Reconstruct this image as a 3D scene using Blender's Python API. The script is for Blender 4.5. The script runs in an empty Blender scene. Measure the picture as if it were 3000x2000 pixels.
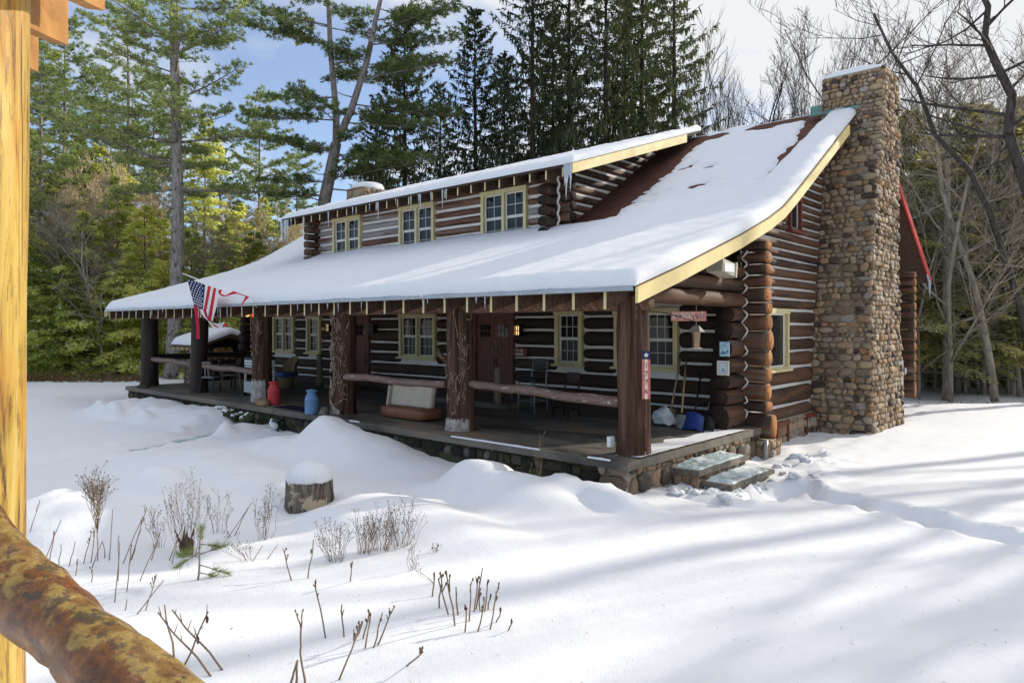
import bpy, math, random
import numpy as np
from mathutils import Vector, noise as mnoise

scene = bpy.context.scene
COL = scene.collection
rnd = random.Random(7)
R3 = math.radians
PI = math.pi

# ------------------------------------------------------------------ camera
FOC, HOR, CAMZ = 2050.0, 956.0, 1.9          # lens in pixels of a 3000 px wide frame, horizon row, eye height above the porch slab
YAW = math.atan2(FOC, 2280.0)
FX, FY, RX, RY = -math.sin(YAW), math.cos(YAW), math.cos(YAW), math.sin(YAW)
cam = bpy.data.cameras.new('camera')
camo = bpy.data.objects.new('camera', cam); COL.objects.link(camo)
camo.location = (0, 0, CAMZ); camo.rotation_euler = (PI/2, 0, YAW)
cam.sensor_width = 36; cam.lens = FOC/3000*36; cam.shift_y = -(1000-HOR)/3000
cam.clip_start = 0.05; cam.clip_end = 2000
scene.camera = camo

def at_depth(u, dep, z=0.0):
    """point on the ray column u at distance dep along the view axis"""
    l = (u-1500)/FOC*dep
    return (FX*dep+RX*l, FY*dep+RY*l, z)
def on_z(u, v, z):
    dep = (CAMZ-z)*FOC/(v-HOR)
    return at_depth(u, dep, z)
def on_y(u, v, y):
    k = (u-1500)/FOC
    t = y/(FY+RY*k)
    return ((FX+RX*k)*t, y, CAMZ+(HOR-v)/FOC*t)
def on_x(u, v, x):
    k = (u-1500)/FOC
    t = x/(FX+RX*k)
    return (x, (FY+RY*k)*t, CAMZ+(HOR-v)/FOC*t)

def nz(x, y=0.0, z=0.0): return mnoise.noise((x, y, z))

# ------------------------------------------------------------------ objects
def tag(o, label=None, cat=None, group=None, kind=None):
    if label: o['label'] = label
    if cat: o['category'] = cat
    if group: o['group'] = group
    if kind: o['kind'] = kind
    return o
ORIG = {}
def thing(name, label, cat, loc, group=None):
    o = bpy.data.objects.new(name, None); COL.objects.link(o)
    o.empty_display_size = 0.2
    o.location = loc
    ORIG[o.name] = Vector(loc)
    return tag(o, label, cat, group)
def mkmesh(name, V, F, mats, M=None, smooth=True):
    me = bpy.data.meshes.new(name)
    me.from_pydata(V, [], F)
    for m in mats: me.materials.append(m)
    n = len(me.polygons)
    if M is not None and len(mats) > 1:
        me.polygons.foreach_set('material_index', np.asarray(M, dtype=np.int32))
    me.polygons.foreach_set('use_smooth', np.full(n, bool(smooth)))
    me.update()
    return me
def link(name, me, parent=None, loc=(0, 0, 0)):
    o = bpy.data.objects.new(name, me); COL.objects.link(o)
    o.location = loc
    if parent: o.parent = parent
    return o
def root_origin(p):
    while p.parent: p = p.parent
    return Vector(p.location)

class MB:
    """collects geometry for ONE mesh object, in world coordinates"""
    def __init__(s): s.V = []; s.F = []; s.M = []
    def add(s, V, F, m=0):
        b = len(s.V); s.V.extend([tuple(v) for v in V])
        for f in F: s.F.append(tuple(i+b for i in f)); s.M.append(m)
    def box(s, c, d, m=0, rz=0.0, ry=0.0, rx=0.0):
        hx, hy, hz = d[0]/2, d[1]/2, d[2]/2
        P = []
        for x in (-hx, hx):
            for y in (-hy, hy):
                for z in (-hz, hz):
                    v = Vector((x, y, z))
                    if rx: v.rotate(__import__('mathutils').Euler((rx, 0, 0)))
                    if ry: v.rotate(__import__('mathutils').Euler((0, ry, 0)))
                    if rz: v.rotate(__import__('mathutils').Euler((0, 0, rz)))
                    P.append((v.x+c[0], v.y+c[1], v.z+c[2]))
        s.add(P, [(0, 1, 3, 2), (4, 6, 7, 5), (0, 4, 5, 1), (2, 3, 7, 6), (0, 2, 6, 4), (1, 5, 7, 3)], m)
    def bb(s, x0, x1, y0, y1, z0, z1, m=0):
        s.box(((x0+x1)/2, (y0+y1)/2, (z0+z1)/2), (x1-x0, y1-y0, z1-z0), m)
    def poly(s, P, m=0): s.add(P, [tuple(range(len(P)))], m)
    def tube(s, P, R, n=8, m=0, cap=True, mcap=None, squash=1.0):
        P = [Vector(p) for p in P]
        if not hasattr(R, '__len__'): R = [R]*len(P)
        V = []; F = []
        prev = None
        for i, p in enumerate(P):
            t = (P[min(i+1, len(P)-1)]-P[max(i-1, 0)])
            t = t.normalized() if t.length > 1e-9 else Vector((0, 0, 1))
            if prev is None:
                a = Vector((0, 0, 1)) if abs(t.z) < 0.9 else Vector((1, 0, 0))
                u = t.cross(a).normalized()
            else:
                u = (prev-t*prev.dot(t)).normalized()
            prev = u
            w = t.cross(u)
            for k in range(n):
                an = 2*PI*k/n
                V.append(p+(u*math.cos(an)+w*math.sin(an)*squash)*R[i])
        for i in range(len(P)-1):
            for k in range(n):
                a = i*n+k; b = i*n+(k+1) % n
                F.append((a, b, b+n, a+n))
        s.add(V, F, m)
        if cap:
            b = len(s.V)-len(V)
            mc = m if mcap is None else mcap
            s.F.append(tuple(b+k for k in range(n))[::-1]); s.M.append(mc)
            s.F.append(tuple(b+(len(P)-1)*n+k for k in range(n))); s.M.append(mc)
    def lathe(s, c, prof, n=16, m=0):
        V = []; F = []
        for (r, z) in prof:
            for k in range(n):
                a = 2*PI*k/n
                V.append((c[0]+r*math.cos(a), c[1]+r*math.sin(a), c[2]+z))
        for i in range(len(prof)-1):
            for k in range(n):
                a = i*n+k; b = i*n+(k+1) % n
                F.append((a, b, b+n, a+n))
        F.append(tuple(range(n))[::-1]); F.append(tuple((len(prof)-1)*n+k for k in range(n)))
        s.add(V, F, m)
    def blob(s, c, r, m=0, seed=0, amp=0.15, nu=10, nv=6, flatb=False, axes=None):
        V = []; F = []
        ax = axes or (Vector((1, 0, 0)), Vector((0, 1, 0)), Vector((0, 0, 1)))
        for j in range(nv+1):
            th = PI*j/nv
            for i in range(nu):
                ph = 2*PI*i/nu
                d = Vector((math.sin(th)*math.cos(ph), math.sin(th)*math.sin(ph), math.cos(th)))
                k = 1+amp*nz(d.x*1.6+seed*3.1, d.y*1.6+seed*1.7, d.z*1.6)
                z = d.z
                if flatb and z < -0.25: z = -0.25
                q = ax[0]*(d.x*r[0]*k)+ax[1]*(d.y*r[1]*k)+ax[2]*(z*r[2]*k)
                V.append((c[0]+q.x, c[1]+q.y, c[2]+q.z))
        for j in range(nv):
            for i in range(nu):
                a = j*nu+i; b = j*nu+(i+1) % nu
                F.append((a, a+nu, b+nu, b))
        s.add(V, F, m)
    def build(s, name, mats, parent=None, smooth=False, origin=None, label=None):
        if not isinstance(mats, (list, tuple)): mats = [mats]
        o0 = root_origin(parent) if parent else Vector(origin or (0, 0, 0))
        V = [(v[0]-o0.x, v[1]-o0.y, v[2]-o0.z) for v in s.V]
        me = mkmesh(name, V, s.F, mats, s.M, smooth)
        o = link(name, me, parent, (0, 0, 0) if parent else o0)
        if label: o['label'] = label
        return o

# ------------------------------------------------------------------ materials
def newmat(name):
    m = bpy.data.materials.new(name); m.use_nodes = True
    nt = m.node_tree; nt.nodes.clear()
    return m, nt
class N:
    def __init__(s, nt): s.nt = nt
    def n(s, t, **k):
        x = s.nt.nodes.new(t)
        for a, b in k.items():
            if a.startswith('i_'): x.inputs[a[2:].replace('_', ' ')].default_value = b
            else: setattr(x, a, b)
        return x
    def l(s, a, b): s.nt.links.new(a, b)
    def coord(s, scale=(1, 1, 1), kind='Object', rot=(0, 0, 0)):
        t = s.n('ShaderNodeTexCoord'); mp = s.n('ShaderNodeMapping')
        mp.inputs['Scale'].default_value = scale; mp.inputs['Rotation'].default_value = rot
        s.l(t.outputs[kind], mp.inputs['Vector']); return mp.outputs[0]
    def noise(s, vec, scale=5, detail=4, rough=0.6, dist=0.0):
        x = s.n('ShaderNodeTexNoise'); x.inputs['Scale'].default_value = scale
        x.inputs['Detail'].default_value = detail; x.inputs['Roughness'].default_value = rough
        x.inputs['Distortion'].default_value = dist
        if vec is not None: s.l(vec, x.inputs['Vector'])
        return x.outputs['Fac']
    def ramp(s, fac, stops, interp='LINEAR'):
        x = s.n('ShaderNodeValToRGB'); cr = x.color_ramp; cr.interpolation = interp
        while len(cr.elements) < len(stops): cr.elements.new(0.5)
        for e, (p, c) in zip(cr.elements, stops):
            e.position = p
            e.color = (c[0], c[1], c[2], 1) if hasattr(c, '__len__') else (c, c, c, 1)
        s.l(fac, x.inputs[0]); return x.outputs[0]
    def mix(s, fac, a, b, mode='MIX'):
        x = s.n('ShaderNodeMix', data_type='RGBA', blend_type=mode)
        for i, v in ((0, fac), (6, a), (7, b)):
            if hasattr(v, 'is_linked') or hasattr(v, 'links'): s.l(v, x.inputs[i])
            elif i == 0: x.inputs[0].default_value = v
            else: x.inputs[i].default_value = (v[0], v[1], v[2], 1)
        return x.outputs[2]
    def math(s, op, a, b=0.0, clamp=False):
        x = s.n('ShaderNodeMath', operation=op); x.use_clamp = clamp
        for i, v in ((0, a), (1, b)):
            if hasattr(v, 'links'): s.l(v, x.inputs[i])
            else: x.inputs[i].default_value = v
        return x.outputs[0]
    def island(s): return s.n('ShaderNodeNewGeometry').outputs['Random Per Island']
    def objrand(s): return s.n('ShaderNodeObjectInfo').outputs['Random']
    def out(s, sh):
        o = s.n('ShaderNodeOutputMaterial'); s.l(sh, o.inputs['Surface'])
    def princ(s, color, rough=0.7, spec=0.3, bump=None, bstr=0.4, bdist=0.02, **k):
        p = s.n('ShaderNodeBsdfPrincipled')
        if hasattr(color, 'links'): s.l(color, p.inputs['Base Color'])
        else: p.inputs['Base Color'].default_value = (*color, 1)
        if hasattr(rough, 'links'): s.l(rough, p.inputs['Roughness'])
        else: p.inputs['Roughness'].default_value = rough
        p.inputs['Specular IOR Level'].default_value = spec
        for a, b in k.items(): p.inputs[a].default_value = b
        if bump is not None:
            bn = s.n('ShaderNodeBump'); bn.inputs['Strength'].default_value = bstr; bn.inputs['Distance'].default_value = bdist
            s.l(bump, bn.inputs['Height']); s.l(bn.outputs[0], p.inputs['Normal'])
        s.out(p.outputs[0]); return p

def mat_log(name, axis, stops, grey=0.0, rough=0.65, worn=None, streak=9.0, spec=0.3):
    m, nt = newmat(name); g = N(nt)
    sc = [streak*1.6]*3; sc['xyz'.index(axis)] = 0.55
    v = g.coord(tuple(sc))
    f = g.noise(v, 1.0, 6, 0.65, 0.6)
    isl = g.island()
    f2 = g.math('ADD', f, g.math('MULTIPLY', g.math('SUBTRACT', isl, 0.5), 0.26))
    c = g.ramp(f2, stops)
    if worn is not None:
        w = g.noise(g.coord((2.2, 2.2, 5.0) if axis != 'z' else (5, 5, 1.2)), 1.3, 5, 0.7)
        wf = g.ramp(w, [(worn[0], 0), (worn[0]+0.08, 1)])
        c = g.mix(wf, c, worn[1])
    knot = g.noise(g.coord((1, 1, 1)), 14, 2, 0.5)
    c = g.mix(g.ramp(knot, [(0.66, 0), (0.78, 0.55)]), c, (0.012, 0.008, 0.006))
    g.princ(c, rough, spec, bump=f, bstr=0.5, bdist=0.02)
    return m
def mat_plain(name, col, rough=0.6, spec=0.3, var=0.25, scale=8.0, bstr=0.15, metal=0.0):
    m, nt = newmat(name); g = N(nt)
    f = g.noise(g.coord(), scale, 5, 0.65)
    lo = tuple(c*(1-var) for c in col); hi = tuple(min(1, c*(1+var)) for c in col)
    g.princ(g.ramp(f, [(0.3, lo), (0.7, hi)]), rough, spec, bump=f, bstr=bstr, bdist=0.01, Metallic=metal)
    return m
def mat_worn(name, col, col2, thr, scale, rough=0.6, mscale=(1, 1, 1), spec=0.3):
    m, nt = newmat(name); g = N(nt)
    f = g.noise(g.coord(mscale), scale, 6, 0.7)
    f0 = g.noise(g.coord(), 3, 3)
    a = g.mix(f0, tuple(c*0.75 for c in col), tuple(min(1, c*1.2) for c in col))
    g.princ(g.mix(g.ramp(f, [(thr, 0), (thr+0.05, 1)]), a, col2), rough, spec, bump=f, bstr=0.2, bdist=0.01)
    return m
def mat_leaf(name, stops, trans=0.45, tcol=1.25, scale=0.7):
    m, nt = newmat(name); g = N(nt)
    isl = g.island()
    cl = g.noise(g.coord((1, 1, 1)), scale, 3, 0.6)
    f = g.math('ADD', g.math('MULTIPLY', isl, 0.45), g.math('MULTIPLY', cl, 0.62))
    f = g.math('ADD', f, g.math('MULTIPLY', g.math('SUBTRACT', g.objrand(), 0.5), 0.30))
    c = g.ramp(f, stops)
    d = g.n('ShaderNodeBsdfDiffuse'); t = g.n('ShaderNodeBsdfTranslucent')
    g.l(c, d.inputs[0])
    c2 = g.mix(1.0, c, (tcol, tcol*1.0, tcol*0.6), 'MULTIPLY'); g.l(c2, t.inputs[0])
    x = g.n('ShaderNodeMixShader'); x.inputs[0].default_value = trans
    g.l(d.outputs[0], x.inputs[1]); g.l(t.outputs[0], x.inputs[2]); g.out(x.outputs[0])
    return m

M = {}
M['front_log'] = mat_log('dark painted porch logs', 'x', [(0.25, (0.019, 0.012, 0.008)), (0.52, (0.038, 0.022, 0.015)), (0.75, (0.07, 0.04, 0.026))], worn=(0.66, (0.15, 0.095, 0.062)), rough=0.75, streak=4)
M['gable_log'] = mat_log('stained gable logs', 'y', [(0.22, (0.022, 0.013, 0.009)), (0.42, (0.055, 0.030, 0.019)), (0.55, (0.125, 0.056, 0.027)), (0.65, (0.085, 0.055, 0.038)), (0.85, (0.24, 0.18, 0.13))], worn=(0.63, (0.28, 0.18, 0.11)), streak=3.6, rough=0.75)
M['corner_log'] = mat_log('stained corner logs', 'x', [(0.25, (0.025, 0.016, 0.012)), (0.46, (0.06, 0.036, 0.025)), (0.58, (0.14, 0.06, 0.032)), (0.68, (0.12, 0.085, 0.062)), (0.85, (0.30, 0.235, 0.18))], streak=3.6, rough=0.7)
M['dormer_log'] = mat_log('weathered dormer logs', 'x', [(0.22, (0.05, 0.026, 0.016)), (0.40, (0.115, 0.052, 0.03)), (0.50, (0.18, 0.10, 0.07)), (0.58, (0.21, 0.185, 0.165)), (0.85, (0.34, 0.325, 0.31))], rough=0.85, streak=3.6)
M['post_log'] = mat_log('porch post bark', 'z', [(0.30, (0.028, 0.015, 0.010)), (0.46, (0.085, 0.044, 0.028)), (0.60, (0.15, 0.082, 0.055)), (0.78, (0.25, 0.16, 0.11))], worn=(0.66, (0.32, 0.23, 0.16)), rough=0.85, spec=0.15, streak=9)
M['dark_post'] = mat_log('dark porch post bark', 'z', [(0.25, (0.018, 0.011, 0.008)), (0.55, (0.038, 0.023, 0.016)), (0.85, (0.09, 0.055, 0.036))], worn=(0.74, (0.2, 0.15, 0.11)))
M['rail_log'] = mat_worn('peeling rail paint', (0.19, 0.12, 0.092), (0.55, 0.51, 0.47), 0.60, 7, mscale=(0.8, 3, 3))
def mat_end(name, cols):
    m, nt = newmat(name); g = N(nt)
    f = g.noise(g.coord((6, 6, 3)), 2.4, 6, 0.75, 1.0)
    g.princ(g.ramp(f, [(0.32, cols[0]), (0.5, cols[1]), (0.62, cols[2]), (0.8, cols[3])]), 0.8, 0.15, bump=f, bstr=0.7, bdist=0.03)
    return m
M['end_orange'] = mat_end('orange cut log ends', [(0.06, 0.025, 0.012), (0.27, 0.11, 0.035), (0.42, 0.2, 0.08), (0.55, 0.38, 0.22)])  # orange-brown end grain, mottled by noise
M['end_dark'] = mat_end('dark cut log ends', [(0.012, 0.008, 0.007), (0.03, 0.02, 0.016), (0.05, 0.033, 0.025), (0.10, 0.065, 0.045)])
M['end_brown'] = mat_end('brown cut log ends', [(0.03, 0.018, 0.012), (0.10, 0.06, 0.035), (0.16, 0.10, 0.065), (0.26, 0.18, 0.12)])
M['chink'] = mat_worn('lime chinking', (0.66, 0.63, 0.58), (0.30, 0.27, 0.23), 0.66, 9)
M['cream'] = mat_worn('cream trim paint', (0.60, 0.51, 0.27), (0.33, 0.25, 0.12), 0.68, 5, 0.55)
M['fascia'] = mat_worn('yellow fascia paint', (0.72, 0.57, 0.26), (0.40, 0.28, 0.12), 0.72, 3, 0.55, mscale=(1, 0.6, 2))
M['sash'] = mat_plain('off white sash paint', (0.62, 0.60, 0.53), 0.5, 0.3, 0.1)
M['white_vinyl'] = mat_plain('white vinyl', (0.78, 0.78, 0.76), 0.4, 0.4, 0.04)
M['red_wood'] = mat_plain('reddish door boards', (0.135, 0.05, 0.033), 0.6, 0.3, 0.35, 6)
M['red_trim'] = mat_plain('red roof trim', (0.50, 0.035, 0.03), 0.35, 0.5, 0.15, 4)
M['maroon'] = mat_plain('maroon frame paint', (0.16, 0.045, 0.03), 0.6, 0.3, 0.2)
M['rafter'] = mat_plain('rafter sides', (0.085, 0.05, 0.033), 0.8, 0.2, 0.5, 12)
M['soffit'] = mat_plain('roof boards', (0.06, 0.038, 0.026), 0.8, 0.2, 0.3, 10)
m, nt = newmat('asphalt shingles'); g = N(nt)
v = g.coord((1, 1, 1)); w = g.n('ShaderNodeTexBrick'); w.inputs['Scale'].default_value = 1.0
w.inputs['Color1'].default_value = (0.10, 0.042, 0.03, 1); w.inputs['Color2'].default_value = (0.155, 0.07, 0.05, 1); w.inputs['Mortar'].default_value = (0.03, 0.016, 0.012, 1)
w.inputs['Brick Width'].default_value = 0.32; w.inputs['Row Height'].default_value = 0.115; w.inputs['Mortar Size'].default_value = 0.012
g.l(v, w.inputs['Vector']); f = g.noise(v, 40, 3)
g.princ(g.mix(0.35, w.outputs[0], g.ramp(f, [(0.3, (0.05, 0.024, 0.018)), (0.7, (0.19, 0.09, 0.065))])), 0.9, 0.1, bump=w.outputs['Fac'], bstr=0.6, bdist=-0.02)
M['shingle'] = m
def mat_glass(name, tint):
    m, nt = newmat(name); g = N(nt)
    f = g.noise(g.coord((1, 1, 1)), 1.6, 2)
    p = g.princ(tint, 0.03, 0.30, bump=f, bstr=0.05, bdist=0.03)
    return m
M['glass'] = mat_glass('window glass', (0.016, 0.018, 0.019))
M['screen'] = mat_glass('screened glass', (0.022, 0.025, 0.030))
M['screen'].node_tree.nodes['Principled BSDF'].inputs['Roughness'].default_value = 0.22
M['screen'].node_tree.nodes['Principled BSDF'].inputs['Specular IOR Level'].default_value = 0.2

def mat_snow(name, base=(0.725, 0.725, 0.73), grain=1.0):
    m, nt = newmat(name); g = N(nt)
    v = g.coord()
    f1 = g.noise(v, 2.2, 5, 0.6); f2 = g.noise(v, 70, 3, 0.6)
    h = g.math('ADD', g.math('MULTIPLY', f1, 1.0), g.math('MULTIPLY', f2, 0.20*grain))
    c = g.ramp(f1, [(0.3, tuple(b*0.965 for b in base)), (0.7, base)])
    p = g.princ(c, 0.75, 0.25, bump=h, bstr=0.42, bdist=0.05)
    return m
M['snow'] = mat_snow('ground snow')
M['roof_snow'] = mat_snow('roof snow', (0.72, 0.725, 0.735), 1.8)
m, nt = newmat('clear ice'); g = N(nt)
p = g.princ((0.80, 0.87, 0.92), 0.12, 0.6); p.inputs['Transmission Weight'].default_value = 0.55; p.inputs['IOR'].default_value = 1.31
M['ice'] = m
M['grey_ice'] = mat_worn('grey eave ice', (0.30, 0.335, 0.37), (0.75, 0.78, 0.8), 0.62, 9, 0.25, mscale=(0.7, 1, 2), spec=0.6)
m, nt = newmat('green path ice'); g = N(nt)
f = g.noise(g.coord(), 3.2, 6, 0.7)
g.princ(g.ramp(f, [(0.32, (0.16, 0.20, 0.20)), (0.44, (0.40, 0.48, 0.47)), (0.54, (0.64, 0.69, 0.69)), (0.64, (0.74, 0.75, 0.76))]), 0.35, 0.5, bump=f, bstr=0.8, bdist=0.06)
M['path_ice'] = m

def mat_stone(name, stops, dark=1.0):
    m, nt = newmat(name); g = N(nt)
    isl = g.island(); f = g.noise(g.coord(), 9, 7, 0.75); f2 = g.noise(g.coord(), 34, 5, 0.7)
    x = g.math('ADD', isl, g.math('MULTIPLY', g.math('SUBTRACT', f, 0.5), 0.30))
    c = g.ramp(x, stops)
    c = g.mix(g.ramp(f2, [(0.46, 0.0), (0.70, 0.62)]), c, tuple(0.05*dark for _ in range(3)))
    c = g.mix(g.ramp(f, [(0.58, 0.0), (0.70, 0.40)]), c, tuple(0.42*dark for _ in range(3)))
    g.princ(c, 0.8, 0.25, bump=g.math('ADD', f, g.math('MULTIPLY', f2, 0.5)), bstr=0.8, bdist=0.03)
    return m
M['stone'] = mat_stone('fieldstones', [(0.03, (0.07, 0.052, 0.04)), (0.12, (0.19, 0.135, 0.09)), (0.24, (0.36, 0.235, 0.125)), (0.36, (0.30, 0.235, 0.165)), (0.48, (0.46, 0.33, 0.19)), (0.58, (0.21, 0.165, 0.125)), (0.68, (0.40, 0.215, 0.10)), (0.80, (0.46, 0.37, 0.25)), (0.90, (0.27, 0.185, 0.12)), (0.98, (0.38, 0.34, 0.28))])
M['mortar'] = mat_worn('stone mortar', (0.30, 0.25, 0.185), (0.16, 0.13, 0.10), 0.6, 8)
M['moss_stone'] = mat_stone('mossy foundation stones', [(0.02, (0.015, 0.014, 0.010)), (0.15, (0.022, 0.020, 0.014)), (0.4, (0.045, 0.042, 0.022)), (0.6, (0.055, 0.060, 0.020)), (0.8, (0.075, 0.06, 0.038)), (0.97, (0.14, 0.13, 0.11))], 0.3)
M['moss_mortar'] = mat_plain('mossy mortar', (0.045, 0.043, 0.022), 0.9, 0.1, 0.6, 9)
m, nt = newmat('porch slab concrete'); g = N(nt)
f = g.noise(g.coord((0.5, 1.3, 1)), 1.1, 6, 0.65, 0.6); f2 = g.noise(g.coord(), 18, 4)
c = g.ramp(f, [(0.33, (0.035, 0.033, 0.031)), (0.47, (0.10, 0.088, 0.072)), (0.58, (0.17, 0.145, 0.11)), (0.70, (0.24, 0.13, 0.06)), (0.85, (0.2, 0.18, 0.15))])
g.princ(c, g.ramp(f, [(0.35, 0.35), (0.6, 0.8)]), 0.35, bump=f2, bstr=0.2, bdist=0.01)
M['slab'] = m
M['flag_stone'] = mat_plain('flagstone treads', (0.17, 0.15, 0.12), 0.8, 0.2, 0.5, 6)

def bark(name, lo, hi, spot=None):
    m, nt = newmat(name); g = N(nt)
    f = g.noise(g.coord((7, 7, 1.6)), 1.5, 6, 0.7, 0.4)
    c = g.ramp(f, [(0.3, lo), (0.7, hi)])
    if spot:
        s2 = g.noise(g.coord((2, 2, 1.2)), 2.3, 4, 0.6)
        c = g.mix(g.ramp(s2, [(0.54, 0), (0.63, 0.85)]), c, spot)
    g.princ(c, 0.9, 0.1, bump=f, bstr=0.9, bdist=0.05)
    return m
M['pine_bark'] = bark('grey pine bark', (0.12, 0.10, 0.092), (0.40, 0.36, 0.33), (0.085, 0.07, 0.06))
M['dark_bark'] = bark('dark spruce bark', (0.022, 0.017, 0.013), (0.075, 0.055, 0.042))
M['bare_bark'] = bark('bare hardwood bark', (0.04, 0.034, 0.030), (0.11, 0.095, 0.085), (0.03, 0.025, 0.02))
M['pale_bark'] = bark('pale grey twig bark', (0.09, 0.08, 0.075), (0.22, 0.20, 0.185))
M['tan_bark'] = bark('pale tan bark', (0.19, 0.155, 0.12), (0.46, 0.40, 0.32), (0.14, 0.12, 0.095))
M['moss_bark'] = bark('mossy lower branches', (0.13, 0.12, 0.075), (0.36, 0.33, 0.22))
M['pine_leaf'] = mat_leaf('pine needles', [(0.12, (0.0562, 0.0813, 0.0475)), (0.42, (0.1438, 0.1938, 0.0938)), (0.62, (0.2750, 0.3313, 0.1438)), (0.85, (0.5000, 0.5250, 0.2500))], 0.52, 1.35, 1.3)
M['hemlock_leaf'] = mat_leaf('hemlock sprays', [(0.10, (0.085, 0.115, 0.045)), (0.34, (0.28, 0.33, 0.11)), (0.54, (0.50, 0.53, 0.19)), (0.80, (0.76, 0.74, 0.36))], 0.66, 1.3, 0.9)
M['spruce_leaf'] = mat_leaf('spruce branchlets', [(0.12, (0.020, 0.030, 0.020)), (0.45, (0.050, 0.068, 0.040)), (0.68, (0.10, 0.115, 0.062)), (0.9, (0.17, 0.165, 0.095))], 0.32, 1.35, 0.9)
M['olive_leaf'] = mat_leaf('olive hemlock sprays', [(0.10, (0.07, 0.076, 0.042)), (0.36, (0.20, 0.205, 0.105)), (0.56, (0.38, 0.36, 0.185)), (0.82, (0.60, 0.55, 0.33))], 0.6, 1.3, 0.8)
M['twig_tan'] = mat_plain('tan dead twigs', (0.56, 0.45, 0.30), 0.9, 0.1, 0.4, 3)
M['weed'] = mat_plain('dry weed stems', (0.27, 0.19, 0.125), 0.9, 0.1, 0.45, 4)
M['weed_dark'] = mat_plain('dark seed heads', (0.09, 0.058, 0.038), 0.9, 0.1, 0.4, 8)
M['snow_bit'] = mat_plain('snow clinging to foliage', (0.8, 0.82, 0.85), 0.8, 0.2, 0.05)
M['black'] = mat_plain('black painted metal', (0.012, 0.012, 0.013), 0.4, 0.4, 0.3)
M['darkwood'] = mat_plain('dark furniture wood', (0.03, 0.017, 0.012), 0.5, 0.3, 0.4)
M['wood'] = mat_plain('pale tool handles', (0.42, 0.27, 0.14), 0.6, 0.3, 0.25, 14)
M['grey_metal'] = mat_plain('grey metal', (0.30, 0.30, 0.29), 0.45, 0.5, 0.3, 10, metal=0.4)
M['pale_grey'] = mat_plain('pale grey enamel', (0.42, 0.45, 0.47), 0.45, 0.4, 0.15)
M['blue'] = mat_plain('blue plastic', (0.025, 0.05, 0.20), 0.4, 0.4, 0.3)
M['blue_can'] = mat_worn('worn blue can paint', (0.13, 0.23, 0.38), (0.20, 0.15, 0.10), 0.63, 6)
M['red_can'] = mat_worn('red can paint', (0.55, 0.05, 0.05), (0.33, 0.04, 0.035), 0.66, 5)
M['tan_vinyl'] = mat_plain('tan vinyl', (0.55, 0.47, 0.36), 0.5, 0.3, 0.12, 4)
M['brown_vinyl'] = mat_plain('brown vinyl', (0.20, 0.075, 0.035), 0.5, 0.35, 0.25, 5)
M['wicker'] = mat_plain('wicker', (0.22, 0.16, 0.08), 0.8, 0.2, 0.5, 40)
M['grey_bag'] = mat_plain('white woven bag', (0.55, 0.56, 0.54), 0.6, 0.3, 0.3, 9)
M['copper'] = mat_worn('green copper flashing', (0.13, 0.25, 0.22), (0.08, 0.09, 0.07), 0.6, 5)
M['flag_red'] = mat_leaf('flag red', [(0, (0.55, 0.03, 0.06)), (1, (0.60, 0.04, 0.075))], 0.3, 1.1)
M['flag_white'] = mat_leaf('flag white', [(0, (0.76, 0.74, 0.74)), (1, (0.8, 0.78, 0.78))], 0.3, 1.0)
M['flag_blue'] = mat_leaf('flag blue', [(0, (0.022, 0.035, 0.10)), (1, (0.028, 0.045, 0.12))], 0.2, 1.0)
M['brick_red'] = mat_worn('faded red sign paint', (0.60, 0.25, 0.19), (0.75, 0.6, 0.5), 0.55, 8, mscale=(4, 4, 0.4))
M['letter_white'] = mat_plain('white lettering', (0.80, 0.74, 0.68), 0.7, 0.2, 0.1)
M['letter_mauve'] = mat_plain('mauve lettering', (0.30, 0.20, 0.26), 0.7, 0.2, 0.2)
M['sign_red'] = mat_plain('dark red sign board', (0.11, 0.025, 0.017), 0.6, 0.3, 0.3)
M['firewood'] = mat_end('split firewood', [(0.10, 0.05, 0.02), (0.30, 0.16, 0.06), (0.45, 0.27, 0.12), (0.5, 0.36, 0.2)])
m, nt = newmat('warm lamp glass'); g = N(nt); e = g.n('ShaderNodeEmission'); e.inputs[0].default_value = (1, 0.55, 0.16, 1); e.inputs[1].default_value = 2.2; g.out(e.outputs[0]); M['lamp'] = m
m, nt = newmat('yellow bulb'); g = N(nt); e = g.n('ShaderNodeEmission'); e.inputs[0].default_value = (1, 0.75, 0.22, 1); e.inputs[1].default_value = 1.0; g.out(e.outputs[0]); M['bulb_y'] = m
m, nt = newmat('red bulb'); g = N(nt); e = g.n('ShaderNodeEmission'); e.inputs[0].default_value = (1, 0.05, 0.02, 1); e.inputs[1].default_value = 0.8; g.out(e.outputs[0]); M['bulb_r'] = m
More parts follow.
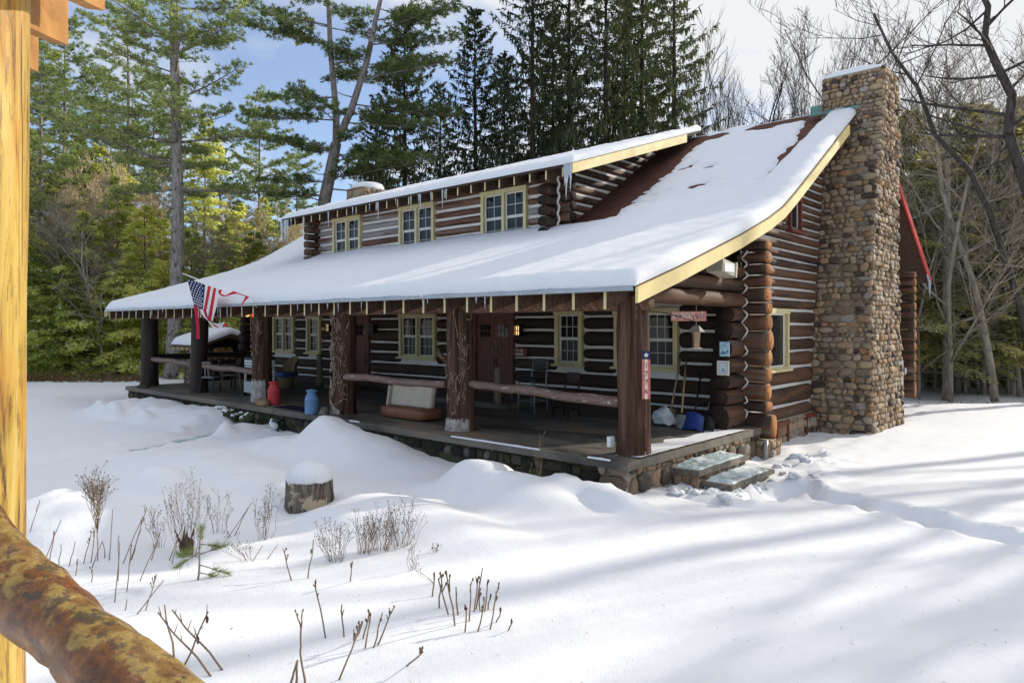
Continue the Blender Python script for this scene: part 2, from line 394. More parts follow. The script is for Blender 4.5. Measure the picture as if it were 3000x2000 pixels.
# peeled, varnished logs of the porch the photo was taken from
def mat_peeled(name, axis):
    m, nt = newmat(name); g = N(nt)
    sc = [26.0]*3
    if axis == 'z': sc[2] = 2.2
    f = g.noise(g.coord(tuple(sc)), 1.0, 8, 0.72, 0.9)
    big = g.noise(g.coord((4, 4, 1.2) if axis == 'z' else (6, 6, 6)), 1.2, 5, 0.65, 0.6)
    fine = g.noise(g.coord((60, 60, 6) if axis == 'z' else (45, 45, 45)), 1.0, 5, 0.75)
    if axis == 'z':
        c = g.ramp(f, [(0.36, (0.10, 0.05, 0.012)), (0.43, (0.42, 0.25, 0.04)), (0.54, (0.62, 0.40, 0.075)), (0.68, (0.68, 0.49, 0.15))])
        c = g.mix(g.ramp(big, [(0.48, 0), (0.62, 0.62)]), c, (0.60, 0.25, 0.03))
        c = g.mix(g.ramp(fine, [(0.56, 0), (0.62, 0.7)]), c, (0.16, 0.09, 0.025))
        crk = g.noise(g.coord((70, 70, 1.2)), 1.0, 3, 0.5)
        c = g.mix(g.ramp(crk, [(0.66, 0), (0.69, 0.85)]), c, (0.04, 0.02, 0.008))
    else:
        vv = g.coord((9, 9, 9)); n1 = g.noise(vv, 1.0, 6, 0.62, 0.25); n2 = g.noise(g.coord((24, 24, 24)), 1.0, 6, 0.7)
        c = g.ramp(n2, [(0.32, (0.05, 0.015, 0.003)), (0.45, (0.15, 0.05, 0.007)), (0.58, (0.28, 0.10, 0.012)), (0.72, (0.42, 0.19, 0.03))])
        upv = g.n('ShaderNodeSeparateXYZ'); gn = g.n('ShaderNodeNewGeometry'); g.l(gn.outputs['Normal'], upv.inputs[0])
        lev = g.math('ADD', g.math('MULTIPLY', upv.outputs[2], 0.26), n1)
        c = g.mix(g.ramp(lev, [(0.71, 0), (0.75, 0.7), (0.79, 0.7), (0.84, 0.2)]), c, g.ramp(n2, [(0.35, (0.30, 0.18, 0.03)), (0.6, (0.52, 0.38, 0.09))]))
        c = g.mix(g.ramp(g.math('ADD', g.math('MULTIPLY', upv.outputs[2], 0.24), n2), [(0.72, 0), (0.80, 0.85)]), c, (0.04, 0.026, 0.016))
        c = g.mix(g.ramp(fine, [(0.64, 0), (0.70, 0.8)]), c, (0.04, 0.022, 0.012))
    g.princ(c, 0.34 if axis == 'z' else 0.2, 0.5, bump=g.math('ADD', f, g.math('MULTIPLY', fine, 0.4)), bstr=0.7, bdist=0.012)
    return m
M['peeled_post'] = mat_peeled('peeled golden post', 'z')
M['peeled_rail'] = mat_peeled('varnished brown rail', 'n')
M['rough_pine'] = mat_log('orange sawn rafters', 'x', [(0.25, (0.28, 0.12, 0.028)), (0.55, (0.45, 0.22, 0.06)), (0.85, (0.60, 0.34, 0.12))], streak=5)

# ================================================================== the log house
HX0, HX1 = -25.1, -5.05                    # roof ends
PROF = [(8.13, 2.45), (9.26, 2.78), (11.35, 3.44), (12.6, 3.88), (13.3, 4.18), (13.96, 4.56), (14.69, 5.0), (15.75, 5.65), (16.94, 6.38), (18.5, 7.33)]
BACK = [(18.5, 7.33), (19.3, 7.22), (21.4, 6.1), (25.7, 3.43)]
def prof(y, P=PROF):
    if y <= P[0][0]: a, b = P[0], P[1]
    else:
        for a, b in zip(P, P[1:]):
            if y <= b[0]: break
    return a[1]+(b[1]-a[1])*(y-a[0])/(b[0]-a[0])
def dormer_z(y): return 5.55+0.325*(y-12.5)

house = thing('log_house', 'dark brown log house with snowy roof, cobblestone chimney and long front porch', 'house', (-15, 13, 0))

LOGR = random.Random(11)
def log(mb, axis, a0, a1, c1, z0, z1, depth=0.15, m=0, mend=None, r0=False, r1=False, cap0=True, cap1=True, n=14):
    """a log along axis x or y between a0 and a1, centre c1 across, filling z0..z1"""
    h = (z1-z0)/2; zc = (z0+z1)/2
    L = a1-a0
    if L < 0.05: return
    ns = max(5, int(L/0.22)+2)
    ts = [i/(ns-1) for i in range(ns)]
    sd = LOGR.uniform(0, 99); tap = LOGR.uniform(-0.05, 0.05)
    P = []; Rr = []
    pos = [a0+L*t for t in ts]
    rr = [1+tap*(t-0.5)*2+0.06*nz(p*0.9+sd, sd)+0.035*nz(p*2.9, sd) for t, p in zip(ts, pos)]
    if r0:
        q = [(0, 0.60), (0.018, 0.80), (0.05, 0.93), (0.11, 0.99)]
        pos = [a0+d for d, _ in q]+[p for p in pos if p > a0+0.2]; rr = [k for _, k in q]+rr[-(len(pos)-4):] if len(pos) > 4 else [k for _, k in q]
    if r1:
        q = [(0.11, 0.99), (0.05, 0.93), (0.018, 0.80), (0, 0.60)]
        keep = [(p, k) for p, k in zip(pos, rr) if p < a1-0.2]
        pos = [p for p, _ in keep]+[a1-d for d, _ in q]; rr = [k for _, k in keep]+[k for _, k in q]
    V = []; F = []
    for p, k in zip(pos, rr):
        dz = 0.014*nz(p*0.5+sd, 5+sd); dd = 0.012*nz(p*0.6, sd)
        for j in range(n):
            an = 2*PI*j/n
            ca, sa = math.cos(an), math.sin(an)
            sq = (abs(ca)**2.5+abs(sa)**2.5)**(-0.4)
            x = depth*ca*sq*k+dd; z = h*1.01*sa*sq*k+dz
            V.append((p, c1+x, zc+z) if axis == 'x' else (c1+x, p, zc+z))
    for i in range(len(pos)-1):
        for j in range(n):
            a = i*n+j; b = i*n+(j+1) % n
            F.append((a, b, b+n, a+n) if axis == 'x' else (a, a+n, b+n, b))
    base = len(mb.V)
    mb.add(V, F, m)
    me_ = m if mend is None else mend
    mb.F.append(tuple(base+k for k in range(n))); mb.M.append(me_)
    e = base+(len(pos)-1)*n
    mb.F.append(tuple(e+k for k in range(n))); mb.M.append(me_)
def intervals(a, b, cuts):
    out = []; x = a
    for c, d in sorted(cuts):
        if d <= x: continue
        if c > x: out.append((x, min(c, b)))
        x = max(x, d)
        if x >= b: break
    if x < b: out.append((x, b))
    return out
def wall(mb, axis, centre, bounds, span, openings, mend, depth=0.15, gap=0.016):
    for k in range(len(bounds)-1):
        z0, z1 = bounds[k], bounds[k+1]
        zc = (z0+z1)/2
        a, b = span(k, z0, z1)
        if b-a < 0.1: continue
        cuts = [(o[0], o[1]) for o in openings if z0+0.35*(z1-z0) < o[3] and z1-0.35*(z1-z0) > o[2]]
        iv = intervals(a, b, cuts)
        g2 = gap*LOGR.uniform(0.6, 1.4)
        for (p, q) in iv:
            log(mb, axis, p, q, centre, z0+g2, z1-g2, depth*LOGR.uniform(0.93, 1.07), 0, mend, r0=any(abs(p-c[1]) < 1e-6 for c in cuts), r1=any(abs(q-c[0]) < 1e-6 for c in cuts))

BX = [-0.24, 0.26, 0.49, 0.84, 1.14, 1.43, 1.81, 2.13, 2.36, 2.64, 2.88, 3.09, 3.33, 3.54]
BE = [-0.04, 0.43, 0.73, 1.00, 1.31, 1.66, 1.98, 2.27, 2.55, 2.83, 3.10]                 # courses that cross the porch end
BY = [-0.15, 0.20, 0.62, 1.01, 1.36, 1.64, 1.95, 2.25, 2.50, 2.71, 2.93, 3.15, 3.35, 3.54, 3.74, 3.94, 4.13, 4.33, 4.50, 4.67, 4.85, 5.07, 5.25, 5.44]
while BY[-1] < 7.2: BY.append(BY[-1]+0.20+0.02*nz(BY[-1]*3.7))
WIN = {'single': (-10.28, -9.49, 1.02, 2.27), 'double_right': (-8.62, -7.07, 1.02, 2.27), 'double_mid': (-16.06, -14.49, 1.02, 2.27),
       'double_left': (-23.19, -21.79, 1.02, 2.30), 'narrow': (-20.99, -20.17, 1.02, 2.27)}
DOOR = (-12.99, -11.61, 0.1, 2.27); DOOR2 = (-18.42, -17.52, 0.1, 2.27)
FO = list(WIN.values())+[DOOR, DOOR2]
FY_ = 13.10                                # centre line of the front wall logs
mb = MB()
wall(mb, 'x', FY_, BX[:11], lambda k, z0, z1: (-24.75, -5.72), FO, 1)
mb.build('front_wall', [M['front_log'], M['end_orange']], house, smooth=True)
# the same courses show their ends past the corner, lit by the sun
mb = MB()
for k in range(len(BX)-1):
    z0, z1 = BX[k], BX[k+1]
    e = -5.25+0.05*nz(k*2.3)+(0.09 if k == 0 else 0)
    log(mb, 'x', -5.80, e+0.012, FY_, z0+0.012, z1-0.012, 0.172, 0, 1, n=16)
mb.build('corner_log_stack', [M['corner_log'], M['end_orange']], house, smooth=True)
# chinking sheet behind the front logs, with holes for openings left by the frames in front of it
mb = MB(); mb.bb(-24.6, -5.9, FY_-0.064, FY_+0.05, -0.2, 2.75); mb.build('chinking', M['chink'], house)
# gable wall, courses along y
GX = -5.82
gw = (14.10, 15.20, 1.0, 2.26); uw = (15.27, 15.97, 4.0, 4.75)
GO = [gw, uw]
def gspan(k, z0, z1):
    ystart = 13.02
    y = 12.9
    while prof(y)-0.20 < z1 and y < 18.4: y += 0.05
    ystart = max(13.02, y)
    yend = 23.9
    if z1 > 2.4:
        y = 25
        while prof(y, BACK)-0.25 < z1 and y > 18.6: y -= 0.05
        yend = min(y, 24.0)
    return ystart, yend
def chim_near(z):
    for a, c_ in zip(((-1.2, 16.7), (0, 16.78), (2, 17.02), (4.2, 17.42), (5.7, 17.72), (8, 18.0)), ((0, 16.78), (2, 17.02), (4.2, 17.42), (5.7, 17.72), (8, 18.0))):
        if z <= c_[0]: return a[1]+(c_[1]-a[1])*(z-a[0])/(c_[0]-a[0])
    return 18.0
GO += [(chim_near((p+q)/2)-0.06+0.05*nz(p*5), 19.5, p-0.01, q+0.01) for p, q in zip(BY, BY[1:])]
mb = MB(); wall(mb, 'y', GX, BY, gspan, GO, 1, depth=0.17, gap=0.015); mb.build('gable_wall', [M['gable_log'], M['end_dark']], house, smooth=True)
mb = MB()
for k, (z0, z1) in enumerate(zip(BE, BE[1:])):
    ys_ = 12.14+0.055*k
    if z1 > 2.3:
        y = 8.4
        while prof(y)-0.22 < z1: y += 0.05
        ys_ = max(9.0, y)
    log(mb, 'y', ys_, 13.05, GX, z0+0.008, z1-0.008, 0.185 if k else 0.21, 0, 1, n=16)
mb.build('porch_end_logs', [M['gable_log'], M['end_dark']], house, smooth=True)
mb = MB()
ys = np.linspace(12.95, 23.6, 60)
for y0, y1 in zip(ys, ys[1:]):
    t0 = (prof(y0) if y0 < 18.5 else prof(y0, BACK))-0.16; t1 = (prof(y1) if y1 < 18.5 else prof(y1, BACK))-0.16
    P = [(GX+0.088, y0, -0.1), (GX+0.088, y1, -0.1), (GX+0.088, y1, t1), (GX+0.088, y0, t0)]
    mb.poly(P)
mb.build('chinking', M['chink'], house)
mb = MB()                                   # zigzag mortar where the two stacks cross
for k in range(len(BX)-2):
    z0, z1 = BX[k], BX[k+1]
    for (za, zb) in ((z0, (z0+z1)/2), ((z0+z1)/2, z1)):
        pass
pts = []
for z in np.linspace(-0.1, 3.35, 140):
    ph = 0
    for a, b in zip(BX, BX[1:]):
        if a <= z < b: ph = abs((z-a)/(b-a)-0.5)*2
    pts.append((GX+0.225-0.115*(1-ph)**1.2+0.02*nz(z*4), FY_-0.15, z+0.03*nz(z*3)))
mb.tube(pts, 0.020, 6); mb.build('corner_chinking', M['chink'], house, smooth=True)
# log ends at the far end of the front wall
mb = MB()
for k in range(len(BE)-1):
    if BE[k+1] > 2.8: break
    log(mb, 'y', 12.2+0.03*k, 13.2, -24.3, BE[k]+0.01, BE[k+1]-0.01, 0.19, 0, 1)
mb.build('far_corner_log_stack', [M['front_log'], M['end_dark']], house, smooth=True)
mb = MB()
for k in range(len(BX)-1):
    log(mb, 'x', -5.9, -5.02, 23.6, BX[k]+0.012, BX[k+1]-0.012, 0.17, 0, 1)
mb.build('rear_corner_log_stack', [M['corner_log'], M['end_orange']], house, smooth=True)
mb = MB(); mb.bb(-24.7, -24.5, 13, 24, -0.5, 3.6); mb.bb(-24.68, -24.52, 15.5, 21.5, 3.6, 5.3); mb.bb(-24.6, -5.9, 23.5, 23.7, -0.7, 3.6); mb.build('rear_wall', M['front_log'], house)

# ---- windows
def window(axis, fixed, a0, a1, z0, z1, leaves=2, lites=(3, 2), out=-1, casing='cream', sash='sash', bottom='screen', cw=0.10, sill=True, name='window', low_lites=True):
    """fixed = coordinate of the wall face; out = -1 faces -y, +1 faces +x"""
    mb = MB()
    def bx(mb, p0, p1, q0, q1, d0, d1, m=0):
        e0, e1 = fixed+out*d0, fixed+out*d1
        e0, e1 = min(e0, e1), max(e0, e1)
        if axis == 'x': mb.bb(p0, p1, e0, e1, q0, q1, m)
        else: mb.bb(e0, e1, p0, p1, q0, q1, m)
    bx(mb, a0, a0+cw, z0, z1, -0.12, 0.03); bx(mb, a1-cw, a1, z0, z1, -0.12, 0.03)
    bx(mb, a0-0.02, a1+0.02, z1-cw, z1+0.015, -0.12, 0.045); bx(mb, a0+cw, a1-cw, z0, z0+0.045, -0.12, 0.02)
    w = (a1-a0-2*cw); mull = 0.085
    lw = (w-mull*(leaves-1))/leaves
    for i in range(1, leaves):
        x = a0+cw+lw*i+mull*(i-1); bx(mb, x, x+mull, z0+0.045, z1-cw, -0.12, 0.025)
    o = mb.build(name, M[casing], house)
    if sill:
        mb = MB(); bx(mb, a0-0.06, a1+0.06, z0-0.05, z0, -0.1, 0.09); mb.build('sill', M[casing], o)
    zz0, zz1 = z0+0.045, z1-cw; zm = (zz0+zz1)/2
    for i in range(leaves):
        x0 = a0+cw+(lw+mull)*i; x1 = x0+lw
        f = 0.042
        for (p, q, lt, gl, d) in ((((zz0, zz1, None, 'glass', -0.045),)) if not low_lites else ((zm, zz1, lites, 'glass', -0.045), (zz0, zm, lites, bottom, -0.06))):
            mb = MB()
            bx(mb, x0, x0+f, p, q, d-0.03, d); bx(mb, x1-f, x1, p, q, d-0.03, d)
            bx(mb, x0+f, x1-f, p, p+f*0.8, d-0.03, d); bx(mb, x0+f, x1-f, q-f*0.8, q, d-0.03, d)
            if lt:
                t = 0.007 if gl == 'glass' else 0.005
                for k in range(1, lt[0]):
                    x = x0+f+(x1-x0-2*f)*k/lt[0]; bx(mb, x-t, x+t, p+f*0.8, q-f*0.8, d-0.02, d-(0.006 if gl == 'glass' else 0.0135))
                for k in range(1, lt[1]):
                    z = p+(q-p)*k/lt[1]; bx(mb, x0+f, x1-f, z-t, z+t, d-0.0205, d-(0.0065 if gl == 'glass' else 0.0138))
            mb.build('sash', M[sash], o)
            mb = MB(); bx(mb, x0+f*0.7, x1-f*0.7, p+f*0.5, q-f*0.5, d-0.026, d-0.014); mb.build('pane', M[gl], o)
    return o
FF = FY_-0.15
window('x', FF, *WIN['single'], leaves=1)
window('x', FF, *WIN['double_right']); window('x', FF, *WIN['double_mid']); window('x', FF, *WIN['double_left']); window('x', FF, *WIN['narrow'], leaves=1)
window('y', GX+0.16, *gw, leaves=1, lites=None, out=1, sash='white_vinyl', bottom='glass', cw=0.09, low_lites=False)
window('y', GX+0.16, *uw, leaves=1, lites=None, out=1, casing='maroon', sash='sash', bottom='glass', cw=0.07, low_lites=False)
# curtains glimpsed behind the right-hand panes hang as pale gathered strips just in front of the dark glass
def door(d, leaves):
    x0, x1, z0, z1 = d
    mb = MB()
    mb.bb(x0-0.0, x0+0.07, FF-0.01, FF+0.14, z0, z1); mb.bb(x1-0.07, x1, FF-0.01, FF+0.14, z0, z1); mb.bb(x0+0.07, x1-0.07, FF-0.01, FF+0.14, z1-0.07, z1)
    o = mb.build('door', M['red_wood'], house)
    w = (x1-x0-0.14)/leaves
    for i in range(leaves):
        a = x0+0.07+w*i; b = a+w-0.008
        nb = 5
        mb = MB()
        for k in range(nb):
            p = a+(b-a)*k/nb
            mb.bb(p+0.003, p+(b-a)/nb-0.003, FF+0.05, FF+0.10, z0, z1-0.075)
        mb.bb(a, b, FF+0.085, FF+0.12, z0, z1-0.076)
        mb.build('door_leaf', M['red_wood'], o)
        zc = 1.62
        mb = MB(); ww = (b-a)*0.62
        for r in range(2):
            for c in range(3):
                px = (a+b)/2-ww/2+ww*c/3
                mb.bb(px+0.015, px+ww/3-0.015, FF+0.042, FF+0.052, zc+0.17*r+0.012, zc+0.17*r+0.158)
        mb.build('door_pane', M['glass'], o)
    hx = x0+0.07+w*(leaves-1)+0.06 if leaves > 1 else x1-0.17
    mb = MB(); mb.bb(hx-0.025, hx+0.025, FF+0.035, FF+0.055, 0.72, 1.12); mb.tube([(hx, FF+0.045, 0.78), (hx, FF-0.02, 0.84), (hx, FF-0.02, 1.0), (hx, FF+0.045, 1.06)], 0.014, 6)
    mb.build('handle', M['black'], o)
    return o
door(DOOR, 2); door(DOOR2, 1)
mb = MB(); mb.bb(-13.2, -10.75, 11.75, 13.0, 0.004, 0.13); mb.build('door_step', M['slab'], house)
mb = MB(); mb.bb(-18.8, -17.2, 12.2, 13.0, 0.004, 0.11); mb.build('door_step', M['slab'], house)

# ---- roof
def sheet(mb, x0, x1, P, th, m=0, mu=None, me_=None):
    n = len(P)
    V = []
    for x in (x0, x1):
        for (y, z) in P: V.append((x, y, z))
        for (y, z) in P: V.append((x, y, z-th))
    F = []; Mx = []
    for i in range(n-1):
        F.append((i, 2*n+i, 2*n+i+1, i+1)); Mx.append(m)
        F.append((n+i, n+i+1, 3*n+i+1, 3*n+i)); Mx.append(m if mu is None else mu)
        F.append((i, i+1, n+i+1, n+i)); Mx.append(m if me_ is None else me_)
        F.append((2*n+i, 3*n+i, 3*n+i+1, 2*n+i+1)); Mx.append(m if me_ is None else me_)
    F.append((0, n, 3*n, 2*n)); Mx.append(m if me_ is None else me_)
    F.append((n-1, 3*n-1, 4*n-1, 2*n-1)); Mx.append(m)
    b = len(mb.V); mb.V.extend(V)
    for f, k in zip(F, Mx): mb.F.append(tuple(b+i for i in f)); mb.M.append(k)
mb = MB(); sheet(mb, HX0, HX1, PROF, 0.07, 0, 1, 1)
sheet(mb, HX0, HX1, [(y+(0.001 if i == 0 else 0), z) for i, (y, z) in enumerate(BACK)], 0.07, 0, 1, 1)
mb.build('roof', [M['shingle'], M['soffit']], house)
def boards(mb, x0, x1, P, top, bot, m=0):
    n = len(P)
    V = [(x, y, z-top) for x in (x0, x1) for (y, z) in P]+[(x, y, z-bot) for x in (x0, x1) for (y, z) in P]
    F = []
    for i in range(n-1):
        F += [(i, i+1, n+i+1, n+i), (2*n+i, 3*n+i, 3*n+i+1, 2*n+i+1), (i, 2*n+i, 2*n+i+1, i+1), (n+i, n+i+1, 3*n+i+1, 3*n+i)]
    F += [(0, n, 3*n, 2*n), (n-1, 3*n-1, 4*n-1, 2*n-1)]
    mb.add(V, F, m)
for xa in (HX1+0.002, HX0-0.047):
    mb = MB(); P = [p for p in PROF if p[0] < 17]+[(17.25, prof(17.25))] if xa > -10 else PROF
    boards(mb, xa, xa+0.045, [(8.09, prof(8.09))]+P[1:], 0.015, 0.225); mb.build('rake_board', M['fascia'], house)
mb = MB(); boards(mb, HX1+0.002, HX1+0.05, [(19.32, prof(19.32, BACK)+0.02)]+[(y, z+0.02) for y, z in BACK[2:]], 0.0, 0.22); mb.build('red_rake_board', M['red_trim'], house)
mb = MB(); boards(mb, -5.75, HX1-0.01, [(19.4, prof(19.4, BACK))]+BACK[2:], 0.10, 0.14); mb.build('rear_soffit', M['rafter'], house)
# ---- eave rafters
nr = 36
raf = []
for i in range(nr):
    x = -24.95+i*(19.35/(nr-1))
    mb = MB()
    dh = 0.26+0.015*nz(i*3.1)
    P = [(8.18, prof(8.18)-0.072), (9.26, 2.78-0.072), (11.35, 3.44-0.072), (12.95, prof(12.95)-0.072)]
    V = [(x+sx*0.024, y+0.0, z) for sx in (-1, 1) for (y, z) in P]+[(x+sx*0.024, y, z-dh) for sx in (-1, 1) for (y, z) in P]
    F = []; Mx = []
    for k in range(3):
        F += [(k, k+1, 8+k+1, 8+k), (4+k, 12+k, 12+k+1, 4+k+1), (8+k, 8+k+1, 12+k+1, 12+k)]; Mx += [1, 1, 1]
    F.append((0, 8, 12, 4)); Mx.append(0)
    b = len(mb.V); mb.V.extend(V); mb.F.extend(F); mb.M.extend(Mx)
    mb.build('rafter', [M['cream'], M['rafter']], house)
# plate log carried by the porch posts
mb = MB(); log(mb, 'x', -24.6, -5.35, 8.95, 2.14, 2.42, 0.14, 0, 1); mb.build('plate_log', [M['post_log'], M['end_brown']], house, smooth=True)

# ---- snow on the main roof
def vn(x, y, s, k=0.0): return nz(x*s+k, y*s-k, k*0.37)
def sstep(a, b, v):
    q = max(0.0, min(1.0, (v-a)/(b-a))); return q*q*(3-2*q)
def main_bare(x, y):
    """positive where the shingles show"""
    b = -1.0
    j = 0.20*vn(x, y, 1.9, 3)+0.14*vn(x, y, 5.0, 8)
    if y > 13.15 and x > -10.45 and x < -7:                       # strip below the dormer cheek
        w = 1.30+j*0.9+0.05*(1 if int(y/0.115) % 2 else -1)
        b = max(b, min(1, (w-(x+10.3))*4))
    if y > 14.6 and x > -7.2:                                     # strip left of the rake band
        lo = -6.03-0.03*(y-14.8)-0.22*sstep(17.2, 18.3, y)+0.9*j; hi = -5.86+0.03*(y-14.8)+0.10*sstep(15, 18, y)+0.15*j
        d = min(x-lo, hi-x, (y-14.7)*0.5)
        b = max(b, min(1, d*9))
    for (cx, cy, rx, ry) in ((-7.3, 18.3, 0.62, 0.30), (-6.5, 18.35, 0.55, 0.28), (-5.9, 18.35, 0.5, 0.35), (-8.75, 18.2, 0.35, 0.25), (-8.62, 16.12, 0.22, 0.10), (-8.5, 16.3, 0.14, 0.06), (-7.87, 15.96, 0.20, 0.07), (-7.65, 14.9, 0.24, 0.12), (-8.75, 14.66, 0.22, 0.07), (-8.85, 14.3, 0.2, 0.06), (-8.5, 14.35, 0.13, 0.05), (-8.4, 14.85, 0.1, 0.05)):
        d = 1-((x-cx)/rx)**2-((y-cy)/ry)**2+j*2.5
        b = max(b, min(1, d))
    return b
def main_thin(x, y):
    """share of the full depth: the steep upper slope holds only a thin coat"""
    if x < -10.3: return 1.0
    k = sstep(13.55, 14.5, y+0.3*vn(x, y, 0.9, 4))*(1-sstep(-6.0, -5.75, x))
    return 1-k*0.70
def main_rows(x, y):
    if y < 13.3 or x < -10.3 or x > -5.8: return 0.0
    q = (y % 0.23)/0.23
    return sstep(13.3, 14.0, y)*(1-0.55*sstep(-7.4, -6.2, x))*(0.038*(1-q)-0.022)*(0.6+1.2*abs(vn(x, y, 0.8, 6)))
def roof_snow(name, x0, x1, ylist, zf, nx, base, baref=None, lump=0.02, hide=None, thin=None, rows=None):
    xs = list(np.linspace(x0, x1, nx)); V = []; F = []
    xs = [x0, x0+0.02, x0+0.06, x0+0.12]+[x for x in xs if x0+0.2 < x < x1-0.2]+[x1-0.12, x1-0.06, x1-0.02, x1]
    Y = list(ylist); ny = len(Y)
    def edge(d): return min(1.0, math.sqrt(max(0, d)/0.13)*0.72+0.28) if d < 0.13 else 1.0
    for x in xs:
        for y in Y:
            e = edge(min(x-x0, x1-x))*edge(y-Y[0])
            near = math.exp(-min(x-x0, x1-x, (y-Y[0])*1.0)/0.25)
            t = base*e*(1+0.18*vn(x, y, 0.5, 2))*(thin(x, y) if thin else 1)+lump*vn(x, y, 3.0, 5)*e+lump*(0.7+0.9*near)*vn(x, y, 9, 1)*e+lump*0.5*near*vn(x, y, 21, 7)*e+(rows(x, y) if rows else 0)
            if baref:
                b = baref(x, y)
                if b > -0.6: t = t*(1-min(1, max(0, (b+0.6)/0.6)))-0.10*max(0, b)
            if hide and hide(x, y): t = -0.12
            V.append((x, y, zf(y)+t))
    nxx = len(xs)
    for i in range(nxx-1):
        for j in range(ny-1):
            a = i*ny+j; F.append((a, a+ny, a+ny+1, a+1))
    b = len(V)
    loop = [i*ny for i in range(nxx)]+[(nxx-1)*ny+j for j in range(1, ny)]+[i*ny+ny-1 for i in range(nxx-2, -1, -1)]+[j for j in range(ny-2, 0, -1)]
    for k in loop:
        x, y, z = V[k]; V.append((min(max(x, x0+0.005), x1-0.005), y, zf(y)+0.004))
    nl = len(loop)
    for k in range(nl): F.append((loop[k], b+k, b+(k+1) % nl, loop[(k+1) % nl]))
    mb = MB(); mb.V = V; mb.F = F; mb.M = [0]*len(F)
    return mb
yy = [8.09, 8.105, 8.13, 8.18]+[8.26+0.1*i for i in range(50)]+[13.26+0.0575*i for i in range(92)]
yy = [y for y in yy if y < 18.52]
ms = roof_snow('snow', HX0+0.02, HX1-0.0, yy, prof, 330, 0.22, main_bare, 0.013, hide=lambda x, y: (-20.6 < x < -10.6 and y > 13.25), thin=main_thin, rows=main_rows)
ms.build('roof_snow', M['roof_snow'], house, smooth=True)
yb = [18.53+0.25*i for i in range(28)]
ms = roof_snow('snow', HX0+0.02, HX1-0.03, yb, lambda y: prof(y, BACK), 60, 0.10, None, 0.01)
ms.build('rear_roof_snow', M['roof_snow'], house, smooth=True)
# lip of grey ice along the eave
mb = MB()
xs = np.linspace(HX0+0.02, HX1-0.02, 220); V = []; F = []
for i, x in enumerate(xs):
    k = 0.05+0.05*nz(x*1.3)+0.03*nz(x*5)
    V += [(x, 8.075-0.012*nz(x*4), prof(8.1)-0.060), (x, 8.062-0.02*nz(x*5), prof(8.1)-0.02), (x, 8.068-0.02*nz(x*9), prof(8.1)-0.01+k*0.35), (x, 8.12, prof(8.1)+0.0+k*0.4)]
for i in range(len(xs)-1):
    for j in range(3): F.append((i*4+j, i*4+4+j, i*4+5+j, i*4+1+j))
mb.add(V, F); mb.build('eave_ice', M['grey_ice'], house, smooth=True)

# ---- dormer
DX0, DX1, DY = -20.75, -10.32, 13.12
dw = [(-19.65, -18.15), (-16.25, -14.72), (-12.86, -11.30)]
DB = [3.85, 4.12, 4.36, 4.61, 4.86, 5.10, 5.36, 5.62]
DO = [(a, b, 4.02, 5.38) for a, b in dw]
mb = MB(); wall(mb, 'x', DY+0.12, DB, lambda k, a, b: (DX0, DX1), DO, 0, depth=0.13, gap=0.026); mb.build('dormer_wall', M['dormer_log'], house, smooth=True)
mb = MB(); mb.bb(DX0, DX1, DY+0.062, DY+0.3, 3.8, 5.6); mb.build('dormer_chinking', M['chink'], house)
mb = MB()
for k in range(len(DB)-1):
    log(mb, 'y', DY-0.42+0.03*nz(k*3.3), DY+0.2, DX1-0.14, DB[k]-0.10, DB[k+1]-0.12, 0.145, 0, 1)
    log(mb, 'x', DX1-0.1, DX1+0.34+0.04*nz(k*7.1), DY+0.13, DB[k]+0.005, DB[k+1]-0.01, 0.135, 0, 1)
mb.build('dormer_corner_logs', [M['corner_log'], M['end_dark']], house, smooth=True)
mb = MB()
for k in range(len(DB)-1): log(mb, 'y', DY-0.40, DY+0.2, DX0+0.1, DB[k]-0.10, DB[k+1]-0.12, 0.145, 0, 1)
mb.build('dormer_corner_logs', [M['corner_log'], M['end_brown']], house, smooth=True)
mb = MB()
for k in range(22):
    t = k/21; mb_p = None
pts = [(DX1+0.05+0.025*math.sin(z*23), DY-0.05, z) for z in np.linspace(3.9, 5.75, 60)]
mb.tube(pts, 0.03, 6); mb.build('dormer_corner_chinking', M['chink'], house, smooth=True)
for a, b in dw: window('x', DY-0.02, a, b, 4.02, 5.38, lites=(2, 2), cw=0.09, sill=False)
for xa, nm in ((DX1-0.12, 'dormer_cheek'), (DX0+0.12, 'dormer_cheek')):
    mb = MB(); zb = 4.0
    while zb < 7.2:
        zt = zb+0.235
        y1 = 13.2
        while prof(y1) < zt-0.02 and y1 < 18.5: y1 += 0.04
        y0 = 13.1
        while dormer_z(y0)-0.1 < zt and y0 < 18.5: y0 += 0.04
        if y1-y0 > 0.15: log(mb, 'y', y0, y1+0.15, xa, zb+0.018, zt-0.018, 0.12, 0, 1)
        zb = zt
    mb.build(nm, [M['corner_log'], M['end_dark']], house, smooth=True)
    mb = MB(); 
    yy2 = np.linspace(13.15, 18.2, 20)
    for p, q in zip(yy2, yy2[1:]):
        mb.poly([(xa+(0.07 if xa > -15 else -0.07), p, prof(p)-0.05), (xa+(0.07 if xa > -15 else -0.07), q, prof(q)-0.05), (xa+(0.07 if xa > -15 else -0.07), q, dormer_z(q)-0.08), (xa+(0.07 if xa > -15 else -0.07), p, dormer_z(p)-0.08)])
    mb.build('dormer_chinking', M['chink'], house)
DRX0, DRX1 = -21.75, -9.42
DP = [(12.46, dormer_z(12.46)), (15.5, dormer_z(15.5)), (18.55, dormer_z(18.55))]
mb = MB(); sheet(mb, DRX0, DRX1, DP, 0.06, 0, 1, 1); mb.build('dormer_roof', [M['shingle'], M['soffit']], house)
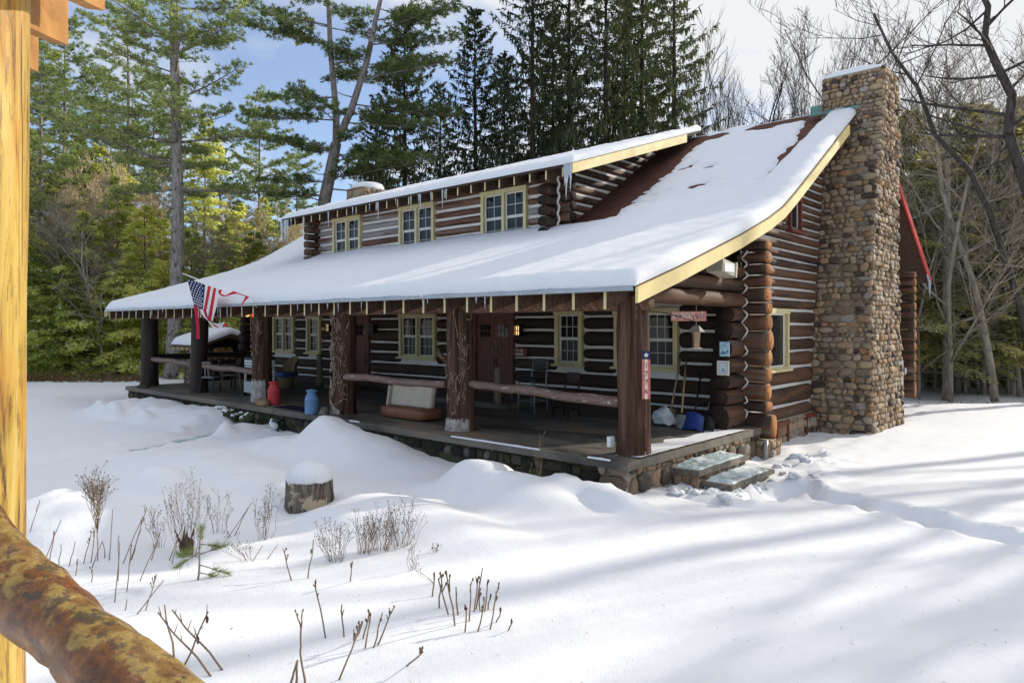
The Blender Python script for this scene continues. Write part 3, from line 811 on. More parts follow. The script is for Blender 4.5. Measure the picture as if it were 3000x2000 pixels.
mb = MB(); boards(mb, DRX1+0.002, DRX1+0.042, [(12.44, dormer_z(12.44)), (15.5, dormer_z(15.5)), (17.7, dormer_z(17.7))], 0.01, 0.23); mb.build('dormer_rake_board', M['fascia'], house)
mb = MB(); boards(mb, DRX0-0.042, DRX0-0.002, DP, 0.01, 0.21); mb.build('dormer_rake_board', M['fascia'], house)
for i in range(25):
    x = DRX0+0.3+i*(11.75/24)
    mb = MB(); dh = 0.21
    P = [(12.50, dormer_z(12.50)-0.065), (13.3, dormer_z(13.3)-0.065)]
    V = [(x+sx*0.022, y, z) for sx in (-1, 1) for (y, z) in P]+[(x+sx*0.022, y, z-dh) for sx in (-1, 1) for (y, z) in P]
    F = [(0, 1, 5, 4), (2, 6, 7, 3), (4, 5, 7, 6), (0, 4, 6, 2)]
    mb.V = V; mb.F = F; mb.M = [1, 1, 1, 0]
    mb.build('dormer_rafter', [M['cream'], M['rafter']], house)
yy = [12.43, 12.445, 12.47, 12.52, 12.58]+[12.66+0.1*i for i in range(60)]
ms = roof_snow('snow', DRX0+0.01, DRX1+0.03, yy, dormer_z, 330, 0.17, None, 0.026)
ms.build('dormer_roof_snow', M['roof_snow'], house, smooth=True)

# ---- icicles
ICR = random.Random(5)
def icicle(x, y, z, L, r, parent=house):
    mb = MB(); n = 7
    P = [(x+0.006*nz(k*3.3, x), y+0.006*nz(x, k*2.1), z-L*k/(n-1)) for k in range(n)]
    R_ = [r*(1-k/(n-1))**0.8*(1+0.18*nz(k*1.7, x*5))+0.0015 for k in range(n)]
    mb.tube(P, R_, 6); mb.build('icicle', M['ice'], parent, smooth=True)
for x in [-24.95, -23.6, -22.4, -21.3, -20.5, -18.4, -18.2, -17.9, -17.75, -17.55, -17.45, -17.2, -17.0, -16.7, -15.9, -14.2, -13.4, -12.9, -12.3, -11.9, -11.2, -9.4, -9.2, -8.1, -7.9]:
    icicle(x+ICR.uniform(-0.05, 0.05), 8.085, prof(8.1)-0.07, ICR.uniform(0.10, 0.36) if -18.5 < x < -16.5 else ICR.uniform(0.07, 0.2), ICR.uniform(0.009, 0.016))
for x in [-21.72, -21.62, -21.5, -21.38, -21.27, -21.1, -20.3, -18.9, -17.6, -16.75, -16.45, -16.35, -15.6, -14.9, -14.6, -14.52, -14.05, -13.6, -13.5]:
    L = ICR.uniform(0.55, 0.85) if x < -21.2 else ICR.uniform(0.15, 0.55)
    icicle(x+ICR.uniform(-0.03, 0.03), 12.43, dormer_z(12.45)-0.05, L, 0.014+0.02*L)
for k, L in enumerate((0.5, 0.8, 0.42, 0.3, 0.62)): icicle(DRX1-0.16+0.04*k, 12.42, dormer_z(12.45)-0.02, L, 0.03)
for k in range(4): icicle(-5.02, 25.2+0.12*k, 3.55-0.06*k, (0.15, 0.2, 0.5, 0.62)[k], 0.03)

# ---- porch posts and rails
PX = [-5.62, -9.34, -13.01, -16.57, -20.14, -23.75]
def post(x, y, r, z1, mat, seed, foot=True):
    mb = MB(); n = 36
    zs = np.linspace(0.0, z1, 34)
    P = []; V = []; F = []
    for i, z in enumerate(zs):
        flare = 1+0.13*math.exp(-z/0.25)
        cx = x+0.05*nz(z*0.8, seed); cy = y+0.03*nz(seed, z*0.8)
        for k in range(n):
            a = 2*PI*k/n
            rr = r*flare*(1+0.07*nz(math.cos(a)*1.3+seed, math.sin(a)*1.3, z*0.7)+0.035*nz(math.cos(a)*4+seed, math.sin(a)*4, z*2.2)+0.03*nz(math.cos(a)*9+seed, math.sin(a)*9, z*0.9))
            V.append((cx+rr*math.cos(a), cy+rr*math.sin(a), z))
    for i in range(len(zs)-1):
        for k in range(n):
            a = i*n+k; b = i*n+(k+1) % n
            F.append((a, b, b+n, a+n))
    mb.add(V, F, 0)
    return mb
feet = {2: 0.55, 3: 0.75, 1: 0.3}
for i, x in enumerate(PX):
    mb = post(x, 8.95, (0.235, 0.245, 0.255, 0.24, 0.225, 0.25)[i], 2.35, None, i*7.3)
    if i == 1: mb.tube([(x-0.2, 8.85, 1.25), (x-0.33, 8.75, 1.38), (x-0.37, 8.72, 1.52)], [0.07, 0.045, 0.012], 7)
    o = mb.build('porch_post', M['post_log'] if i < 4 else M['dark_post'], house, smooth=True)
    if i in feet:                                               # bare pale wood where the bark has worn off at the foot
        hh = feet[i]; mb = MB(); n = 40; r = (0.235, 0.245, 0.255, 0.24)[i]
        V = []; F = []
        for k in range(n+1):
            a = R3(180)+R3(170)*k/n*(0.75 if i == 2 else 1.0)
            top = hh*(0.72+0.30*nz(k*0.9+i*5)+0.14*nz(k*2.3, i*3))*(1-0.75*(k/n) if i == 2 else 1)
            for z in (0.005, top*0.5, top):
                fl = 1+0.13*math.exp(-z/0.25)
                rr = r*fl*1.0*(1+0.07*nz(math.cos(a)*1.3+i*7.3, math.sin(a)*1.3, z*0.7)+0.035*nz(math.cos(a)*4+i*7.3, math.sin(a)*4, z*2.2))+0.012
                cx = x+0.05*nz(z*0.8, i*7.3); cy = 8.95+0.03*nz(i*7.3, z*0.8)
                V.append((cx+rr*math.cos(a), cy+rr*math.sin(a), z))
        for k in range(n):
            for j in range(2): F.append((k*3+j, k*3+3+j, k*3+4+j, k*3+1+j))
        mb.add(V, F); mb.build('worn_foot', mat_plain('worn pale foot wood', (0.36, 0.33, 0.29), 0.85, 0.15, 0.5, 9) if 'foot' not in M else M['foot'], o, smooth=True)
def rail(x0, x1, z0, z1, r0, r1, y=8.95, sag=0.0, mat='rail_log', y1=None):
    mb = MB(); n = 30; y1 = y if y1 is None else y1
    P = []; Rr = []
    for k in range(n):
        t = k/(n-1)
        P.append((x0+(x1-x0)*t, y+(y1-y)*t+0.06*nz(t*2.2, x0), z0+(z1-z0)*t-sag*4*t*(1-t)+0.07*nz(t*2.0+x0, 3)*math.sin(PI*min(1, max(0, t)))+0.02*nz(t*6+x0, 8)))
        Rr.append((r0+(r1-r0)*t)*(1+0.09*nz(t*6, x0)))
    Rr[0] *= 0.8
    mb.tube(P, Rr, 12, 0); return mb.build('porch_rail', M[mat], house, smooth=True)
rail(-9.1, -5.8, 0.86, 0.76, 0.070, 0.085); rail(-12.75, -9.55, 0.82, 0.83, 0.078, 0.068, 8.8)
rail(-19.9, -16.8, 0.78, 0.72, 0.082, 0.078); rail(-23.5, -20.4, 0.86, 0.80, 0.08, 0.072)
rail(-23.9, -24.0, 0.92, 0.9, 0.10, 0.10, 9.2, 0, 'dark_post', 12.2)

# ---- porch slab and stone foundation
def stone_at(mb, c, ua, va, nn, hw, hh, d, ex, sk, r_):
    n1 = r_.choice((9, 10, 11, 12)); ring = []
    f1, f2, f3 = r_.uniform(0, 6.28), r_.uniform(0, 6.28), r_.uniform(0, 6.28); a1, a2 = r_.uniform(0.03, 0.12), r_.uniform(0.02, 0.07)
    for k in range(n1):
        an = 2*PI*k/n1+r_.uniform(-0.12, 0.12)
        ca, sa = math.cos(an), math.sin(an)
        q = (abs(ca)**ex+abs(sa)**ex)**(-1/ex)*(1+a1*math.cos(2*an+f1)+a2*math.cos(3*an+f2))*r_.uniform(0.94, 1.04)
        ring.append((ca*q*hw+sk*sa*q*hh, sa*q*hh))
    tx, ty = r_.uniform(-0.5, 0.5), r_.uniform(-0.6, 0.3)          # the face of each stone is tilted its own way
    V = []; F = []
    flat = r_.uniform(0.55, 0.85)
    for (f, dd) in ((1.0, -0.03), (0.97, d*0.45), (0.90, d*0.82), (flat, d*1.0), (0.3, d*1.06)):
        for (x, y) in ring:
            V.append(c+ua*x*f+va*y*f+nn*(dd+(d*0.55*(tx*x/hw+ty*y/hh)*f if dd > 0 else 0)+0.10*d*(r_.random()-0.5)))
    V.append(c+nn*d*1.05)
    for j in range(4):
        for k in range(n1):
            p = j*n1+k; q2 = j*n1+(k+1) % n1
            F.append((p, q2, q2+n1, p+n1))
    for k in range(n1): F.append((4*n1+k, 4*n1+(k+1) % n1, 5*n1))
    mb.add(V, F, 1)
def stones(mb, origin, ua, va, W, H, size, proud, m=0, seed=0):
    """packs irregular stones on the face origin + s*ua + t*va"""
    r_ = random.Random(seed)
    ua = Vector(ua); va = Vector(va); nn = ua.cross(va).normalized()
    o = Vector(origin); t = 0.0
    while t < H:
        h = min(size*r_.uniform(0.6, 1.4), H-t+0.02)
        s = -r_.uniform(0, 0.4)*size
        while s < W-0.03:
            w = h*r_.choice((0.8, 1.0, 1.3, 1.7, 2.1))
            a = max(s, 0); b = min(s+w, W)
            if b-a > 0.04:
                stone_at(mb, o+ua*((a+b)/2)+va*(t+h/2+r_.uniform(-0.12, 0.12)*h), ua, va, nn, (b-a)/2*r_.uniform(0.9, 1.0), h/2*r_.uniform(0.86, 1.04), proud*r_.uniform(0.5, 1.4), r_.uniform(2.3, 4.0), r_.uniform(-0.3, 0.3), r_)
            s += w
        t += h*0.97
mb = MB(); mb.bb(-24.0, -5.31, 8.32, 12.98, -0.12, 0.0); mb.build('porch_slab', M['slab'], house)
mb = MB(); mb.bb(-23.93, -5.39, 8.40, 12.9, -1.1, -0.121, 0)
stones(mb, (-23.93, 8.40, -1.0), (1, 0, 0), (0, 0, 1), 18.1, 0.92, 0.24, 0.030, 1, 3)
mb.build('mossy_foundation', [M['moss_mortar'], M['moss_stone']], house, smooth=True)
mb = MB(); mb.bb(-5.80, -5.37, 8.39, 12.75, -1.1, -0.122, 0)
stones(mb, (-5.37, 8.42, -1.0), (0, 1, 0), (0, 0, 1), 4.5, 0.93, 0.23, 0.05, 1, 5)
stones(mb, (-5.85, 8.37, -1.0), (1, 0, 0), (0, 0, 1), 0.5, 0.93, 0.20, 0.045, 1, 6)
mb.build('porch_end_foundation', [M['mortar'], mat_stone('porch corner stones', [(0.05, (0.05, 0.04, 0.03)), (0.25, (0.17, 0.12, 0.075)), (0.45, (0.26, 0.18, 0.10)), (0.6, (0.14, 0.115, 0.09)), (0.75, (0.28, 0.14, 0.06)), (0.95, (0.27, 0.23, 0.17))])], house, smooth=True)
mb = MB(); mb.bb(-5.9, -5.62, 12.76, 23.5, -1.2, -0.06, 0); mb.bb(-5.9, -5.12, 12.78, 13.35, -1.2, -0.25, 0)
stones(mb, (-5.62, 13.4, -1.0), (0, 1, 0), (0, 0, 1), 3.6, 0.9, 0.22, 0.05, 1, 8)
stones(mb, (-5.40, 12.78, -1.0), (1, 0, 0), (0, 0, 1), 0.3, 0.75, 0.24, 0.05, 1, 9)
stones(mb, (-5.12, 12.80, -1.0), (0, 1, 0), (0, 0, 1), 0.55, 0.75, 0.22, 0.05, 1, 10)
mb.build('gable_foundation', [M['mortar'], M['stone']], house, smooth=True)
for (a, b, z0, z1) in ((14.35, 15.0, -0.62, -0.10), (16.05, 16.75, -0.60, -0.08)):
    window('y', -5.585, a, b, z0, z1, leaves=1, lites=(2, 1), out=1, casing='maroon', sash='sash', cw=0.07, bottom='glass', sill=False, name='basement_window')
# steps
mb = MB()
mb.bb(-5.33, -4.93, 9.64, 11.28, -1.1, -0.33, 0); stones(mb, (-5.33, 9.64, -1.0), (1, 0, 0), (0, 0, 1), 0.4, 0.66, 0.2, 0.03, 1, 12); stones(mb, (-4.93, 9.64, -1.0), (0, 1, 0), (0, 0, 1), 1.64, 0.66, 0.2, 0.03, 1, 13)
mb.bb(-5.36, -4.87, 9.57, 11.35, -0.329, -0.25, 2)
mb.bb(-4.92, -4.50, 9.80, 11.26, -1.1, -0.49, 0)
mb.bb(-4.91, -4.43, 9.72, 11.32, -0.489, -0.42, 2)
o = mb.build('stone_steps', [M['mortar'], M['stone'], M['flag_stone']], house, smooth=False)

# ---- chimney
def chim(z):
    """(x_out, y_near, y_far) of the tapering stack at height z"""
    pts = [(-1.2, -4.40, 16.70, 19.42), (0, -4.44, 16.78, 19.40), (2.0, -4.52, 17.02, 19.42), (4.2, -4.58, 17.42, 19.50), (5.7, -4.56, 17.72, 19.45), (6.7, -4.53, 17.9, 19.3), (8.0, -4.50, 18.0, 19.18)]
    for a, b in zip(pts, pts[1:]):
        if z <= b[0]:
            t = (z-a[0])/(b[0]-a[0]); return tuple(a[i]+(b[i]-a[i])*t for i in (1, 2, 3))
    return pts[-1][1:]
mb = MB()
zs = list(np.linspace(-1.2, 8.0, 40)); V = []; F = []
for z in zs:
    xo, yn, yf = chim(z)
    V += [(-5.86, yn, z), (xo, yn, z), (xo, yf, z), (-5.86, yf, z)]
for i in range(len(zs)-1):
    for k in range(4): F.append((i*4+k, i*4+(k+1) % 4, i*4+4+(k+1) % 4, i*4+4+k))
F.append((len(zs)*4-4, len(zs)*4-3, len(zs)*4-2, len(zs)*4-1))
mb.add(V, F, 0)
cr = random.Random(21)
z = -1.0
# near face and outer face in rows that follow the taper, larger stones on the corner
X3, Y3, Z3 = Vector((1, 0, 0)), Vector((0, 1, 0)), Vector((0, 0, 1))
for face in ('near', 'outer', 'far'):
    z = -1.05
    while z < 7.95:
        big = face == 'near' and z < 6.6
        h = min(cr.uniform(0.085, 0.17)*(1.15 if big else 0.92), 8.02-z)
        xo, yn, yf = chim(z+h/2); xo += cr.uniform(-0.015, 0.035); yn -= cr.uniform(-0.015, 0.035)
        a0, a1 = (-5.86, xo+0.045) if face != 'outer' else (yn-0.045, yf+0.03)
        s = a0-cr.uniform(0, 0.12)
        while s < a1-0.02:
            w = h*cr.choice((0.8, 1.0, 1.2, 1.5, 2.0, 2.4))*cr.uniform(0.9, 1.1)
            p, q = max(s, a0), min(s+w, a1)
            if a1-q < 0.09: q = a1; w = q-s
            if q-p > 0.03:
                parts = [(0.0, 1.0)]
                if h > 0.15 and (q-p) < h*1.1 and cr.random() < 0.4: m_ = cr.uniform(0.4, 0.6); parts = [(0, m_), (m_, 1)]
                for (u0, u1) in parts:
                    up = cr.uniform(1.0, 1.28) if cr.random() < 0.25 else 1.0
                    cc = (p+q)/2; ct = z+h*(u0+u1)/2+cr.uniform(-0.10, 0.10)*h
                    hw, hh = (q-p)/2*cr.uniform(0.92, 1.0), h*(u1-u0)/2*cr.uniform(0.88, 1.04)*up
                    d = cr.uniform(0.02, 0.085)
                    ex = cr.uniform(2.3, 4.2)
                    if face == 'near': stone_at(mb, Vector((cc, yn, ct)), X3, Z3, -Y3, hw, hh, d, ex, cr.uniform(-0.3, 0.3), cr)
                    elif face == 'far': stone_at(mb, Vector((cc, yf, ct)), -X3, Z3, Y3, hw, hh, d, ex, cr.uniform(-0.3, 0.3), cr)
                    else: stone_at(mb, Vector((xo, cc, ct)), Y3, Z3, X3, hw, hh, d, ex, cr.uniform(-0.3, 0.3), cr)
            s += w
        z += h*0.97
chimney = mb.build('chimney', [M['mortar'], M['stone']], house, smooth=True)
mb = MB(); V = []; F = []; nx_, ny_ = 16, 14
for i in range(nx_):
    for j in range(ny_):
        u, v = i/(nx_-1), j/(ny_-1)
        e = min(1, min(u, 1-u)*6, min(v, 1-v)*6); e = math.sqrt(max(0, e))
        V.append((-5.84+1.36*u, 18.0+1.18*v, 8.0+e*(0.13+0.07*math.sin(u*3.0+0.4)+0.03*nz(u*4, v*4))))
for i in range(nx_-1):
    for j in range(ny_-1): F.append((i*ny_+j, i*ny_+ny_+j, i*ny_+ny_+j+1, i*ny_+j+1))
mb.add(V, F); mb.build('chimney_snow_cap', M['roof_snow'], chimney, smooth=True)
mb = MB(); mb.box((-5.55, 17.93, 7.17), (1.15, 0.30, 0.05), 0, rx=R3(28)); mb.box((-5.55, 17.985, 7.28), (1.18, 0.035, 0.18)); mb.build('flashing', M['copper'], house)
# second chimney behind the dormer roof
mb = MB(); mb.bb(-25.95, -24.72, 18.0, 19.4, -0.7, 7.88, 0)
for (o_, u_, W_) in (((-25.95, 18.0, 6.0), (1, 0, 0), 1.23), ((-24.72, 18.0, 6.0), (0, 1, 0), 1.4)):
    stones(mb, o_, u_, (0, 0, 1), W_, 1.88, 0.30, 0.06, 1, 31)
ch2 = mb.build('rear_chimney', [M['mortar'], M['stone']], house, smooth=True)
mb = MB(); mb.blob((-25.33, 18.7, 7.93), (0.70, 0.76, 0.34), seed=4, amp=0.1, flatb=True, nu=16, nv=10); mb.build('chimney_snow_cap', M['roof_snow'], ch2, smooth=True)

# ---- fixtures screwed to the house
def lantern(x, z, lit, name='wall_lantern'):
    mb = MB(); y = FF-0.07
    mb.bb(x-0.10, x+0.10, y-0.10, y+0.06, z+0.11, z+0.14, 0); mb.bb(x-0.09, x+0.09, y-0.09, y+0.04, z-0.13, z-0.11, 0)
    for sx in (-0.088, -0.03, 0.03, 0.088): mb.bb(x+sx-0.009, x+sx+0.009, y-0.09, y-0.07, z-0.11, z+0.11, 0)
    mb.bb(x-0.088, x+0.088, y-0.091, y-0.072, z-0.012, z+0.012, 0)
    mb.bb(x+0.07, x+0.088, y-0.07, y+0.03, z-0.11, z+0.11, 0); mb.bb(x-0.09, x+0.09, y+0.03, y+0.06, z-0.11, z+0.11, 0)
    o = mb.build(name, M['black'], house)
    if lit:
        mb = MB(); mb.bb(x-0.07, x+0.07, y-0.06, y+0.02, z-0.105, z+0.105, 0); mb.build('lamp_glass', M['lamp'], o)
lantern(-11.36, 1.80, True); lantern(-19.54, 1.86, True); lantern(-17.2, 1.82, False)
fx = on_x(2163, 752, -5.5)
mb = MB(); mb.box((-5.50, 11.62, 2.93), (0.30, 0.50, 0.22), 0, rx=R3(-8)); mb.box((-5.50, 11.89, 2.90), (0.34, 0.05, 0.27), 0, rx=R3(-8))
fl = mb.build('floodlight', mat_plain('beige lamp housing', (0.5, 0.47, 0.36), 0.5, 0.3, 0.1), house)
mb = MB(); mb.bb(-5.345, -5.335, 11.42, 11.80, 2.85, 3.0); mb.build('lamp_glass', M['white_vinyl'], fl)
dq = on_y(2243, 1320, 12.74); mb = MB(); mb.tube([(dq[0], 12.74, -0.2), (dq[0], 12.74, -0.78)], 0.045, 10); mb.build('downpipe', M['grey_metal'], house, smooth=True)
mb = MB(); mb.bb(-4.62, -4.46, 19.50, 19.74, 0.28, 1.05); mb.tube([(-4.54, 19.62, 0.28), (-4.54, 19.62, -0.9)], 0.06, 10); mb.tube([(-4.48, 19.62, 0.78), (-4.38, 19.62, 0.78)], 0.085, 14)
mb.build('electric_meter', mat_plain('grey meter box', (0.24, 0.26, 0.29), 0.5, 0.4, 0.15), house)

# ================================================================== ground
G0 = -0.48
MOUNDS = []
def mound(u, v, dep, sx, sy, rot=0.0, p=2.0, zb=G0):
    x, y, _ = at_depth(u, dep); zt = CAMZ-(v-HOR)*dep/FOC
    MOUNDS.append((x, y, zt-zb, sx, sy, math.cos(rot), math.sin(rot), p))
mound(955, 1238, 13.3, 0.50, 0.45)
mound(1010, 1265, 12.9, 1.0, 0.7, 0.3)
mound(870, 1285, 13.2, 1.1, 0.8)
mound(1130, 1340, 12.1, 0.9, 0.5, 0.2)
mound(720, 1372, 10.0, 0.8, 0.7)
mound(610, 1330, 12.0, 1.2, 0.9)
for k in range(26):
    f_ = rnd.random(); mound(270+380*f_, 1178+52*f_+rnd.uniform(-8, 14), 19.6-3.6*f_+rnd.uniform(-1.0, 0.6), rnd.uniform(0.16, 0.42), rnd.uniform(0.14, 0.34))
mound(1416, 1352, 10.2, 0.50, 0.42)
mound(1500, 1395, 9.7, 0.8, 0.45)
mound(1650, 1395, 9.7, 0.28, 0.25)
mound(1780, 1425, 9.3, 0.5, 0.25)
mound(478, 1380, 8.9, 0.40, 0.36)
mound(440, 1450, 8.7, 0.75, 0.55)
mound(240, 1455, 8.3, 1.1, 0.7)
mound(985, 1243, 13.0, 0.22, 0.22)
mound(905, 1300, 12.5, 0.4, 0.35)
mound(1060, 1305, 12.3, 0.35, 0.3)
mound(425, 1172, 19.2, 1.3, 0.8, 0.1)
mound(560, 1195, 17.8, 1.6, 0.7, 0.1)
mound(300, 1190, 20.0, 0.5, 0.5)
mound(640, 1215, 16.8, 1.1, 0.5)
mound(180, 1195, 21, 0.9, 0.9)
mound(90, 1165, 22, 1.2, 1.0)
mound(1010, 1490, 8.5, 0.5, 0.3)
mound(1180, 1475, 8.6, 1.3, 0.5)
mound(1580, 1405, 9.75, 0.3, 0.2)
mound(1330, 1420, 10.0, 0.6, 0.35)
def seg_d(x, y, a, b):
    dx, dy = b[0]-a[0], b[1]-a[1]
    t = max(0, min(1, ((x-a[0])*dx+(y-a[1])*dy)/(dx*dx+dy*dy)))
    return math.hypot(x-a[0]-t*dx, y-a[1]-t*dy), t
PATH_ICE = [on_z(752, 1256, -0.58)[:2], on_z(625, 1270, -0.58)[:2], on_z(510, 1299, -0.58)[:2], on_z(380, 1324, -0.56)[:2], on_z(70, 1364, -0.54)[:2]]
TRAIL = [(-4.0, 9.6), on_z(2330, 1415, G0)[:2], on_z(2440, 1450, G0)[:2], on_z(2680, 1510, G0)[:2], on_z(3060, 1600, G0)[:2], (6.5, 5.2)]
def h0(x, y):
    z = G0
    z += 0.05*nz(x*0.22, y*0.22, 1.0)+0.022*nz(x*0.7, y*0.7, 4.0)+0.008*nz(x*2.2, y*2.2, 2.0)+0.004*nz(x*5.5, y*2.5, 6.0)
    for (mx, my, h, sx, sy, c, s, p) in MOUNDS:
        dx, dy = x-mx, y-my
        if abs(dx) > 5 or abs(dy) > 5: continue
        a = (dx*c+dy*s)/sx; b = (-dx*s+dy*c)/sy
        r = a*a+b*b
        if r < 8:
            g = h*math.exp(-(r*0.62)**1.45)*(1+0.10*nz(x*1.7, y*1.7, 9)+0.05*nz(x*4, y*4, 2))
            g += 0.16*g*nz(x*2.6, y*2.6, 5)+0.10*g*abs(nz(x*6, y*6, 3)); z = max(z, G0+g)+0.12*max(0, min(z-G0, g))
    for P, w, d in ((PATH_ICE, 0.50, 0.11), (TRAIL, 0.27+0.07*nz(x*3, y*3, 8), 0.19)):
        for a, b in zip(P, P[1:]):
            q, t = seg_d(x, y, a, b)
            if q < w*2.2:
                k = math.exp(-(q/w)**4)
                z = z*(1-k)+k*(G0-d) if P is PATH_ICE else z-d*k*(0.95+0.30*math.sin((t*math.hypot(b[0]-a[0], b[1]-a[1]))*8.5))
                rim = math.exp(-((q-w*1.35)/(w*0.35))**2)
                z += 0.05*rim*(0.5+nz(x*4, y*4))
    # thin cleared ground at the foot of the gable and the porch end
    if -5.7 < x < -3.5 and 9 < y < 24:
        k = max(0, 1-(x+5.0)/0.9) if x > -5.0 else 1
        if y > 12: z += 0.10*k*nz(x*3, y*3)-0.05*k
        z += 0.12*max(0, 1-abs(x+4.3)/1.0)*(0.4+abs(nz(x*4.5, y*4.5, 7))*1.6)*(1 if 8.8 < y < 13.2 else 0.25)
    if -24 < x < -5.3 and 7.7 < y < 8.5: z += 0.05*abs(nz(x*2, y*3))
    if -5.6 < x < -2.5 and 7.5 < y < 13:
        z -= 0.17*math.exp(-((x+4.5)/0.9)**2-((y-10.6)/1.5)**2)
    # distance: the snowfield rises a little and the wood behind lies lower on the right
    dep = FX*x+FY*y
    if x > -8 and dep > 21.5 and RX*x+RY*y > 8:
        q = min(1, (dep-21.5)/3); z -= 0.45*q*q*(3-2*q)
    return z
gx = [-400, -250, -160, -110, -80, -64, -54]; x = -48.0
while x < -29: gx.append(x); x += 0.55
while x < -13: gx.append(x); x += 0.16
while x < 3.5: gx.append(x); x += 0.10
while x < 16: gx.append(x); x += 0.35
gx += [17, 20, 24, 30, 40, 55, 80, 130, 220, 400]
gy = [-300, -150, -70, -35, -18, -10, -6, -4]; y = -3.0
while y < 1: gy.append(y); y += 0.3
while y < 13.4: gy.append(y); y += 0.10
while y < 26: gy.append(y); y += 0.3
while y < 46: gy.append(y); y += 0.8
gy += [47, 50, 54, 60, 68, 80, 100, 140, 200, 400]
gx = np.array(gx); gy = np.array(gy)
V = []; F = []
for x in gx:
    for y in gy: V.append((float(x), float(y), h0(float(x), float(y))))
ny = len(gy)
ii = np.arange((len(gx)-1)*(ny-1)); a = (ii//(ny-1))*ny+ii % (ny-1)
F = np.stack([a, a+ny, a+ny+1, a+1], 1).tolist()
ground = link('ground', mkmesh('ground', V, F, [M['snow']]))
tag(ground, 'snow covered ground around the log house', kind='structure')

def path_sheet(name, P, w, zoff, mat, label):
    pts = []
    for a, b in zip(P, P[1:]):
        n = max(2, int(math.hypot(b[0]-a[0], b[1]-a[1])/0.2))
        for k in range(n): pts.append((a[0]+(b[0]-a[0])*k/n, a[1]+(b[1]-a[1])*k/n))
    V = []; F = []; nn = 9
    for i, p in enumerate(pts):
        q = pts[min(i+1, len(pts)-1)]; o = pts[max(i-1, 0)]
        dx, dy = q[0]-o[0], q[1]-o[1]; l = math.hypot(dx, dy) or 1
        for k in range(nn):
            t = (k/(nn-1)-0.5)*2*w*(1+0.3*nz(p[0]*0.8, p[1]*0.8))
            x, y = p[0]-dy/l*t, p[1]+dx/l*t
            V.append((x, y, h0(x, y)+zoff-0.05*abs(k/(nn-1)-0.5)*2+0.03*nz(x*5, y*5)))
    for i in range(len(pts)-1):
        for k in range(nn-1): F.append((i*nn+k, i*nn+nn+k, i*nn+nn+k+1, i*nn+k+1))
    o = link(name, mkmesh(name, V, F, [mat])); tag(o, label, kind='structure'); return o
path_sheet('icy_path', PATH_ICE[:4], 0.36, 0.03, M['path_ice'], 'greenish icy path trodden to the porch edge')
mb = MB(); pass
# ice and packed snow on the two steps
def crust(name, x0, x1, y0, y1, z, label, amp, mat):
    V = []; F = []; nx_, ny_ = 18, 50
    for i in range(nx_):
        for j in range(ny_):
            u, v = i/(nx_-1), j/(ny_-1); x = x0+(x1-x0)*u; y = y0+(y1-y0)*v
            e = min(1, min(u, 1-u)*7, min(v, 1-v)*9)
            V.append((x+0.03*nz(y*4, u*3), y, z-0.02+e*(0.035+amp*(0.5*(1-u)**2+0.35*abs(nz(x*7, y*5))))))
    for i in range(nx_-1):
        for j in range(ny_-1): F.append((i*ny_+j, i*ny_+ny_+j, i*ny_+ny_+j+1, i*ny_+j+1))
    mb = MB(); mb.add(V, F); mb.build(name, mat, house, smooth=True)
crust('step_snow', -5.34, -4.90, 9.59, 11.33, -0.247, '', 0.12, M['path_ice'])
crust('step_snow', -4.90, -4.45, 9.74, 11.30, -0.417, '', 0.10, M['path_ice'])
mb = MB(); V = []; F = []                       # thin snow blown onto the slab corner
for i in range(24):
    for j in range(60):
        u, v = i/23, j/59; x = -5.34-0.75*u*(0.6+0.5*abs(nz(v*5, 2))); y = 8.7+3.6*v
        V.append((x, y, 0.004+0.022*max(0, 1-u*1.3)+0.006*nz(x*6, y*6)))
for i in range(23):
    for j in range(59): F.append((i*60+j, i*60+j+1, i*60+61+j, i*60+60+j))
mb.add(V, F); mb.build('slab_snow', M['snow'], house, smooth=True)
for (a, b) in ((-11.9, -11.55), (-8.9, -6.9), (-6.0, -5.6)):
    mb = MB()
    n = 30; V = []; F = []
    for i in range(n+1):
        x = a+(b-a)*i/n; w = max(0.004, 0.055*math.sin(PI*i/n)**0.7*(0.7+1.3*nz(x*4)+0.6*nz(x*11)))
        V += [(x, 8.312, -0.012), (x, 8.316, 0.010), (x, 8.325+w*0.6, 0.012), (x, 8.335+w, 0.002)]
    for i in range(n):
        for k in range(3): F.append((i*4+k, i*4+4+k, i*4+5+k, i*4+1+k))
    mb.add(V, F); mb.build('slab_edge_snow', M['snow'], house, smooth=True)

# ================================================================== things on and around the porch
def place(u, v, z=0.0): return on_z(u, v, z)
# red and blue milk cans
def milk_can(x, y, s, mat, name, label, tilt=0):
    t = thing(name, label, 'milk can', (x, y, 0.002), 'milk cans on the porch')
    mb = MB(); mb.lathe((x, y, 0.002), [(0.175*s, 0), (0.19*s, 0.03*s), (0.185*s, 0.06*s), (0.185*s, 0.38*s), (0.192*s, 0.40*s), (0.185*s, 0.42*s), (0.155*s, 0.49*s), (0.125*s, 0.53*s), (0.12*s, 0.58*s), (0.14*s, 0.62*s), (0.15*s, 0.63*s)], 24); mb.build('body', mat, t, smooth=True)
    mb = MB(); mb.lathe((x, y, 0.002), [(0.152*s, 0.632*s), (0.157*s, 0.65*s), (0.145*s, 0.665*s), (0.06*s, 0.672*s), (0.05*s, 0.685*s), (0.02*s, 0.69*s)], 20); mb.build('lid', mat, t, smooth=True)
    for sg in (-1, 1):
        mb = MB(); mb.tube([(x+sg*0.135*s, y-0.03, 0.50*s), (x+sg*0.20*s, y-0.04, 0.52*s), (x+sg*0.215*s, y-0.04, 0.44*s), (x+sg*0.18*s, y-0.03, 0.40*s)], 0.012*s, 6); mb.build('handle', mat, t, smooth=True)
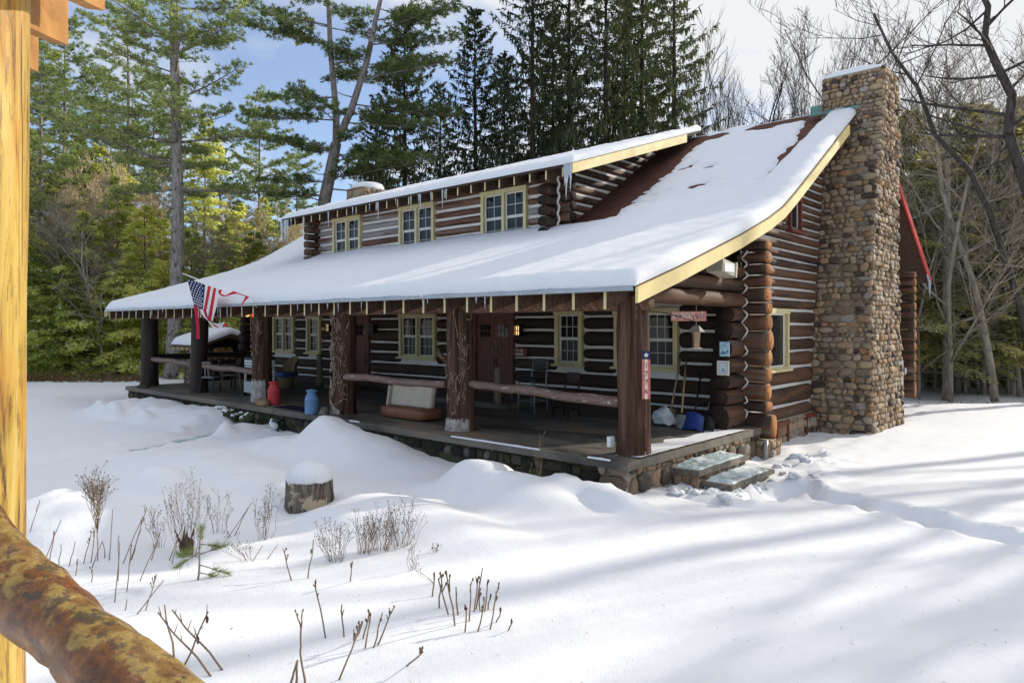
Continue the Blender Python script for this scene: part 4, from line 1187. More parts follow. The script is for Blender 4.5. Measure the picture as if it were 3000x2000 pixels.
p = place(803, 1184); milk_can(p[0], p[1], 0.83, M['red_can'], 'milk_can', 'red painted milk can beside a porch post')
p = place(913, 1212); milk_can(p[0], p[1], 0.78, M['blue_can'], 'milk_can', 'worn light blue milk can near the porch edge')
# rocks
def rock(u, v, r, label, z=0.0, mat='stone', seed=1, amp=0.3):
    p = place(u, v, z); mb = MB(); mb.blob((p[0], p[1]+r[1]*0.5, z+r[2]*0.25), r, seed=seed, amp=amp, flatb=True, nu=12, nv=8)
    o = mb.build('rock', mat if not isinstance(mat, str) else M[mat], None, smooth=True, origin=(p[0], p[1]+r[1]*0.5, z)); tag(o, label, 'rock')
rock(763, 1187, (0.23, 0.15, 0.13), 'flat tan rock at the foot of the porch post by the red can', seed=3, mat=mat_plain('tan rock', (0.22, 0.15, 0.08), 0.85, 0.2, 0.5, 5))
rock(943, 1216, (0.13, 0.11, 0.13), 'small grey rock beside the blue milk can', seed=5, mat=mat_plain('grey rock', (0.13, 0.12, 0.10), 0.85, 0.2, 0.5, 6))
rock(410, 1136, (0.28, 0.2, 0.08), 'flat mossy rock on the far porch corner', seed=8, mat=M['moss_stone'])
# booth bench
p = place(1140, 1224)
bxx, byy = p[0]+0.35, p[1]+0.28
t = thing('bench_seat', 'tan backed booth bench with brown cushion standing on the porch', 'bench', (bxx, byy, 0))
def cushion(c, d, rz=0.0, rx=0.0, n=9, soft=0.35):
    V = []; F = []
    m = MB()
    N_ = n
    for j in range(N_+1):
        th = PI*j/N_
        for i in range(2*N_):
            ph = PI*i/N_
            x, y, z = math.sin(th)*math.cos(ph), math.sin(th)*math.sin(ph), math.cos(th)
            f = lambda q: math.copysign(abs(q)**soft, q)
            v = Vector((f(x)*d[0]/2, f(y)*d[1]/2, f(z)*d[2]/2))
            if rx: v = Vector((v.x, v.y*math.cos(rx)-v.z*math.sin(rx), v.y*math.sin(rx)+v.z*math.cos(rx)))
            if rz: v = Vector((v.x*math.cos(rz)-v.y*math.sin(rz), v.x*math.sin(rz)+v.y*math.cos(rz), v.z))
            V.append((c[0]+v.x, c[1]+v.y, c[2]+v.z))
    for j in range(N_):
        for i in range(2*N_):
            a = j*2*N_+i; b = j*2*N_+(i+1) % (2*N_)
            F.append((a, a+2*N_, b+2*N_, b))
    m.add(V, F); return m
cushion((bxx, byy, 0.13), (1.45, 0.62, 0.25)).build('seat', M['brown_vinyl'], t, smooth=True)
cushion((bxx-0.03, byy+0.10, 0.50), (1.30, 0.14, 0.60), 0, R3(-8), soft=0.25).build('backrest', M['tan_vinyl'], t, smooth=True)
mb = MB(); mb.box((bxx-0.70, byy+0.05, 0.32), (0.05, 0.20, 0.62), 0, rx=R3(-8)); mb.build('end_panel', M['tan_vinyl'], t)
# bar stool and small chair against the wall by the single window
def high_chair(x, y, sh, w, top, name, label, matl, seatm, back='panel', rot=0.0):
    t = thing(name, label, 'chair', (x, y, 0))
    c, s = math.cos(rot), math.sin(rot)
    def T(a, b, z): return (x+a*c-b*s, y+a*s+b*c, z)
    for (a, b) in ((-1, -1), (1, -1), (-1, 1), (1, 1)):
        mb = MB(); z1 = sh if b < 0 else top
        mb.tube([T(a*w*0.52, b*w*0.5, 0.005), T(a*w*0.46, b*w*0.44, sh), T(a*w*0.46, b*w*0.44+(0.08 if b > 0 else 0), z1)], 0.018, 6); mb.build('leg', matl, t, smooth=True)
    m = cushion(T(0, 0, sh+0.02), (w, w, 0.07), rot, soft=0.3); m.build('seat', seatm, t, smooth=True)
    m = cushion(T(0, w*0.5+0.05, (sh+top)/2+0.10), (w*0.95, 0.05, (top-sh)*0.62), rot, soft=0.3); m.build('backrest', seatm, t, smooth=True)
    mb = MB()
    for (a, b, a2, b2) in ((-1, -1, 1, -1), (-1, 1, 1, 1), (-1, -1, -1, 1), (1, -1, 1, 1)):
        mb.tube([T(a*w*0.5, b*w*0.48, sh*0.35), T(a2*w*0.5, b2*w*0.48, sh*0.35)], 0.012, 5)
    mb.build('stretcher', matl, t)
p = place(1548, 1208); high_chair(p[0], p[1]+0.15, 0.72, 0.46, 1.16, 'bar_stool', 'tall dark bar stool with black back against the log wall', M['grey_metal'], M['black'])
p = place(1650, 1222); high_chair(p[0], p[1]+0.1, 0.50, 0.40, 0.90, 'wooden_chair', 'small reddish wooden chair under the single window', M['darkwood'], mat_plain('reddish chair wood', (0.055, 0.02, 0.014), 0.5, 0.3, 0.3))
# log bollards
def bollard(u, v, z, h, r, label):
    p = place(u, v, z); mb = MB(); P = [(p[0]+0.015*nz(k, u), p[1], z+h*k/7) for k in range(8)]
    mb.tube(P, [r*(1.08-0.03*k+0.12*nz(k*0.9, v)) for k in range(8)], 12, 0, True, 1)
    o = mb.build('log_stand', [M['tan_log'], M['end_brown']], None, smooth=True, origin=(p[0], p[1], z)); tag(o, label, 'log post')
M['tan_log'] = mat_log('barkless short logs', 'z', [(0.25, (0.11, 0.08, 0.055)), (0.55, (0.20, 0.15, 0.10)), (0.85, (0.30, 0.24, 0.17))])
bollard(1458, 1186, 0.13, 0.86, 0.085, 'pale upright log standing on the step before the double door')
bollard(936, 1132, 0.0, 1.02, 0.10, 'brown upright log standing against the wall under the narrow window')
# wicker chair with cushions
p = place(820, 1137); x, y = p[0], p[1]+0.2
t = thing('wicker_chair', 'tan wicker armchair with high round back near the red can', 'chair', (x, y, 0))
V = []; F = []
for i in range(13):
    for j in range(9):
        a = R3(-75)+R3(150)*i/12; v = j/8
        hh = 0.22+0.42*math.cos((i-6)/6*1.15)
        V.append((x+0.34*math.sin(a)*(1+0.1*v), y+0.30*math.cos(a)*(1+0.25*v), 0.40+hh*v*0.9))
for i in range(12):
    for j in range(8): F.append((i*9+j, i*9+9+j, i*9+10+j, i*9+1+j))
mb = MB(); mb.add(V, F); mb.build('backrest', M['wicker'], t, smooth=True)
cushion((x, y, 0.42), (0.62, 0.58, 0.16)).build('cushion', M['blue'], t, smooth=True)
mb = MB(); mb.lathe((x, y, 0.003), [(0.26, 0), (0.24, 0.15), (0.28, 0.36)], 14); mb.build('base', M['wicker'], t, smooth=True)
# table with two chairs and a stove at the far end of the porch
p = place(640, 1143); tx, ty = p[0]-0.1, p[1]+0.3
t = thing('porch_table', 'dark round table at the far end of the porch', 'table', (tx, ty, 0))
mb = MB(); mb.lathe((tx, ty, 0.70), [(0.55, 0), (0.57, 0.02), (0.55, 0.04)], 22); mb.build('table_top', M['darkwood'], t, smooth=True)
for k in range(4):
    a = R3(45+90*k); mb = MB(); mb.tube([(tx+0.42*math.cos(a), ty+0.42*math.sin(a), 0.004), (tx+0.34*math.cos(a), ty+0.34*math.sin(a), 0.70)], 0.025, 6); mb.build('leg', M['wood'] if k in (0, 3) else M['darkwood'], t)
def bistro(x, y, rot, label):
    t = thing('cafe_chair', label, 'chair', (x, y, 0), 'grey chairs around the porch table')
    c, s = math.cos(rot), math.sin(rot)
    T = lambda a, b, z: (x+a*c-b*s, y+a*s+b*c, z)
    cushion(T(0, 0, 0.45), (0.42, 0.42, 0.04), rot, soft=0.35).build('seat', M['grey_metal'], t, smooth=True)
    for a in (-1, 1):
        mb = MB(); mb.tube([T(a*0.19, -0.17, 0.43), T(a*0.21, -0.20, 0.004)], 0.014, 6); mb.build('leg', M['black'], t)
        mb = MB(); mb.tube([T(a*0.20, 0.24, 0.004), T(a*0.18, 0.18, 0.43), T(a*0.17, 0.20, 0.70), T(a*0.13, 0.25, 0.86)], 0.015, 6); mb.build('leg', M['black'], t)
    mb = MB(); mb.tube([T(-0.13, 0.25, 0.86), T(0, 0.27, 0.89), T(0.13, 0.25, 0.86)], 0.018, 6)
    mb.tube([T(-0.05, 0.2, 0.46), T(-0.04, 0.26, 0.87)], 0.016, 5); mb.tube([T(0.05, 0.2, 0.46), T(0.04, 0.26, 0.87)], 0.016, 5); mb.build('backrest', M['grey_metal'], t)
p = place(618, 1150); bistro(p[0], p[1], R3(215), 'grey metal cafe chair turned to the table, nearer the flag post')
p = place(655, 1142); bistro(p[0]+0.1, p[1]+0.1, R3(150), 'grey metal cafe chair beside the table, nearer the stove')
p = place(725, 1162); sx_, sy_ = p[0], p[1]+0.1
t = thing('grill', 'grey and white porch grill with dark lid behind a porch post', 'grill', (sx_, sy_, 0))
mb = MB(); mb.bb(sx_-0.36, sx_+0.36, sy_-0.02, sy_+0.5, 0.10, 0.40); mb.build('cabinet', M['pale_grey'], t)
mb = MB(); mb.bb(sx_-0.36, sx_+0.36, sy_-0.0, sy_+0.5, 0.78, 0.98); mb.build('control_panel', M['white_vinyl'], t)
mb = MB()
for r in range(2):
    for k in range(6): mb.bb(sx_-0.33+0.115*k, sx_-0.26+0.115*k, sy_-0.004, sy_+0.01, 0.82+0.08*r, 0.855+0.08*r)
mb.build('vent_slots', M['black'], t)
mb = MB(); V = []; F = []
for i in range(9):
    a = PI*i/8
    for x_ in (-0.37, 0.37): V.append((sx_+x_, sy_+0.25-0.27*math.cos(a), 0.982+0.16*math.sin(a)))
for i in range(8): F.append((2*i, 2*i+1, 2*i+3, 2*i+2))
F.append(tuple(range(0, 18, 2))); F.append(tuple(range(17, 0, -2)))
mb.add(V, F); mb.build('lid', M['black'], t)
for a, b in ((-0.34, 0.02), (0.34, 0.02), (-0.34, 0.48), (0.34, 0.48)):
    mb = MB(); mb.bb(sx_+a-0.02, sx_+a+0.02, sy_+b-0.02, sy_+b+0.02, 0.07, 0.80); mb.build('leg', M['sash'], t)
for a in (-0.32, 0.32):
    mb = MB(); mb.tube([(sx_+a-0.02, sy_+0.0, 0.062), (sx_+a+0.02, sy_+0.0, 0.062)], 0.06, 12); mb.build('wheel', M['black'], t)
p = place(742, 1128); mb = MB(); mb.blob((sx_+0.15, sy_+0.25, 0.40+0.13), (0.16, 0.13, 0.15), seed=6, amp=0.45, flatb=True); o = mb.build('cloth_bundle', M['tan_vinyl'], None, smooth=True, origin=(sx_+0.15, sy_+0.25, 0.4)); tag(o, 'pale rumpled bundle resting on the lower shelf of the grill', 'bundle')
# doormat
p = place(850, 1197); mb = MB(); mb.bb(p[0]-0.6, p[0]+0.75, p[1]-0.1, p[1]+0.35, 0.004, 0.016); o = mb.build('doormat', mat_plain('dark blue mat', (0.012, 0.013, 0.025), 0.95, 0.1, 0.6, 30), None, origin=(p[0], p[1], 0.004)); tag(o, 'dark door mat lying on the porch between the milk cans', 'mat')
# tools leaning on the wall by the corner
def shovel(x, y, lean, h, dx, name, label, blade, bm, hm, cat='shovel', grip=False, bw=0.22, bh=0.30):
    t = thing(name, label, cat, (x, y, 0))
    top = (x+dx, y+lean, h)
    mb = MB(); d = Vector(top)-Vector((x, y, 0)); q = Vector((x, y, 0))+d*(bh/h*0.85)
    mb.tube([q, top], 0.019, 8); mb.build('handle', hm, t, smooth=True)
    if grip:
        mb = MB(); a = Vector(top); mb.tube([a+Vector((-0.07, 0, 0.10)), a+Vector((-0.055, 0, 0.02)), a, a+Vector((0.055, 0, 0.02)), a+Vector((0.07, 0, 0.10)), a+Vector((-0.07, 0, 0.10))], 0.017, 6); mb.build('grip', M['black'], t, smooth=True)
    V = []; F = []; n1, n2 = 9, 8
    up = d.normalized(); sd = Vector((1, 0, 0)); nn_ = up.cross(sd).normalized()
    for j in range(n2):
        v = j/(n2-1)
        wv = bw*(0.55+0.45*min(1, v*2.2)) if blade == 'round' else bw
        if blade == 'round': wv = bw*math.sqrt(max(0.02, 1-(1-min(1, v*1.6))**2))
        for i in range(n1):
            u = i/(n1-1)-0.5
            pnt = Vector((x, y, 0.012))+up*(bh*v)+sd*(wv*u)+nn_*(-(0.10 if blade == 'round' else 0.16)*(1-(2*u)**2)*0.5*bw/0.3*(0.4+0.6*v))
            V.append(pnt)
    for j in range(n2-1):
        for i in range(n1-1): F.append((j*n1+i, j*n1+n1+i, j*n1+n1+i+1, j*n1+i+1))
    b = len(V); V2 = [v+nn_*0.008 for v in V]
    F2 = [tuple(b+k for k in f[::-1]) for f in F]
    mb = MB(); mb.add(V+V2, F+F2); mb.build('blade', bm, t, smooth=True)
def tool(u, v, ut, vt, **k):
    p = place(u, v); q = on_y(ut, vt, 12.88)
    shovel(p[0], p[1], 12.88-p[1], q[2], q[0]-p[0], **k)
tool(1958, 1242, 1994, 1050, name='broom', label='wooden handled broom leaning left of the round shovel', blade='square', bm=M['wicker'], hm=M['wood'], cat='broom', bw=0.22, bh=0.30)
tool(1993, 1258, 2011, 1050, name='shovel', label='round metal shovel with pale wooden handle leaning on the wall', blade='round', bm=M['grey_metal'], hm=M['wood'], bw=0.22, bh=0.32)
tool(2026, 1262, 2052, 1108, name='snow_shovel', label='blue plastic snow shovel with black grip leaning beside the corner logs', blade='square', bm=M['blue'], hm=M['black'], grip=True, bw=0.42, bh=0.40)
tool(2060, 1262, 2085, 1150, name='snow_shovel', label='dark snow shovel with curved grey handle wedged behind the lowest log end', blade='square', bm=M['black'], hm=M['grey_metal'], bw=0.40, bh=0.36)
p = place(1935, 1250); t0 = MB(); t0.blob((p[0]-0.02, p[1]+0.2, 0.10), (0.24, 0.15, 0.24), seed=11, amp=0.55, nu=22, nv=16, flatb=True); o = t0.build('salt_bag', M['grey_bag'], None, smooth=True, origin=(p[0], p[1]+0.2, 0)); tag(o, 'crumpled white bag slumped at the foot of the porch wall', 'bag')

# ---- signs, plaques and hangings
FONT = None
def text_mesh(s, size):
    cu = bpy.data.curves.new('t', 'FONT'); cu.body = s; cu.size = size; cu.align_x = 'CENTER'; cu.align_y = 'CENTER'; cu.extrude = 0.002; cu.resolution_u = 2
    o = bpy.data.objects.new('t', cu); COL.objects.link(o)
    bpy.context.view_layer.update()
    me = bpy.data.meshes.new_from_object(o.evaluated_get(bpy.context.evaluated_depsgraph_get()))
    V = [tuple(v.co) for v in me.vertices]; F = [tuple(p.vertices) for p in me.polygons]
    bpy.data.objects.remove(o); return V, F
def lettering(name, s, size, mat, parent, fn, sx=1.0):
    V, F = text_mesh(s, size); mb = MB(); mb.add([fn(v[0]*sx, v[1], v[2]) for v in V], F); return mb.build(name, mat, parent)
# hanging sign: hangs across the porch end near the corner
a = on_y(1966, 925, 11.35); b = on_y(2069, 945, 12.0)
A = Vector((-6.48, 11.05, a[2])); 
k0 = on_y(1967, 926, 10.9); k1 = on_y(2069, 942, 11.35)
A = Vector(k0); B = Vector(k1); B.z = A.z
ux = (B-A).normalized(); L = (B-A).length; up = Vector((0, 0, 1)); nrm = ux.cross(up).normalized()
if nrm.y > 0: nrm = -nrm
cen = (A+B)/2; hh = 0.165
def SP(s, t, d): return cen+ux*s+up*t+nrm*d
t = thing('hanging_sign', 'weathered pink board sign with carved white ADIRONDACK LOVE letters hanging under the porch roof', 'sign', tuple(cen))
mb = MB(); P = [SP(s_*L/2, t_*hh/2, d_) for s_ in (-1, 1) for t_ in (-1, 1) for d_ in (0, -0.035)]
mb.add(P, [(0, 1, 3, 2), (4, 6, 7, 5), (0, 4, 5, 1), (2, 3, 7, 6), (0, 2, 6, 4), (1, 5, 7, 3)]); mb.build('board', M['brick_red'], t)
lettering('lettering', 'ADIRONDACK', 0.150, M['letter_white'], t, lambda x, y, z: SP(x-L*0.15, y, 0.004+z), 0.60*L/0.9)
lettering('lettering', 'LOVE', 0.150, M['letter_mauve'], t, lambda x, y, z: SP(x+L*0.36, y, 0.004+z), 0.55*L/0.9)
for s_ in (-0.28, 0.22):
    mb = MB(); mb.tube([SP(L*s_, hh/2, -0.015), SP(L*s_, hh/2+0.42, -0.015)], 0.004, 5); mb.build('hanging_wire', M['grey_metal'], t)
# wrought iron hook with bird feeder
pc = Vector(k0)*0.4+Vector(k1)*0.6
t = thing('iron_bracket', 'black wrought iron bracket with scroll hooks crossing the hanging sign', 'bracket', (-6.0, 9.2, 2.1))
s0_ = Vector((-5.72, 9.2, 2.15)); e0_ = SP(L*0.05, -hh*0.55, 0.16)
mb = MB(); mb.tube([s0_, (s0_+e0_)/2+Vector((0, 0, 0.05)), e0_], 0.007, 6)
def scroll(c, r): return [SP(c[0]+r*(0.3+0.7*k/14)*math.cos(-PI*0.5+k*0.42), c[1]+r*(0.3+0.7*k/14)*math.sin(-PI*0.5+k*0.42), 0.16) for k in range(15)]
mb.tube(scroll((-L*0.36, -0.01), 0.05), 0.006, 6); mb.tube(scroll((L*0.11, -0.02), 0.055), 0.006, 6); mb.build('iron_scrolls', mat_plain('matt wrought iron', (0.01, 0.01, 0.01), 0.95, 0.05, 0.2), t)
fcx = SP(L*0.12, 0, 0.16)
t = thing('bird_feeder', 'tan clear sided bird feeder with little gabled roof hanging from the bracket', 'bird feeder', (fcx.x, fcx.y, fcx.z-0.5))
zb = fcx.z-0.56
mb = MB(); mb.lathe((fcx.x, fcx.y, zb), [(0.062, 0.02), (0.075, 0.22), (0.085, 0.30)], 4); mb.build('seed_hopper', mat_plain('seed behind dusty plastic', (0.34, 0.22, 0.13), 0.4, 0.4, 0.4, 10), t)
mb = MB(); mb.poly([(fcx.x-0.12, fcx.y-0.10, zb+0.29), (fcx.x+0.12, fcx.y-0.10, zb+0.29), (fcx.x+0.05, fcx.y, zb+0.40), (fcx.x-0.05, fcx.y, zb+0.40)]); mb.poly([(fcx.x-0.12, fcx.y+0.10, zb+0.29), (fcx.x+0.12, fcx.y+0.10, zb+0.29), (fcx.x+0.05, fcx.y, zb+0.40), (fcx.x-0.05, fcx.y, zb+0.40)])
mb.poly([(fcx.x+0.12, fcx.y-0.10, zb+0.29), (fcx.x+0.12, fcx.y+0.10, zb+0.29), (fcx.x+0.05, fcx.y, zb+0.40)]); mb.poly([(fcx.x-0.12, fcx.y-0.10, zb+0.29), (fcx.x-0.12, fcx.y+0.10, zb+0.29), (fcx.x-0.05, fcx.y, zb+0.40)]); mb.build('feeder_roof', mat_plain('grey feeder roof', (0.25, 0.22, 0.20), 0.7, 0.2, 0.3), t)
mb = MB(); mb.lathe((fcx.x, fcx.y, zb), [(0.10, 0), (0.105, 0.015), (0.06, 0.02)], 8); mb.build('tray', M['tan_vinyl'], t)
mb = MB(); mb.tube([(fcx.x, fcx.y, zb+0.40), (fcx.x, fcx.y, fcx.z-0.05)], 0.004, 5); mb.build('hanging_wire', M['grey_metal'], t)
# two small framed pictures on the log ends
def plaque(u0, v0, u1, v1, y, name, label, fn):
    a = on_y(u0, v0, y); b = on_y(u1, v1, y)
    x0, x1, z0, z1 = a[0], b[0], b[2], a[2]
    t = thing(name, label, 'picture', ((x0+x1)/2, y, (z0+z1)/2)); fn(t, x0, x1, z0, z1, y); return t
def pic_blue(t, x0, x1, z0, z1, y):
    mb = MB(); mb.bb(x0, x1, y-0.012, y+0.010, z0, z1); mb.build('board', mat_plain('pale blue print', (0.42, 0.60, 0.68), 0.5, 0.3, 0.35, 14), t)
    mb = MB(); w, h = x1-x0, z1-z0
    mb.poly([(x0+w*0.05, y-0.014, z0+h*0.12), (x0+w*0.35, y-0.014, z0+h*0.40), (x0+w*0.62, y-0.014, z0+h*0.24), (x0+w*0.9, y-0.014, z0+h*0.52), (x0+w*0.95, y-0.014, z0+h*0.3), (x0+w*0.5, y-0.014, z0+h*0.14)]); mb.poly([(x0+w*0.2, y-0.0145, z0+h*0.2), (x0+w*0.3, y-0.0145, z0+h*0.45), (x0+w*0.45, y-0.0145, z0+h*0.22)])
    mb.build('painted_scene', mat_plain('deep blue print', (0.06, 0.20, 0.30), 0.5, 0.3, 0.3), t)
    mb = MB()
    for k in range(3): mb.bb(x0+w*0.14, x1-w*(0.14+0.06*k), y-0.0145, y-0.0125, z0+h*(0.92-0.1*k)-0.008, z0+h*(0.92-0.1*k)+0.004)
    mb.build('text_lines', mat_plain('faint blue print', (0.20, 0.40, 0.50), 0.5, 0.3, 0.3), t)
plaque(2109, 1001, 2137, 1044, 12.12, 'picture', 'small pale blue picture fixed to the dark log ends, upper of two', pic_blue)
def pic_white(t, x0, x1, z0, z1, y):
    w, h = x1-x0, z1-z0; f = w*0.13
    mb = MB()
    for p in ((x0, x1, z0, z0+f), (x0, x1, z1-f, z1), (x0, x0+f, z0+f, z1-f), (x1-f, x1, z0+f, z1-f)): mb.bb(p[0], p[1], y-0.022, y+0.01, p[2], p[3])
    mb.build('frame', M['sash'], t)
    mb = MB(); mb.bb(x0+f, x1-f, y-0.008, y+0.008, z0+f, z1-f); mb.build('picture_panel', mat_plain('pale certificate', (0.62, 0.66, 0.70), 0.4, 0.3, 0.1, 9), t)
    mb = MB(); g_ = f*1.25
    for p in ((x0+g_, x1-g_, z0+g_, z0+g_+0.008), (x0+g_, x1-g_, z1-g_-0.008, z1-g_), (x0+g_, x0+g_+0.008, z0+g_+0.008, z1-g_-0.008), (x1-g_-0.008, x1-g_, z0+g_+0.008, z1-g_-0.008)): mb.bb(p[0], p[1], y-0.010, y-0.0082, p[2], p[3])
    mb.poly([(x0+w*0.3, y-0.0095, z0+h*0.25), (x0+w*0.7, y-0.0095, z0+h*0.3), (x0+w*0.5, y-0.0095, z0+h*0.55)])
    mb.build('print', mat_plain('grey print', (0.30, 0.34, 0.38), 0.5, 0.3, 0.2), t)
plaque(2102, 1056, 2136, 1100, 12.10, 'framed_picture', 'white framed certificate fixed to the dark log ends, lower of two', pic_white)
# little red sign by the double door
a = on_y(1503, 1018, FF-0.02); b = on_y(1547, 1046, FF-0.02)
t = thing('wall_sign', 'little dark red sign with white capitals on the logs beside the double door', 'sign', ((a[0]+b[0])/2, FF-0.02, (a[2]+b[2])/2))
mb = MB(); mb.bb(a[0], b[0], FF-0.045, FF-0.01, b[2], a[2]); mb.build('board', M['sign_red'], t)
cx, cz = (a[0]+b[0])/2, (a[2]+b[2])/2
lettering('lettering', 'FOR ALL', 0.085, M['letter_white'], t, lambda x, y, z: (cx-0.01+x, FF-0.047-z, cz+0.045+y), 0.8)
lettering('lettering', 'FRIENDS', 0.085, M['letter_white'], t, lambda x, y, z: (cx-0.01+x, FF-0.047-z, cz-0.045+y), 0.85)
# 1776 board on the near post
py0 = 8.95-0.02
t = thing('number_board', 'tall narrow red and white board with star and 1776 on the near porch post', 'sign', (-5.33, py0, 1.2))
def PB(s, z, d):                       # board faces diagonally between the porch front and its end
    dirx = Vector((0.80, 0.60, 0)); nrm_ = Vector((0.60, -0.80, 0))
    o = Vector((-5.62, 8.95, 0))+nrm_*0.275
    return o+dirx*(s+0.16)+nrm_*d+Vector((0, 0, z))
za = CAMZ-(1030-HOR)*9.75/FOC; zb_ = CAMZ-(1176-HOR)*9.75/FOC
def pbox(mb, s0, s1, z0, z1, d0, d1, m=0):
    P = [PB(s, z, d) for s in (s0, s1) for z in (z0, z1) for d in (d0, d1)]
    mb.add(P, [(0, 1, 3, 2), (4, 6, 7, 5), (0, 4, 5, 1), (2, 3, 7, 6), (0, 2, 6, 4), (1, 5, 7, 3)], m)
hw_ = 0.058; zs_ = za-0.175*(za-zb_)
mb = MB(); pbox(mb, -hw_, hw_, zs_, za, 0, 0.025, 1); pbox(mb, -hw_, -hw_*0.33, zb_, zs_, 0, 0.025, 0); pbox(mb, -hw_*0.33, hw_*0.33, zb_, zs_, 0, 0.025, 2); pbox(mb, hw_*0.33, hw_, zb_, zs_, 0, 0.025, 0)
mb.build('board', [mat_plain('faded red stripe', (0.52, 0.16, 0.14), 0.7, 0.2, 0.2), mat_plain('navy field', (0.02, 0.03, 0.07), 0.7, 0.2, 0.3), mat_plain('cream stripe', (0.75, 0.62, 0.52), 0.7, 0.2, 0.1)], t)
zc_ = (za+zs_)/2
mb = MB(); st = [PB((0.042 if k % 2 == 0 else 0.017)*math.sin(PI*k/5), zc_+(0.042 if k % 2 == 0 else 0.017)*math.cos(PI*k/5), 0.0275) for k in range(10)]
c_ = PB(0, zc_, 0.0275)
mb.add(st+[c_], [(k, (k+1) % 10, 10) for k in range(10)]); mb.build('star', M['letter_white'], t)
for k, ch in enumerate('1776'):
    zz = zs_-(0.16+0.215*k)*(zs_-zb_)
    lettering('numeral', ch, 0.115, M['black'], t, lambda x, y, z: PB(x, zz+y, 0.0275+z), 0.8)
# outlet box at the foot of the post
mb = MB(); mb.bb(-5.88, -5.82, 8.64, 8.76, 0.12, 0.27); o = mb.build('outlet_box', M['white_vinyl'], house)
# string of party bulbs
bp = on_y(725, 921, 8.7); br = on_y(741, 922, 8.7)
t = thing('light_string', 'short string with one yellow and one red round bulb under the eave', 'string lights', (bp[0], bp[1], 2.3))
mb = MB(); mb.tube([(bp[0]-0.3, 8.7, 2.32), (bp[0], 8.7, bp[2]+0.12), (br[0], 8.7, br[2]+0.14), (br[0]+0.3, 8.7, 2.32)], 0.006, 5); mb.build('wire', M['black'], t)
for q, mm in ((bp, 'bulb_y'), (br, 'bulb_r')):
    mb = MB(); mb.blob((q[0], 8.7, q[2]), (0.055, 0.055, 0.065), amp=0); mb.build('bulb', M[mm], t, smooth=True)

# ---- dry vine clinging to a post
VR = random.Random(31)
def vine(i, n, label, zlo, zhi, a0, a1):
    x0, r0 = PX[i], (0.235, 0.245, 0.255, 0.24, 0.225, 0.25)[i]
    mb = MB()
    for k in range(n):
        z = VR.uniform(zlo, zhi); a = R3(VR.uniform(a0, a1)); pts = []
        for j in range(6):
            fl = 1+0.13*math.exp(-z/0.25)
            rr = r0*fl*1.06+0.012+0.03*VR.random()*(j > 3)
            pts.append((x0+rr*math.cos(a), 8.95+rr*math.sin(a), z))
            z += VR.uniform(-0.03, 0.14)*VR.choice((1, 1, -1)); a += VR.uniform(-0.22, 0.22)
        mb.tube(pts, [0.009, 0.008, 0.007, 0.006, 0.005, 0.004], 4, 0)
    o = mb.build('dry_vine', [mat_plain('tan dry vine', (0.36, 0.26, 0.19), 0.9, 0.1, 0.4)], None, smooth=True, origin=(x0, 8.7, 0)); tag(o, label, 'vine')
vine(2, 90, 'tangle of tan dry vine covering the porch post left of the booth bench', 0.15, 2.2, -125, -20)
vine(1, 26, 'few tan vine remnants on the porch post left of the double door', 0.2, 2.2, -100, -15)
vine(3, 22, 'few tan vine scraps on the porch post by the red milk can', 0.6, 2.1, -120, -30)
# ---- torn flag on its pole
def FP(zx, zy, d=0.0):
    """flag plane: a vertical plane in front of the eave"""
    u, v = 520+zx/6.82, 780+zy/6.82
    y = 7.75+d
    return on_y(u, v, y)
fp_top = FP(105, 145); fp_bot = on_y(742, 875, 7.98)
t = thing('flag', 'torn red white and blue flag hanging from a slanted white pole at the eave', 'flag', fp_bot)
mb = MB(); mb.tube([fp_top, FP(880, 440), fp_bot, on_y(752, 900, 8.12)], 0.014, 8, 0); mb.build('pole', M['white_vinyl'], t, smooth=True)
mb = MB()
def strip(P, Q, m, wav=0.03, n=10, ph=0.0):
    """ruled strip between two polylines given in flag-plane units"""
    def samp(L_, t_):
        k = t_*(len(L_)-1); i = min(int(k), len(L_)-2); f = k-i
        return (L_[i][0]+(L_[i+1][0]-L_[i][0])*f, L_[i][1]+(L_[i+1][1]-L_[i][1])*f)
    V = []; F = []
    for i in range(n+1):
        for j in range(4):
            p = samp(P, i/n); q = samp(Q, i/n); s_ = j/3
            x_ = p[0]+(q[0]-p[0])*s_; y_ = p[1]+(q[1]-p[1])*s_
            V.append(FP(x_, y_, wav*math.sin(x_*0.018+ph)*min(1, (y_-150)/400)))
    for i in range(n):
        for j in range(3): F.append((i*4+j, i*4+4+j, i*4+5+j, i*4+1+j))
    mb.add(V, F, m)
strip([(190, 240), (330, 775)], [(555, 370), (505, 858)], 2)
strip([(555, 370), (500, 830)], [(610, 388), (520, 870)], 1); strip([(610, 388), (520, 870), (555, 905)], [(668, 402), (600, 840), (560, 912)], 0)
strip([(668, 402), (575, 905)], [(722, 425), (610, 1010)], 1); strip([(722, 425), (610, 1010), (640, 1110)], [(775, 437), (690, 960), (662, 1112)], 0)
strip([(775, 437), (720, 780), (672, 1090)], [(815, 460), (790, 770), (700, 1090)], 1)
strip([(440, 858), (500, 980), (600, 1080)], [(505, 860), (540, 950), (612, 1075)], 1); strip([(505, 860), (545, 990), (612, 1078)], [(540, 890), (590, 1000), (625, 1075)], 0)
strip([(600, 1080), (700, 1220), (850, 1255)], [(660, 1105), (740, 1200), (860, 1245)], 1); strip([(660, 1105), (740, 1205), (860, 1240)], [(690, 1120), (780, 1190), (880, 1235)], 0)
strip([(690, 1120), (790, 1150), (900, 1125)], [(780, 1190), (830, 1190), (905, 1130)], 1); strip([(820, 1175), (900, 1140), (955, 1078)], [(825, 1205), (890, 1180), (955, 1085)], 0)
